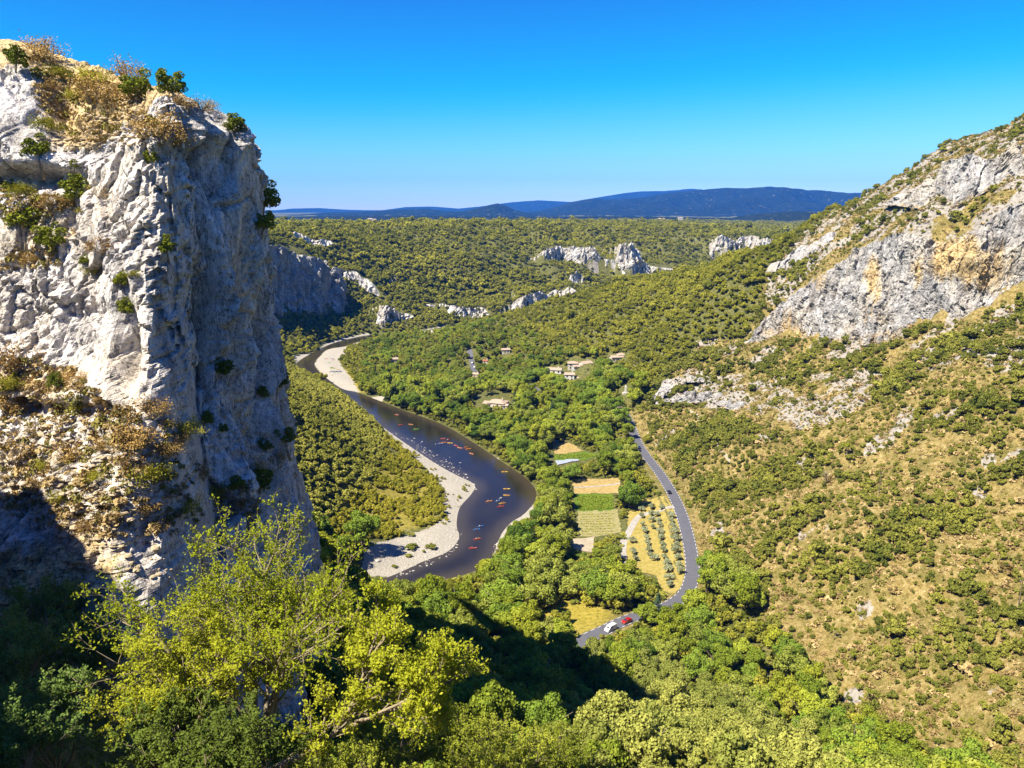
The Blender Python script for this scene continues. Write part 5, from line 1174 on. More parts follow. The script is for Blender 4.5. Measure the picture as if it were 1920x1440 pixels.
# ================================================================== canoes and paddlers
CAN_COL = {'yellow': (0.75, 0.48, 0.01), 'red': (0.50, 0.03, 0.03), 'orange': (0.75, 0.26, 0.02), 'blue': (0.02, 0.16, 0.55), 'green': (0.12, 0.55, 0.06), 'turquoise': (0.02, 0.40, 0.55), 'white': (0.75, 0.75, 0.75)}
hull_meshes = {}
def hull_mesh():
    rings = []
    for t in np.linspace(-1, 1, 13):
        w = 0.46 * (1 - abs(t) ** 2.6) + 0.015; sh = 0.34 + 0.16 * abs(t) ** 3; x = t * 2.25
        outer = [(x, w * math.cos(a), 0.05 + sh * (1 - math.sin(a) ** 0.8) if a > 0 else sh) for a in ()]
        prof = [(-w, sh), (-w * 0.96, sh * 0.55), (-w * 0.62, 0.06), (0, 0.0), (w * 0.62, 0.06), (w * 0.96, sh * 0.55), (w, sh), (w * 0.86, sh - 0.02), (w * 0.62, 0.14), (0, 0.10), (-w * 0.62, 0.14), (-w * 0.86, sh - 0.02)]
        rings.append([(x, y, z - 0.10) for y, z in prof])
    return rings
HULL = hull_mesh(); M_seat = plain('dark_seat', (0.05, 0.05, 0.06), 0.7)
SEAT = MB().box((0, 0, 0.10), (0.35, 0.66, 0.06)).box((-0.16, 0, 0.24), (0.05, 0.5, 0.24)).mesh('seat', M_seat)
def hull_for(colr):
    if colr not in hull_meshes: hull_meshes[colr] = MB().loft(HULL).mesh('hull', plain('canoe_' + colr, CAN_COL[colr], 0.4, 0.5, 0.05), True)
    return hull_meshes[colr]
# a seated paddler, one continuous skin
sk = bpy.data.meshes.new('skeleton')
JT = [(0, 0, 0.12), (-0.02, 0, 0.32), (0, 0, 0.56), (0.02, 0, 0.68), (0.04, 0, 0.84), (0.05, 0.21, 0.55), (0.22, 0.30, 0.36), (0.42, 0.22, 0.42), (0.05, -0.21, 0.55), (0.22, -0.30, 0.36), (0.42, -0.22, 0.42), (0.08, 0.11, 0.12), (0.46, 0.16, 0.30), (0.80, 0.12, 0.10), (0.08, -0.11, 0.12), (0.46, -0.16, 0.30), (0.80, -0.12, 0.10)]
sk.from_pydata([Vector(j) for j in JT], [(0, 1), (1, 2), (2, 3), (3, 4), (2, 5), (5, 6), (6, 7), (2, 8), (8, 9), (9, 10), (0, 11), (11, 12), (12, 13), (0, 14), (14, 15), (15, 16)], []); sk.update()
so = bpy.data.objects.new('skeleton', sk); COL.objects.link(so); md = so.modifiers.new('skin', 'SKIN')
for k, r_ in enumerate([.14, .15, .16, .06, .105, .065, .05, .04, .065, .05, .04, .10, .075, .05, .10, .075, .05]): sk.skin_vertices[0].data[k].radius = (r_, r_)
sk.skin_vertices[0].data[0].use_root = True; so.modifiers.new('smooth', 'SUBSURF').levels = 1
bpy.context.view_layer.update(); dg = bpy.context.evaluated_depsgraph_get(); body_me = bpy.data.meshes.new_from_object(so.evaluated_get(dg)); body_me.name = 'body'
bpy.data.objects.remove(so)
M_skin = plain('skin', (0.50, 0.28, 0.18), 0.6); body_me.materials.clear(); body_me.materials.append(M_skin)
VESTS = {n_: MB().loft([[(rx_ * math.cos(a) - 0.01, ry_ * math.sin(a), z) for a in np.linspace(0, 2 * math.pi, 11)[:-1]] for rx_, ry_, z in [(.17, .19, .2), (.19, .21, .34), (.185, .22, .5), (.12, .19, .62)]]).mesh('life_vest', plain('vest_' + n_, c_, 0.7), True) for n_, c_ in [('red', (.6, .04, .03)), ('orange', (.75, .22, .02)), ('blue', (.03, .12, .4)), ('white', (.7, .7, .7))]}
HAIR = MB().loft([[(0.03 + r_ * math.cos(a), r_ * math.sin(a), z) for a in np.linspace(0, 2 * math.pi, 9)[:-1]] for r_, z in [(.11, .84), (.118, .90), (.09, .965), (.03, .99)]]).mesh('hair', plain('hair', (.08, .05, .03)), True)
PADDLE = MB().tube([(0.42, -0.95, 0.28), (0.42, 0.95, 0.56)], 0.018, 5).box((0.42, -1.1, 0.26), (0.03, 0.4, 0.18)).box((0.42, 1.1, 0.58), (0.03, 0.4, 0.18)).mesh('paddle', plain('paddle_plastic', (.55, .5, .1)))
def canoe(x, y, z, rz, colr, label, group, crew=()):
    o = empty('canoe', (x, y, z), (0, 0, rz), (0.75, 0.75, 0.75), label=label, category='canoe', group=group)
    put('hull', hull_for(colr), o)
    for sx in (-0.75, 0.7): put('seat', SEAT, o, (sx, 0, 0))
    for k, vest in enumerate(crew):
        sx = (-0.46, 0.60)[k]; px_, py_ = x + math.cos(rz) * sx, y + math.sin(rz) * sx
        p = empty('person', (px_, py_, z), (0, 0, rz), label='person in %s vest in the %s' % (vest, ' '.join(label.split()[:9])), category='person', group='canoeists on the river')
        put('body', body_me, p); put('life_vest', VESTS[vest], p); put('hair', HAIR, p)
    return o
RIVER_CANOES = [(676, 766, 'red', 0.3, 'red canoe highest up the straight reach', 'o'), (744, 778, 'red', -0.4, 'red canoe alone in midstream of the straight reach', 'ro'), (751, 797, 'red', 0.5, 'red canoe beside an orange one on the straight reach', 'o'), (770, 796, 'orange', -0.3, 'orange canoe on the straight reach above the rapids', 'b'), (780, 805, 'green', 0.2, 'green canoe entering the rapids', 'o'),
    (831, 823, 'red', 0.1, 'red canoe leading the cluster past the rapids', 'ro'), (840, 825, 'red', 1.0, 'red canoe turned sideways in the cluster past the rapids', 'w'), (832, 830, 'orange', 0.3, 'orange canoe behind the leading red one', 'r'), (826, 832, 'blue', 0.0, 'blue canoe nearest the rapids', 'o'), (844, 831, 'yellow', -0.2, 'yellow canoe in the cluster past the rapids', 'o'),
    (855, 836, 'red', -0.6, 'small red canoe drifting below the cluster', 'r'), (862, 840, 'orange', -0.5, 'orange canoe behind the small red one', 'o'), (873, 839, 'orange', 0.9, 'orange canoe pair, upper one, close to the tree shade', 'r'), (878, 842, 'orange', 0.4, 'orange canoe pair, lower one, close to the tree shade', 'o'), (884, 851, 'orange', -0.7, 'orange canoe alone below the pair by the tree shade', 'ro'),
    (946, 885, 'yellow', 0.05, 'yellow canoe alone in the dark water of the bend', 'o'), (950, 917, 'yellow', 0.0, 'yellow canoe at the far side of the bend group', 'r'), (950, 929, 'yellow', -0.15, 'long yellow canoe in the middle of the bend group', 'or'), (917, 940, 'orange', 0.4, 'orange canoe at the left of the bend group', 'w'), (933, 940, 'blue', 0.8, 'blue canoe left of the near yellow one', 'w'), (938, 935, 'white', 1.2, 'white canoe behind the blue one at the bend', 'b'),
    (942, 944, 'yellow', 0.3, 'yellow canoe at the near side of the bend group', 'or'), (939, 950, 'red', 0.35, 'red canoe nearest to the viewer in the bend group', 'r'), (894, 993, 'blue', 0.35, 'blue canoe on the near reach beside the gravel bar', 'b'), (901, 987, 'blue', 0.5, 'second blue canoe slightly ahead on the near reach', 'w'), (895, 1011, 'red', 0.3, 'red canoe with white vest crew on the near reach', 'wo'), (887, 1028, 'red', 0.1, 'last red canoe before the near tree tops', 'r'), (602, 655, 'turquoise', 0.2, 'tiny turquoise canoe at the far bend of the river', 'o')]
vn = {'r': 'red', 'o': 'orange', 'b': 'blue', 'w': 'white'}
for u, v, c_, rz, lab, cr in RIVER_CANOES:
    p = at_z(u, v, 0.0); canoe(p[0], p[1], 0.02, rz, c_, lab, 'canoes on the river', [vn[q_] for q_ in cr])
def beached(u, v, c_, rz, lab):
    p = hit(u, v); canoe(p[0], p[1], p[2] + 0.12, rz, c_, lab, 'canoes drawn up on the far beach')
for k in range(9): beached(619 + k * 2.6, 697.5 - (k % 2) * 1.2, 'blue' if k % 3 else 'turquoise', 1.35 + 0.1 * (k % 3), 'blue canoe in the row drawn up on the far beach' if k % 3 else 'turquoise canoe in the row drawn up on the far beach')
for k in range(5): beached(621 + (k % 3) * 2.4, 691 - (k // 3) * 1.6, 'green' if k % 2 else 'yellow', 0.3 * k, 'green canoe behind the blue row on the far beach' if k % 2 else 'yellow canoe behind the blue row on the far beach')
for u, v, c_, lab in [(612, 673, 'red', 'dark red canoe alone at the water edge of the far beach'), (625, 675, 'red', 'bright red canoe beside the small bushes of the far beach'), (623, 672.5, 'blue', 'small blue canoe next to the bright red one'), (617, 680, 'green', 'single small green canoe in the middle of the far beach'), (633, 693, 'yellow', 'yellow canoe right of the green ones on the far beach')]: beached(u, v, c_, 0.2, lab)

# poles on the hillside
for u, v, lab in [(1648, 926, 'thin dark pole in the middle of the dry hillside'), (1909, 1142, 'thin dark pole at the right edge of the dry hillside')]:
    h0 = hit(u, v); o = empty('utility_pole', tuple(h0), label=lab, category='pole', group='poles on the hillside')
    MB().tube([(0, 0, -0.5), (0, 0, 8.0)], [0.16, 0.10], 8).build('mast', M_bark, o); MB().box((0, 0, 7.5), (1.5, 0.1, 0.12)).build('crossarm', M_bark, o)
    for s in (-0.6, 0.6): MB().tube([(s, 0, 7.56), (s, 0, 7.8)], 0.05, 6).build('insulator', M_lamp, o)

# stones in the shallows
def stone_mesh(seed, n=1):
    g = np.random.default_rng(seed); a = np.linspace(0, 2 * math.pi, 8)[:-1]; rings = []
    for z, r in ((-0.5, 0.6), (0.0, 1.0), (0.45, 0.75), (0.6, 0.25)): rings.append([(r * math.cos(t) * g.uniform(.75, 1.2), r * math.sin(t) * g.uniform(.75, 1.2), z * g.uniform(.8, 1.2)) for t in a])
    return MB().loft(rings).mesh('stone', M_stone)
M_stone = plain('river_stone', (0.46, 0.43, 0.38), 0.9, 0.2, 0.25, 1.2)
M_rub = plain('limestone_rubble', (0.50, 0.40, 0.26), 0.95, 0.1, 0.3, 2.0)
STONES = [stone_mesh(900 + k) for k in range(5)]
g = np.random.default_rng(77); pts = []
for p, n_ in [([(716, 800), (760, 818), (820, 850), (860, 872), (880, 895), (895, 915), (885, 925), (850, 895), (800, 862), (740, 815)], 260), ([(760, 815), (800, 822), (850, 850), (880, 872), (850, 880), (800, 850)], 60), ([(850, 985), (866, 1000), (850, 1040), (790, 1064), (740, 1086), (735, 1075), (835, 1030)], 160), ([(925, 1020), (945, 1000), (985, 965), (1000, 955), (990, 970), (950, 1005), (930, 1050)], 90), ([(800, 1085), (850, 1078), (880, 1100), (830, 1110)], 60), ([(690, 1030), (850, 990), (855, 1030), (700, 1078)], 260)]:
    p = np.array(p, float); k = 0
    while k < n_:
        u, v = g.uniform(p[:, 0].min(), p[:, 0].max()), g.uniform(p[:, 1].min(), p[:, 1].max())
        if inpoly(np.array([u]), np.array([v]), p)[0]:
            q = at_z(u, v, 0.3); pts.append((q[0], q[1], max(float(zat(q[0], q[1])), -0.1))); k += 1
pts = np.array(pts); sc = g.gamma(2.0, 0.11, len(pts)) + 0.10
scatter('river_stones', pts, np.stack([sc, sc * 0.8, sc * 0.55], 1), g.uniform(0, 6.28, len(pts)), g.integers(0, 5, len(pts)), STONES, 'pale stones scattered along the shallows and gravel bars', 'stones')
# ================================================================== woods
BROAD = []     # big individual candidates: P, scale vec, rot, kind, variant, px size, label, group
POOL = {}      # name -> list of (P, scl, rot, idx, size px)
def pool(name, P, s, rot, idx, d, r):
    POOL.setdefault(name, []).append((P, s, rot, idx, FPX * r * s[:, 0] / d))
# valley floor, riverside, slope below the viewpoint
P, u, v, d, g = cands(-260, 110, 34, 900, 3.6, 11)
keep = clear_of(u, v, d, P) & ~behind_cliff(u, v, d) & ~inpoly(u, v, SLOPE_PX) & ~inpoly(u, v, HUMP_PX) & ~inpoly(u, v, BAR_PX) & ~((u < 760) & (d < 75) & (v > 1000))
far_left = (P[:, 0] < -0.18 * P[:, 1] - 10) & (P[:, 1] > 560)
spur = (P[:, 2] > 24) & (P[:, 1] > 430) | far_left | (P[:, 1] > 840)
pale = np.zeros(len(u), bool)
for p in PALE_PX: pale |= inpoly(u, v, p)
meadow_ = inpoly(u, v, [(985, 1160), (1040, 1125), (1110, 1126), (1150, 1150), (1120, 1180), (1060, 1200)])
river_side = (d > 230) & (d < 600) & ~spur
# --- big broadleaf trees
sel = keep & ~spur & ~pale & ~meadow_ & (g.uniform(0, 1, len(u)) < np.where(river_side, 0.27, 0.30))
hump_keep = sel
q = P[sel]; n = len(q); s0 = np.where(river_side[sel], g.uniform(0.80, 1.45, n), g.uniform(0.62, 1.05, n)); s0 = np.where(d[sel] < 100, s0 * 0.72, s0)
s0 = np.where((q[:, 1] > 560), s0 * 0.72, s0)
scl = np.stack([s0 * g.uniform(.9, 1.1, n), s0 * g.uniform(.9, 1.1, n), s0 * g.uniform(.85, 1.2, n)], 1)
bad = in_front(q, 9.5 * scl[:, 2], 4.6 * scl[:, 0], OPEN); small = 0.42; scl[bad] *= small; bad2 = bad & in_front(q, 9.5 * scl[:, 2], 4.6 * scl[:, 0], OPEN)
ok = ~bad2; pool('broad', q[ok], scl[ok], g.uniform(0, 6.28, n)[ok], g.integers(0, 5, n)[ok], d[sel][ok], 4.7)
# --- undergrowth between them
sel = keep & ~spur & ~pale & (g.uniform(0, 1, len(u)) < np.where(meadow_, 0.10, 0.55)); q = P[sel]; n = len(q); s0 = g.uniform(0.55, 1.15, n) * np.where(d[sel] < 90, 0.8, 1.0)
ok = ~in_front(q, 5.0 * s0, 2.6 * s0, OPEN)
pool('oak', q[ok], np.stack([s0, s0, s0 * g.uniform(.9, 1.3, n)], 1)[ok], g.uniform(0, 6.28, n)[ok], g.integers(0, 4, n)[ok], d[sel][ok], 2.6)
# --- low undergrowth
P_, u_, v_, d_, g_ = cands(-110, 112, 60, 600, 2.5, 19)
ok = clear_of(u_, v_, d_, P_, 3.6) & ~behind_cliff(u_, v_, d_) & ~inpoly(u_, v_, SLOPE_PX) & ~inpoly(u_, v_, HUMP_PX) & ~inpoly(u_, v_, BAR_PX) & ~(inpoly(u_, v_, [(985, 1160), (1040, 1125), (1110, 1126), (1150, 1150), (1120, 1180), (1060, 1200)]) & (g_.uniform(0, 1, len(u_)) < 0.9)) & (P_[:, 2] < 95)
s_ = g_.uniform(0.45, 1.0, len(u_)); ok &= ~in_front(P_, 2.4 * s_, 1.4 * s_, OPEN); UNDER = (P_[ok], s_[ok], g_.uniform(0, 6.28, len(u_))[ok], g_.integers(0, 5, len(u_))[ok])
# --- pale holm oaks on the near slope
sel = keep & pale & (g.uniform(0, 1, len(u)) < 0.44); q = P[sel]; n = len(q); s0 = g.uniform(0.65, 1.4, n)
pool('pale', q, np.stack([s0, s0, s0 * g.uniform(.9, 1.2, n)], 1), g.uniform(0, 6.28, n), g.integers(0, 3, n), d[sel], 3.0)
# --- wooded spur and the far left slope
P, u, v, d, g = cands(-420, 330, 430, 1100, 4.1, 12)
far_left = (P[:, 0] < -0.18 * P[:, 1] - 10) & (P[:, 1] > 560)
spur = (P[:, 2] > 24) | far_left | (P[:, 1] > 840)
sel = clear_of(u, v, d, P) & spur & ~behind_cliff(u, v, d) & ~inpoly(u, v, SLOPE_PX) & ~inpoly(u, v, HUMP_PX) & visible(P, 4.0) & ~(in_front(P, 3.0, 0.8, CLIFF_PX + FAR_PX) & (g.uniform(0, 1, len(u)) < 0.85)) & ~in_front(P, 4.5, 2.0, HOUSE_CLEAR)
q = P[sel]; n = len(q); s0 = 0.62 + g.gamma(2.0, 0.19, n)
pool('oak', q, np.stack([s0, s0, s0 * g.uniform(.85, 1.15, n)], 1), g.uniform(0, 6.28, n), g.integers(0, 4, n), d[sel], 2.6)
# --- left bank oak wood
P, u, v, d, g = cands(-300, -40, 170, 640, 2.9, 13)
sel = inpoly(u, v, HUMP_PX) & clear_of(u, v, d, P) & visible(P, 4.0); q = P[sel]; n = len(q); s0 = g.uniform(0.6, 1.0, n)
pool('hump', q, np.stack([s0, s0, s0 * g.uniform(.85, 1.15, n)], 1), g.uniform(0, 6.28, n), g.integers(0, 4, n), d[sel], 2.6)
# --- willow scrub on the bar
P, u, v, d, g = cands(-120, -5, 250, 480, 1.9, 14)
nz_b = fbm(P3(P[:, 0], P[:, 1], 2, 1 / 13.0), 3, 55)
strip_ = inpoly(u, v, BEACH_PX[1]) & (v < 985) & (nz_b > 0.16) & (river_sd(P[:, 0], P[:, 1]) > 3.0); sel = (inpoly(u, v, BAR_PX) & (nz_b > -0.22)) & (river_sd(P[:, 0], P[:, 1]) > 5.0) | strip_; q = P[sel]; n = len(q); s0 = g.uniform(0.5, 1.15, n) * np.where(strip_[sel], 0.55, 1.0)
pool('willow', q, np.stack([s0, s0, s0 * g.uniform(.8, 1.3, n)], 1), g.uniform(0, 6.28, n), g.integers(0, 3, n), d[sel], 1.6)
# --- hillside bushes
P, u, v, d, g = cands(60, 420, 90, 640, 2.15, 15)
n1 = fbm(P3(P[:, 0], P[:, 1], 4, 1 / 26.0), 4, 57); n2 = fbm(P3(P[:, 0], P[:, 1], 6, 1 / 8.0), 3, 59)
onwall = inpoly(u, v, WALL_PX)
rk = np.zeros(len(u), bool)
for p in ROCK_PX: rk |= inpoly(u, v, p)
sl = inpoly(u, v, SLOPE_PX) & ~onwall & (seg_dist(P[:, 0], P[:, 1], ROAD)[0] > 7)
toe = inpoly(u, v, [(1185, 790), (1250, 690), (1340, 660), (1420, 800), (1460, 950), (1440, 1130), (1400, 1150), (1310, 1060), (1295, 950), (1250, 880)])
green = inpoly(u, v, [(1440, 520), (1640, 380), (1920, 230), (1920, 290), (1700, 400), (1560, 480)]) | inpoly(u, v, [(1600, 640), (1920, 560), (1920, 760), (1650, 800)])
dens = 0.26 + 0.34 * sstep(-0.10, 0.30, n1) + 0.30 * n2 + 0.25 * toe + 0.15 * green - 0.42 * rk
upper_ = (v < 460) & (P[:, 2] > 100); sel = sl & (g.uniform(0, 1, len(u)) < dens * 0.85 * np.where(upper_, 0.40, 1.35)) & visible(P, 2.0) & ~(in_front(P, 2.0, 1.0, CLIFF_PX[:4]) & (g.uniform(0, 1, len(u)) < 0.88)); q = P[sel]; n = len(q)
s0 = (0.40 + 0.85 * sstep(-0.2, 0.4, n1[sel]) * g.uniform(0.5, 1.1, n) + g.uniform(0, 0.35, n)) * np.where(toe[sel], 1.12, 1.0)
s0 = np.where(d[sel] < 200, s0 * 0.80, s0) * np.where(g.uniform(0, 1, n) < 0.12, 1.6, 1.0)
pool('bush', q, np.stack([s0, s0, s0 * g.uniform(.8, 1.15, n)], 1), g.uniform(0, 6.28, n), g.integers(0, 5, n), d[sel], 1.7)
# --- small scrub between them
P, u, v, d, g = cands(60, 420, 90, 640, 1.7, 18)
n3 = fbm(P3(P[:, 0], P[:, 1], 4, 1 / 15.0), 4, 61)
sel = inpoly(u, v, SLOPE_PX) & ~inpoly(u, v, WALL_PX) & (seg_dist(P[:, 0], P[:, 1], ROAD)[0] > 6) & (g.uniform(0, 1, len(u)) < (0.30 + 0.5 * n3) * np.where(P[:, 2] > 100, 0.5, 1.0)) & visible(P, 1.5); q = P[sel]; n = len(q); s0 = 0.22 + g.gamma(2.0, 0.10, n)
pool('bush', q, np.stack([s0, s0, s0 * g.uniform(.8, 1.3, n)], 1), g.uniform(0, 6.28, n), g.integers(0, 5, n), d[sel], 1.7)
# --- plateau and the far side
P, u, v, d, g = cands(-1500, 1700, 900, 2300, 6.2, 16)
sel = visible(P, 6.0) & ~behind_cliff(u, v, d) & (river_sd(P[:, 0], P[:, 1]) > 4) & ~(in_front(P, 2.2, 0.5, CLIFF_PX + FAR_PX) & (g.uniform(0, 1, len(u)) < 0.80)); q = P[sel]; n = len(q); s0 = 0.75 + g.gamma(2.0, 0.30, n)
pool('far', q, np.stack([s0, s0, s0 * g.uniform(.7, 1.0, n)], 1), g.uniform(0, 6.28, n), g.integers(0, 4, n), d[sel], 2.6)
P, u, v, d, g = cands(-2600, 3000, 2300, 4000, 14, 17)
sel = visible(P, 8.0) & ~behind_cliff(u, v, d) & (v > 380); q = P[sel]; n = len(q); s0 = g.uniform(1.8, 3.0, n)
pool('far', q, np.stack([s0, s0, s0 * g.uniform(.4, .6, n)], 1), g.uniform(0, 6.28, n), g.integers(0, 4, n), d[sel], 2.6)

def merged(name): return [np.concatenate([t[k] for t in POOL[name]]) for k in range(5)]
def in_view(P, up=3.0):
    u, v, d = project(P + np.array([0, 0, up])); return (u > 0) & (u < 1920) & (v > 0) & (v < 1440) & visible(P, up * 1.5) & ~behind_cliff(u, v, d, 8), u, v, d
def shade_of(P):                                    # does the near cliff stand between this spot and the sun
    return np.array([CLIFF_BVH.ray_cast(Vector(p) + Vector((0, 0, 6)), Vector(SUN))[0] is not None for p in P])
def individuals(kindname, kind, limit, describe, category, parts=True, sink=0.15, extra=None, stuff=None):
    P, s, rot, idx, px = merged(kindname); vis, u, v, d = in_view(P)
    order = np.argsort(-np.where(vis, px, -1)); order = order[:min(limit, int(vis.sum()))]
    lab = describe(P[order], u[order], v[order], d[order], idx[order], px[order])
    for (label, group), i in zip(lab, order):
        k = int(idx[i]); loc = (P[i, 0], P[i, 1], P[i, 2] - sink)
        if parts:
            o = empty(kind.name, loc, (0, 0, rot[i]), s[i], label=label, category=category, group=group)
            put('crown', kind.crown[k], o); put('trunk', kind.trunk[k], o)
        else:
            put(kind.name, kind.crown[k], None, loc, (0, 0, rot[i]), s[i], label=label, category=category, group=group)
    rest = np.ones(len(P), bool); rest[order] = False
    if stuff and rest.any():
        nm, lb, low = stuff; scatter(nm, P[rest] - [0, 0, sink], s[rest], rot[rest], idx[rest], kind.low if low else kind.crown, lb, 'woods')
LM = [('the green crop field', 1112, 940), ('the straw field', 1118, 910), ('the olive grove', 1235, 1020), ('the white van', 1145, 1170), ('the yellow meadow', 1090, 1150), ('the road bend', 1290, 1100), ('the canoe group at the bend', 945, 930), ('the near gravel bar', 770, 1030),
      ('the terracotta roofed house', 934, 745), ('the village cluster', 1075, 690), ('the far beach', 630, 690), ('the lone house above the village', 1157, 668), ('the stone pillar', 1173, 728), ('the plots beyond the hedge', 1080, 850), ('the upper end of the road', 1198, 840), ('the river straight', 720, 760), ('the vegetable plot', 1120, 985),
      ('the shadow tip', 1180, 1340), ('the leaning tree', 700, 1300), ('the shaded cliff foot', 640, 1080), ('the middle of the bottom edge', 980, 1430), ('the lower right gully', 1600, 1370), ('the pale bank above the road', 1370, 1095), ('the rock ledge', 1400, 760), ('the left end of the rock wall', 1420, 650), ('the foot of the rock wall', 1700, 630), ('the umbrella pine', 1585, 840), ('the dead tree', 1545, 890), ('the pole amid the hillside', 1648, 915), ('the pole at the right edge', 1905, 1115),
      ('the bare slab at the right edge', 1895, 660), ('the lower right corner', 1880, 1400), ('the pale rock stripe', 1660, 810), ('the crest above the rock wall', 1720, 350), ('the right edge of the picture', 1900, 900), ('the open lower hillside', 1720, 1250), ('the pine near the gully', 1628, 1310), ('the open middle hillside', 1720, 1080), ('the slope over the road', 1400, 950), ('the willow scrub', 740, 930), ('the left river bank', 640, 850)]
LU = np.array([l[1] for l in LM], float); LV = np.array([l[2] for l in LM], float)
def where(u, v):
    k = int(np.argmin((LU - u) ** 2 + (LV - v) ** 2)); du, dv = u - LU[k], v - LV[k]; r = math.hypot(du, dv)
    rel = 'beside' if r < 22 else ('right of' if du > 0 else 'left of') if abs(du) > 1.6 * abs(dv) else ('below' if dv > 0 else 'above') if abs(dv) > 1.6 * abs(du) else ('below and right of' if du > 0 else 'below and left of') if dv > 0 else ('above and right of' if du > 0 else 'above and left of')
    return rel + ' ' + LM[k][0]
def sizes(px): 
    r = np.argsort(np.argsort(-px)) / max(1, len(px)); return ['large' if q_ < 0.3 else ('middle sized' if q_ < 0.7 else 'small') for q_ in r]
def namer(looks, noun, group):
    def fn(P, u, v, d, idx, px):
        return [('%s %s %s %s' % (sz, looks[int(i) % len(looks)], noun(p, v_) if callable(noun) else noun, where(u_, v_)), group(p, u_, v_, d_)) for sz, i, p, u_, v_, d_ in zip(sizes(px), idx, P, u, v, d)]
    return fn
SHADE = {}
def d_broad(P, u, v, d, idx, px):
    sh = shade_of(P); base = namer(['green', 'grey green', 'yellow green', 'dark green', 'fresh green'], 'tree', lambda p, u_, v_, d_: 'trees')(P, u, v, d, idx, px); out = []
    for k, (lb, _) in enumerate(base):
        if sh[k]: out.append(('shaded ' + lb, 'trees in the cliff shadow'))
        elif d[k] < 235 and v[k] > 1150: out.append((lb, 'sunlit trees on the near slope'))
        elif P[k, 1] > 560: out.append((lb, 'trees around the village'))
        elif u[k] > 1080: out.append((lb, 'trees between fields and road'))
        else: out.append((lb, 'trees on the right river bank'))
    return out
individuals('broad', K_lush, 300, d_broad, 'tree', True, 0.3, None, ('broadleaf_woods', 'mixed broadleaf woods filling the valley floor', False))
individuals('pale', K_pale, 300, namer(['pale', 'broad pale', 'tall pale'], 'oak', lambda p, u, v, d: 'pale oaks of the near slope'), 'tree', True, 0.2, None, ('pale_oak_woods', 'pale oaks massed on the near slope', False))
individuals('oak', K_oak, 200, namer(['round', 'spreading', 'upright', 'flat topped'], 'understorey oak', lambda p, u, v, d: 'small oaks among the larger trees'), 'tree', False, 0.2, None, ('oak_woods', 'dense oak woods covering the spur and the slopes behind the village', False))
individuals('hump', K_hump, 100, namer(['round', 'spreading', 'upright', 'flat topped'], 'canopy oak', lambda p, u, v, d: 'oaks of the left bank wood'), 'tree', False, 0.2, None, ('oak_canopy', 'close oak canopy on the left river bank', False))
individuals('willow', K_willow, 300, namer(['rounded', 'broad', 'upright'], 'willow shrub', lambda p, u, v, d: 'willow shrubs of the gravel bar'), 'shrub', False, 0.1, None, ('willow_scrub', 'yellow green willow scrub on the gravel bar', False))
individuals('bush', K_bush, 300, namer(['round', 'broad', 'upright', 'spreading', 'tall'], 'green bush', lambda p, u, v, d: 'bushes of the dry hillside'), 'bush', False, 0.1, None, ('hillside_scrub', 'green scrub dotting the dry hillside', False))
P, s, rot, idx, px = merged('far'); scatter('plateau_forest', P - [0, 0, 0.3], s, rot, idx, K_oak.low, 'continuous low oak forest on the plateau and the far side of the gorge', 'forest')
q_, s_, r_, i_ = UNDER
scatter('undergrowth', q_, np.stack([s_ * 1.2, s_ * 1.2, s_ * 0.8], 1), r_, i_, K_bush.low, 'low green undergrowth between the valley trees', 'undergrowth')
# low brown tufts between the bushes
TUFT = []
for k in range(3):
    gg = np.random.default_rng(960 + k); m_ = 46; th = gg.uniform(0, 6.28, m_); rr = np.sqrt(gg.uniform(0, 1, m_)) * 0.55
    V, F = leaf_quads(np.stack([rr * np.cos(th), rr * np.sin(th), gg.uniform(0.05, 0.5, m_) * (1.1 - rr)], 1), unit(gg.normal(size=(m_, 3)) + [0, 0, 0.5]), 0.15, gg)
    TUFT.append(mesh_np('tuft', V, F, False, {'var': np.repeat(gg.uniform(0, 1, m_), 4)}, [leaf_mat('tuft_%d' % k, [(0.12, 0.085, 0.03), (0.10, 0.10, 0.025), (0.22, 0.15, 0.06)][k], [(0.34, 0.24, 0.10), (0.26, 0.22, 0.06), (0.48, 0.36, 0.17)][k], 0.1)]))
P, u, v, d, g = cands(60, 420, 90, 600, 1.25, 21)
n1 = fbm(P3(P[:, 0], P[:, 1], 4, 1 / 9.0), 3, 157)
sel = inpoly(u, v, SLOPE_PX) & ~inpoly(u, v, WALL_PX) & (g.uniform(0, 1, len(u)) < 0.40 + 0.5 * n1) & visible(P, 1.0) & (seg_dist(P[:, 0], P[:, 1], ROAD)[0] > 4); q = P[sel]; n = len(q); s0 = g.gamma(3.0, 0.33, n) + 0.3
scatter('dry_undergrowth', q, np.stack([s0, s0, s0 * 0.9], 1), g.uniform(0, 6.28, n), g.integers(0, 3, n), TUFT, 'dry brown grass tufts and dwarf shrubs on the hillside', 'grass')
# olive grove
OLIVE = [[(1203, 953), (1203, 966), (1205, 981), (1208, 994)], [(1222, 950), (1222, 962), (1223, 974), (1224, 986), (1212, 1008), (1214, 1018), (1216, 1030), (1219, 1042)], [(1232, 964), (1235, 974), (1237, 984), (1238, 996), (1240, 1008), (1242, 1019), (1244, 1031), (1246, 1044)],
         [(1257, 966), (1259, 976), (1262, 986), (1264, 996), (1266, 1010), (1268, 1021), (1268, 1032), (1271, 1045), (1273, 1058), (1275, 1070)], [(1185, 1012), (1187, 1034), (1191, 1047)], [(1228, 1046), (1250, 1056), (1252, 1068), (1254, 1084), (1256, 1096), (1240, 950)]]
ol = ['olive tree in the row along the white track', 'olive tree in the second row from the track', 'olive tree in the middle row of the grove', 'olive tree in the row beside the road', 'olive tree at the grove edge left of the track', 'olive tree standing loose at the near end of the grove']
g = np.random.default_rng(31)
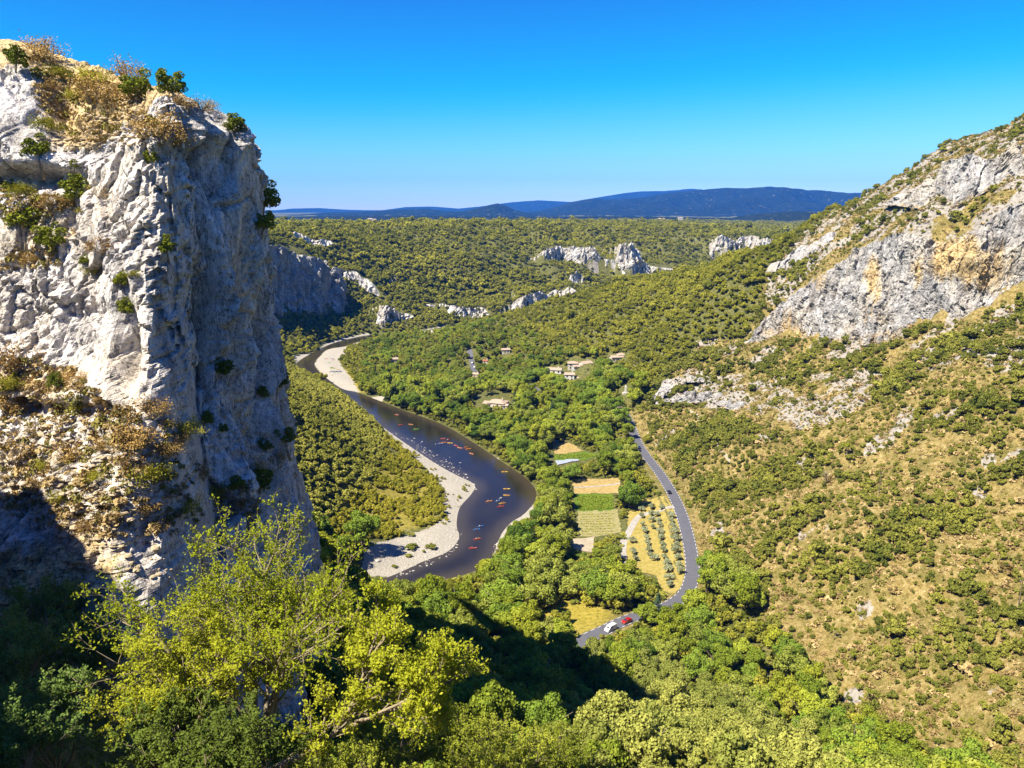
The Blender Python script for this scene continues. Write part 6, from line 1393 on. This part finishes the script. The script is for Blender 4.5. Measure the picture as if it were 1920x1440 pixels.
for row, lb in zip(OLIVE, ol):
    for u, v in row:
        h0 = hit(u, v + 6); k = int(g.integers(0, 3)); s0 = float(g.uniform(1.0, 1.35))
        o = empty('olive_tree', tuple(h0 - np.array([0, 0, 0.1])), (0, 0, float(g.uniform(0, 6))), (s0, s0, s0), label='grey green ' + lb, category='tree', group=lb)
        put('crown', K_olive.crown[k], o); put('trunk', K_olive.trunk[k], o)
for (u, v), s0, lb in [((1035, 800), 1.15, 'dark green conifer with layered boughs above the hedge'), ((965, 765), 0.8, 'smaller dark conifer beside the terracotta roofed house'), ((1232, 1165), 0.7, 'pointed grey green conifer beside the road bend')]:
    h0 = hit(u, v); o = empty('conifer_tree', tuple(h0), (0, 0, u), (s0, s0, s0), label=lb, category='tree'); put('crown', K_cedar.crown[0], o); put('trunk', K_cedar.trunk[0], o)
# pines with bare trunks and one dead tree on the hillside
for (u, v), s0, lb in [((1585, 862), 1.0, 'umbrella pine with a bare grey trunk on the hillside'), ((1378, 1072), 0.6, 'small pine with a bare trunk near the pale bank'), ((1564, 1200), 0.6, 'small pine standing in the open lower hillside'), ((1628, 1320), 0.65, 'dark trunked pine low on the hillside near the gully'), ((1596, 1245), 0.5, 'stunted pine above the gully')]:
    h0 = hit(u, v); o = empty('pine_tree', tuple(h0), (0, 0, u), (s0, s0, s0), label=lb, category='tree', group='pines on the hillside')
    V, F, var = lobes_crown(int(u), 420, 2.2, 1.1, 8, 0.2, 0.0); V[:, 2] += 4.4; put('crown', mesh_np('crown', V, F, False, {'var': var}, [L_juni]), o)
    put('trunk', trunk_mb(np.random.default_rng(int(u)), 5.6, 0.14, 6, 1.8).mesh('trunk', M_twig, True), o)
h0 = hit(1547, 908); o = empty('dead_tree', tuple(h0), label='leafless grey dead tree on the open hillside', category='tree')
put('trunk', trunk_mb(np.random.default_rng(5), 5.5, 0.17, 26, 2.6).mesh('trunk', M_twig, True), o)
# shrubs on the near gravel
for (u, v), s0, lb in [((770, 1030), 1.9, 'largest low dark shrub on the near gravel bar'), ((808, 1028), 1.3, 'long low shrub right of the largest on the gravel bar'), ((766, 1045), 1.0, 'flat shrub just below the largest on the gravel bar'), ((772, 1006), 1.2, 'round shrub at the upper edge of the gravel bar'), ((740, 1064), 0.9, 'small shrub at the near end of the gravel bar'), ((794, 1036), 0.6, 'smallest tuft between the two shrubs on the gravel bar')]:
    h0 = hit(u, v); put('gravel_shrub', K_bush.crown[int(u) % 5], None, tuple(h0), (0, 0, u), (s0 * 1.2, s0, s0 * 0.55), label=lb, category='shrub', group='shrubs on the near gravel bar')
# ================================================================== trees close to the viewpoint
def grow(seed, stems, levels, wander=0.22, up=0.10, leaves=14, leaf=0.085, leaf_from=1, spread=0.9, droop=0.0):
    """stems: (pos, dir, length, radius). levels: (children, length ratio, angle) for each further order. Returns branches and leaf anchors."""
    g = np.random.default_rng(seed); mb = MB(); LP = []; LN = []
    def path(p, d, L, r, n, r1):
        pts = [p]; dirs = []
        for k in range(n):
            d = d + g.normal(0, wander, 3) * 0.6 + np.array([0, 0, up]); d = d / np.linalg.norm(d); p = p + d * (L / n); pts.append(p); dirs.append(d)
        return pts, dirs
    work = [(np.array(p, float), np.array(d, float) / np.linalg.norm(d), L, r, 0) for p, d, L, r in stems]
    while work:
        p, d, L, r, lv = work.pop(); last = lv >= len(levels); n = 5 if lv == 0 else (4 if not last else 2)
        pts, dirs = path(p, d, L, r, n, r * 0.4)
        if r > 0.006: mb.tube([tuple(q_) for q_ in pts], list(np.linspace(r, r * 0.45, len(pts))), 6 if lv == 0 else (4 if lv == 1 else 3), False)
        if not last:
            nc, ratio, ang = levels[lv]
            for k in range(nc):
                t = g.uniform(0.30 if lv else 0.35, 1.0) * n; i = min(int(t), n - 1); f = t - i
                q_ = pts[i] * (1 - f) + pts[i + 1] * f; dd = dirs[i]; s_ = np.cross(dd, g.normal(size=3)); s_ /= np.linalg.norm(s_) + 1e-9
                nd = dd * math.cos(ang) + s_ * math.sin(ang) * g.uniform(0.7, 1.2) * spread
                work.append((q_, nd / np.linalg.norm(nd), L * ratio * g.uniform(0.7, 1.25), r * 0.42 * g.uniform(.8, 1.1), lv + 1))
        if lv >= len(levels) - leaf_from:
            m_ = leaves if last else leaves // 3
            t = g.uniform(0.15, 1.0, m_) * n; i = np.minimum(t.astype(int), n - 1); f = (t - i)[:, None]; A = np.array(pts)
            LP.append(A[i] * (1 - f) + A[i + 1] * f + g.normal(0, 0.10, (m_, 3)) - np.array([0, 0, droop])); LN.append(unit(g.normal(size=(m_, 3)) * 0.8 + np.array([-0.25, -0.2, 0.75])))
    LP = np.vstack(LP); LN = np.vstack(LN); V, F = leaf_quads(LP, LN, leaf, g, 0.62)
    return mb, V, F, np.repeat(g.uniform(0, 1, len(LP)), 4)
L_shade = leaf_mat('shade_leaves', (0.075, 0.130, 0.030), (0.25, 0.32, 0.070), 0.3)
L_mid = leaf_mat('downy_oak_leaves', (0.12, 0.16, 0.012), (0.35, 0.36, 0.045), 0.3)
def tree_meshes(args, mat, **kw):
    mb, V, F, var = grow(*args, **kw); return mesh_np('crown', V, F, False, {'var': var}, [mat]), mb.mesh('trunk', M_twig, True)
def fan(n, seed, tilt=0.7, bias=(0, 0, 0)):
    g = np.random.default_rng(seed); out = []
    for k in range(n):
        a = 6.283 * (k + g.uniform(0, .6)) / n; out.append((math.cos(a) * tilt * g.uniform(.5, 1.1) + bias[0], math.sin(a) * tilt * g.uniform(.5, 1.1) + bias[1], 1.0 + bias[2]))
    return out
bigA = tree_meshes((11, [((0, 0, -0.8), d_, 8.8 + (k % 3) * 0.8, 0.17) for k, d_ in enumerate(fan(7, 1, 0.50))], [(8, 0.42, 0.75), (7, 0.46, 0.75), (5, 0.5, 0.8)]), L_hero, leaves=14, leaf=0.078, up=0.06)
bigB = tree_meshes((12, [((0, 0, -0.5), d_, 6.0 + (k % 3) * 0.9, 0.12) for k, d_ in enumerate(fan(6, 2, 0.65))], [(8, 0.42, 0.8), (6, 0.46, 0.8), (5, 0.5, 0.8)]), L_hero, leaves=14, leaf=0.08, up=0.06)
lean = tree_meshes((13, [((0, 0, -0.5), (0.95, 0.1, 0.42), 6.2, 0.22), ((3.6, 0.3, 1.4), (0.75, 0.1, 0.75), 5.2, 0.13), ((4.0, 0.4, 1.6), (0.95, -0.1, 0.30), 5.4, 0.12), ((4.3, 0.4, 1.9), (0.5, 0.3, 1.0), 5.0, 0.12), ((4.6, 0.4, 1.9), (0.9, 0.3, 0.05), 4.6, 0.10), ((4.8, 0.4, 2.1), (0.8, -0.4, 0.5), 4.8, 0.10)], [(8, 0.40, 0.7), (6, 0.46, 0.75), (5, 0.5, 0.8)]), L_hero, leaves=14, leaf=0.08, up=0.10)
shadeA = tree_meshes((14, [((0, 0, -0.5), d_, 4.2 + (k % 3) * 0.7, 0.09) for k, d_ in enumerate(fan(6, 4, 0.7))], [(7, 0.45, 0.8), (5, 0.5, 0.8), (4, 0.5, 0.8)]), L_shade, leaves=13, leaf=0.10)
shadeB = (shadeA[0].copy(), shadeA[1]); shadeB[0].materials.clear(); shadeB[0].materials.append(leaf_mat('painted_shade_leaves', (0.035, 0.065, 0.010), (0.15, 0.19, 0.030), 0.3))  # same tree, shade painted in as darker leaves where the shadow misses
midA = tree_meshes((15, [((0, 0, -0.5), d_, 4.6 + (k % 3) * 0.7, 0.10) for k, d_ in enumerate(fan(6, 5, 0.75))], [(7, 0.45, 0.8), (6, 0.5, 0.8), (4, 0.5, 0.8)]), L_mid, leaves=13, leaf=0.10)
def plant_near(meshes, u, v, Y, s, rz, label, group, name='leafy_tree', ground=False):
    p = at_y(u, v, Y)
    if ground: p[2] = float(zat(p[0], p[1]))
    o = empty(name, tuple(p), (0, 0, rz), (s, s, s), label=label, category='tree', group=group); put('crown', meshes[0], o); put('trunk', meshes[1], o); return o
GN = 'sunlit trees in front of the cliff'
plant_near(bigA, 495, 1400, 46, 1.22, 0.4, 'largest bright yellow green tree with arching pale branches before the cliff foot', GN)
plant_near(bigB, 370, 1430, 42, 1.05, 1.1, 'bright green tree left of the largest, against the shaded rock', GN)
plant_near(bigB, 620, 1210, 56, 0.62, 2.0, 'bright green tree behind the leaning trunk, beside the shaded wall', GN)
plant_near(lean, 480, 1440, 36, 1.12, 0.05, 'tree with a bare grey trunk leaning right into a bright spray of leaves', GN, 'leaning_tree')
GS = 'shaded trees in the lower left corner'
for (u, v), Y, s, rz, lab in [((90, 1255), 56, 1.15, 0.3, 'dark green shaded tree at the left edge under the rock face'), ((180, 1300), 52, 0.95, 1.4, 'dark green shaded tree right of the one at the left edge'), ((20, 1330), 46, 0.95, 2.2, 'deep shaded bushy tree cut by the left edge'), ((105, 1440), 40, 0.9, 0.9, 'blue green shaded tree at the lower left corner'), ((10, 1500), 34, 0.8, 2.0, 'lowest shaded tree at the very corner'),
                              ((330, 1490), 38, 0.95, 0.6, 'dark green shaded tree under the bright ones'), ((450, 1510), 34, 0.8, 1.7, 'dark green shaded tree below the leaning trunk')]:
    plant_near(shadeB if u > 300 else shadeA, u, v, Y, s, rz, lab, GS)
GB = 'sunlit tree tops along the bottom edge'
for (u, v), Y, s, rz, lab in [((740, 1480), 50, 0.95, 0.2, 'green tree top at the bottom edge right of the leaning tree'), ((840, 1430), 60, 0.8, 1.0, 'green tree top with bare pale twigs near the bottom edge'), ((900, 1500), 50, 0.9, 2.2, 'bright tree top at the bottom edge left of the middle'), ((985, 1500), 54, 0.9, 0.7, 'bright tree top at the middle of the bottom edge'), ((1040, 1460), 66, 0.8, 1.9, 'green tree top just right of the middle near the bottom edge'), ((660, 1540), 44, 0.8, 1.2, 'green tree top below the leaning spray')]:
    plant_near(midA, u, v, Y, s, rz, lab, GB)

# ================================================================== plants on the near cliff
def on_cliff(u, v):
    x, y, z = ray(u, v); h_, n_, _, _ = CLIFF_BVH.ray_cast(Vector((0, 0, CAM_Z)), Vector((float(x), float(y), float(z))).normalized())
    return h_, n_
JUN = []
for k in range(3):
    V, F, var = lobes_crown(1200 + k, 3200, 0.58, 0.78, 26, 0.034, -0.25, sub=0.23, jit=1.0, spread=0.82); JUN.append((mesh_np('foliage', V, F, False, {'var': var}, [L_juni]), trunk_mb(np.random.default_rng(k), 0.8, 0.05, 5, 0.5).mesh('stem', M_twig, True)))
DRY = []
for k in range(4):
    mb, V, F, var = grow(1300 + k, [((0, 0, -0.1), d_, 0.75, 0.018) for d_ in fan(11, k, 0.95)], [(5, 0.5, 0.6), (4, 0.5, 0.7)], leaves=(7, 9, 5, 0)[k] or 1, leaf=0.035, up=0.03)
    DRY.append((mesh_np('foliage', V, F, False, {'var': var}, [L_dry if k != 1 else L_willow]), mb.mesh('stem', M_twig, True)))
def cliff_plant(kind, u, v, hpx, label, group, k=0, cat='shrub', name=None):
    h_ = None
    for dv in (0, 6, 12, 18, 26, 36):
        if h_ is None: h_, n_ = on_cliff(u, v + dv)
    if h_ is None: return
    d_ = h_.y; s = hpx / (FPX / d_) / (1.25 if kind is JUN else 1.15)
    o = empty(name or ('juniper' if kind is JUN else 'dry_bush'), tuple(h_ - Vector((0, -0.1, 0.05))), (R(12), 0, (u * 7 + v) % 6.28), (s * 1.1, s * 1.1, s), label=label, category=cat, group=group)
    f, st = kind[k % len(kind)]; put('foliage', f, o); put('stem', st, o)
JG = 'green junipers on the near cliff'
for k, (u, v, h_, lab) in enumerate([(28, 132, 44, 'dark green juniper on the top left boulder of the cliff'), (255, 196, 62, 'dense conical juniper on the cliff top, left of two'), (330, 188, 54, 'dense juniper on the cliff top, right of two'), (440, 258, 44, 'dark juniper on the right shoulder of the cliff'), (75, 308, 56, 'bright juniper on the ledge under the ochre slope'), (288, 312, 30, 'round green juniper alone on the upper white face'),
    (143, 388, 60, 'upright juniper beside the dark overhang'), (50, 450, 80, 'largest juniper on the left ledge'), (90, 478, 60, 'juniper right of the largest on the left ledge'), (313, 478, 40, 'green juniper at the edge of the shaded wall'), (494, 400, 60, 'dark juniper on the right skyline of the cliff'), (490, 440, 44, 'dark juniper hanging low on the right skyline'), (138, 316, 18, 'tiny green shrub above the white face'), (160, 498, 22, 'small green shrub on the white face below the ledge'),
    (228, 540, 32, 'green plant in the upper part of the crack'), (237, 590, 36, 'green plant in the lower part of the crack'), (423, 706, 42, 'dark shrub on the shaded wall, upper'), (518, 735, 44, 'dark shrub on the far rib of the shaded wall'), (490, 748, 26, 'small dark shrub in the shaded cleft'), (417, 812, 22, 'tiny dark shrub low on the shaded wall'), (538, 842, 50, 'dark shrub at the foot of the far rib'), (106, 728, 34, 'blue green shrub on the middle ledge'), (383, 800, 34, 'green shrub at the corner above the scree'), (487, 925, 56, 'sunlit olive shrub at the foot of the shaded wall'), (443, 928, 40, 'green shrub at the foot of the corner'), (20, 360, 24, 'small green shrub left of the overhang'), (500, 850, 30, 'dark tuft on the shaded wall near the foot')]):
    cliff_plant(JUN, u, v, h_, lab, JG, k)
DG = {'t': ('dry twiggy bush on the cliff top slope', 'dry bushes on the cliff top'), 'f': ('dry tan bush clinging to the white cliff face', 'dry bushes on the cliff face'), 's': ('dry orange bush on the scree apron of the cliff', 'dry bushes on the scree apron'), 'd': ('dry bush at the foot of the shaded wall', 'dry bushes under the shaded wall')}
for k, (u, v, h_, t) in enumerate([(80, 112, 46, 't'), (172, 160, 40, 't'), (238, 158, 50, 't'), (378, 206, 34, 't'), (178, 200, 62, 't'), (82, 245, 34, 't'), (300, 268, 66, 't'), (160, 250, 40, 't'), (345, 205, 28, 't'), (110, 150, 32, 't'), (95, 175, 26, 't'), (205, 215, 30, 't'), (325, 275, 40, 't'), (140, 190, 30, 't'), (215, 180, 24, 't'), (60, 130, 26, 't'), (390, 212, 26, 't'),
    (40, 370, 36, 'f'), (95, 395, 40, 'f'), (185, 370, 34, 'f'), (193, 475, 40, 'f'), (180, 515, 34, 'f'), (130, 385, 28, 'f'), (20, 480, 40, 'f'), (60, 500, 30, 'f'), (250, 520, 20, 'f'),
    (30, 705, 70, 's'), (90, 752, 50, 's'), (145, 725, 36, 's'), (150, 765, 26, 's'), (283, 785, 54, 's'), (233, 812, 50, 's'), (255, 840, 54, 's'), (345, 815, 44, 's'), (337, 838, 34, 's'), (27, 870, 70, 's'), (137, 862, 44, 's'), (283, 905, 56, 's'), (242, 885, 44, 's'), (213, 965, 30, 's'), (273, 968, 40, 's'), (113, 940, 30, 's'), (20, 780, 44, 's'), (60, 820, 36, 's'), (310, 860, 40, 's'), (180, 900, 26, 's'), (70, 920, 34, 's'), (330, 930, 36, 's'), (160, 1000, 30, 's'), (350, 960, 40, 's'), (380, 900, 40, 's'), (40, 960, 30, 's'), (200, 840, 30, 's'), (10, 730, 40, 's'), (300, 1000, 26, 's'), (320, 800, 30, 's'), (190, 760, 24, 's'), (80, 880, 24, 's'),
    (483, 895, 40, 'd'), (420, 950, 50, 'd'), (520, 868, 30, 'd'), (400, 930, 40, 'd'), (460, 960, 40, 'd')]):
    lb, gp = DG[t]; cliff_plant(DRY, u, v, h_, lb, gp, k + (3 if t == 't' and k in (0, 1, 2, 3) else 0) * 0)
# dry grass tufts on the apron, the ledges and the top
g = np.random.default_rng(93); pts = []
for p, n_ in [([(0, 660), (130, 690), (210, 760), (330, 800), (380, 880), (380, 1000), (200, 1010), (0, 960)], 900), ([(60, 100), (260, 170), (330, 260), (150, 270), (70, 220)], 330), ([(0, 350), (150, 370), (150, 400), (0, 420)], 110), ([(0, 460), (110, 470), (110, 500), (0, 510)], 70), ([(400, 900), (480, 900), (500, 960), (400, 990)], 60)]:
    p = np.array(p, float); k = 0; tries = 0
    while k < n_ and tries < 9000:
        tries += 1; u, v = g.uniform(p[:, 0].min(), p[:, 0].max()), g.uniform(p[:, 1].min(), p[:, 1].max())
        if inpoly(np.array([u]), np.array([v]), p)[0]:
            h_, nn3 = on_cliff(u, v)
            if h_ is not None and abs(nn3.z) > 0.22: pts.append(tuple(h_)); k += 1
pts = np.array(pts); sc = g.gamma(2.5, 0.16, len(pts)) + 0.2
scatter('dry_grass', pts, np.stack([sc, sc, sc * 1.1], 1), g.uniform(0, 6.28, len(pts)), g.integers(0, 3, len(pts)), TUFT, 'dry grass tufts on the scree apron, ledges and top of the near cliff', 'grass')
# loose stones on the rubble slope of the cliff top and on the apron
STR = []
for k in range(4):
    m_ = stone_mesh(980 + k); m_.materials.clear(); m_.materials.append(M_rub); STR.append(m_)
g = np.random.default_rng(91); pts = []
for p, n_ in [([(165, 200), (260, 180), (300, 250), (260, 275), (150, 270)], 300), ([(0, 780), (180, 770), (300, 900), (260, 980), (0, 960)], 700), ([(60, 250), (140, 260), (200, 275), (80, 290)], 90), ([(80, 120), (230, 175), (160, 230), (90, 200)], 150), ([(100, 960), (300, 960), (340, 1080), (150, 1100)], 200)]:
    p = np.array(p, float); k = 0; tries = 0
    while k < n_ and tries < 9000:
        tries += 1; u, v = g.uniform(p[:, 0].min(), p[:, 0].max()), g.uniform(p[:, 1].min(), p[:, 1].max())
        if inpoly(np.array([u]), np.array([v]), p)[0]:
            h_, _ = on_cliff(u, v)
            if h_ is not None: pts.append(tuple(h_)); k += 1
pts = np.array(pts); sc = g.gamma(2.0, 0.07, len(pts)) + 0.05
scatter('rubble', pts, np.stack([sc, sc * 0.8, sc * 0.6], 1), g.uniform(0, 6.28, len(pts)), g.integers(0, 4, len(pts)), STR, 'loose limestone rubble on the cliff top slope and the scree apron', 'rubble')
# ================================================================== labels that repeat are told apart by their order from the left
_by = {}
for o in scene.objects:
    if o.parent is None and 'label' in o and o.get('kind') not in ('structure', 'stuff'): _by.setdefault(o['label'], []).append(o)
_ORD = ['leftmost', 'second', 'third', 'fourth', 'fifth', 'sixth', 'seventh', 'eighth', 'ninth', 'tenth']
for lb, os_ in _by.items():
    if len(os_) < 2: continue
    os_.sort(key=lambda o: float(project(np.array(o.location))[0]))
    for i, o in enumerate(os_):
        if len(lb.split()) > 11: lb = ' '.join(w_ for w_ in lb.split() if w_ not in ('the', 'sized'))
        o['label'] = lb + (', leftmost' if i == 0 else ', rightmost' if i == len(os_) - 1 else ', %s from the left' % (_ORD[i] if i < 10 else '%dth' % (i + 1)))
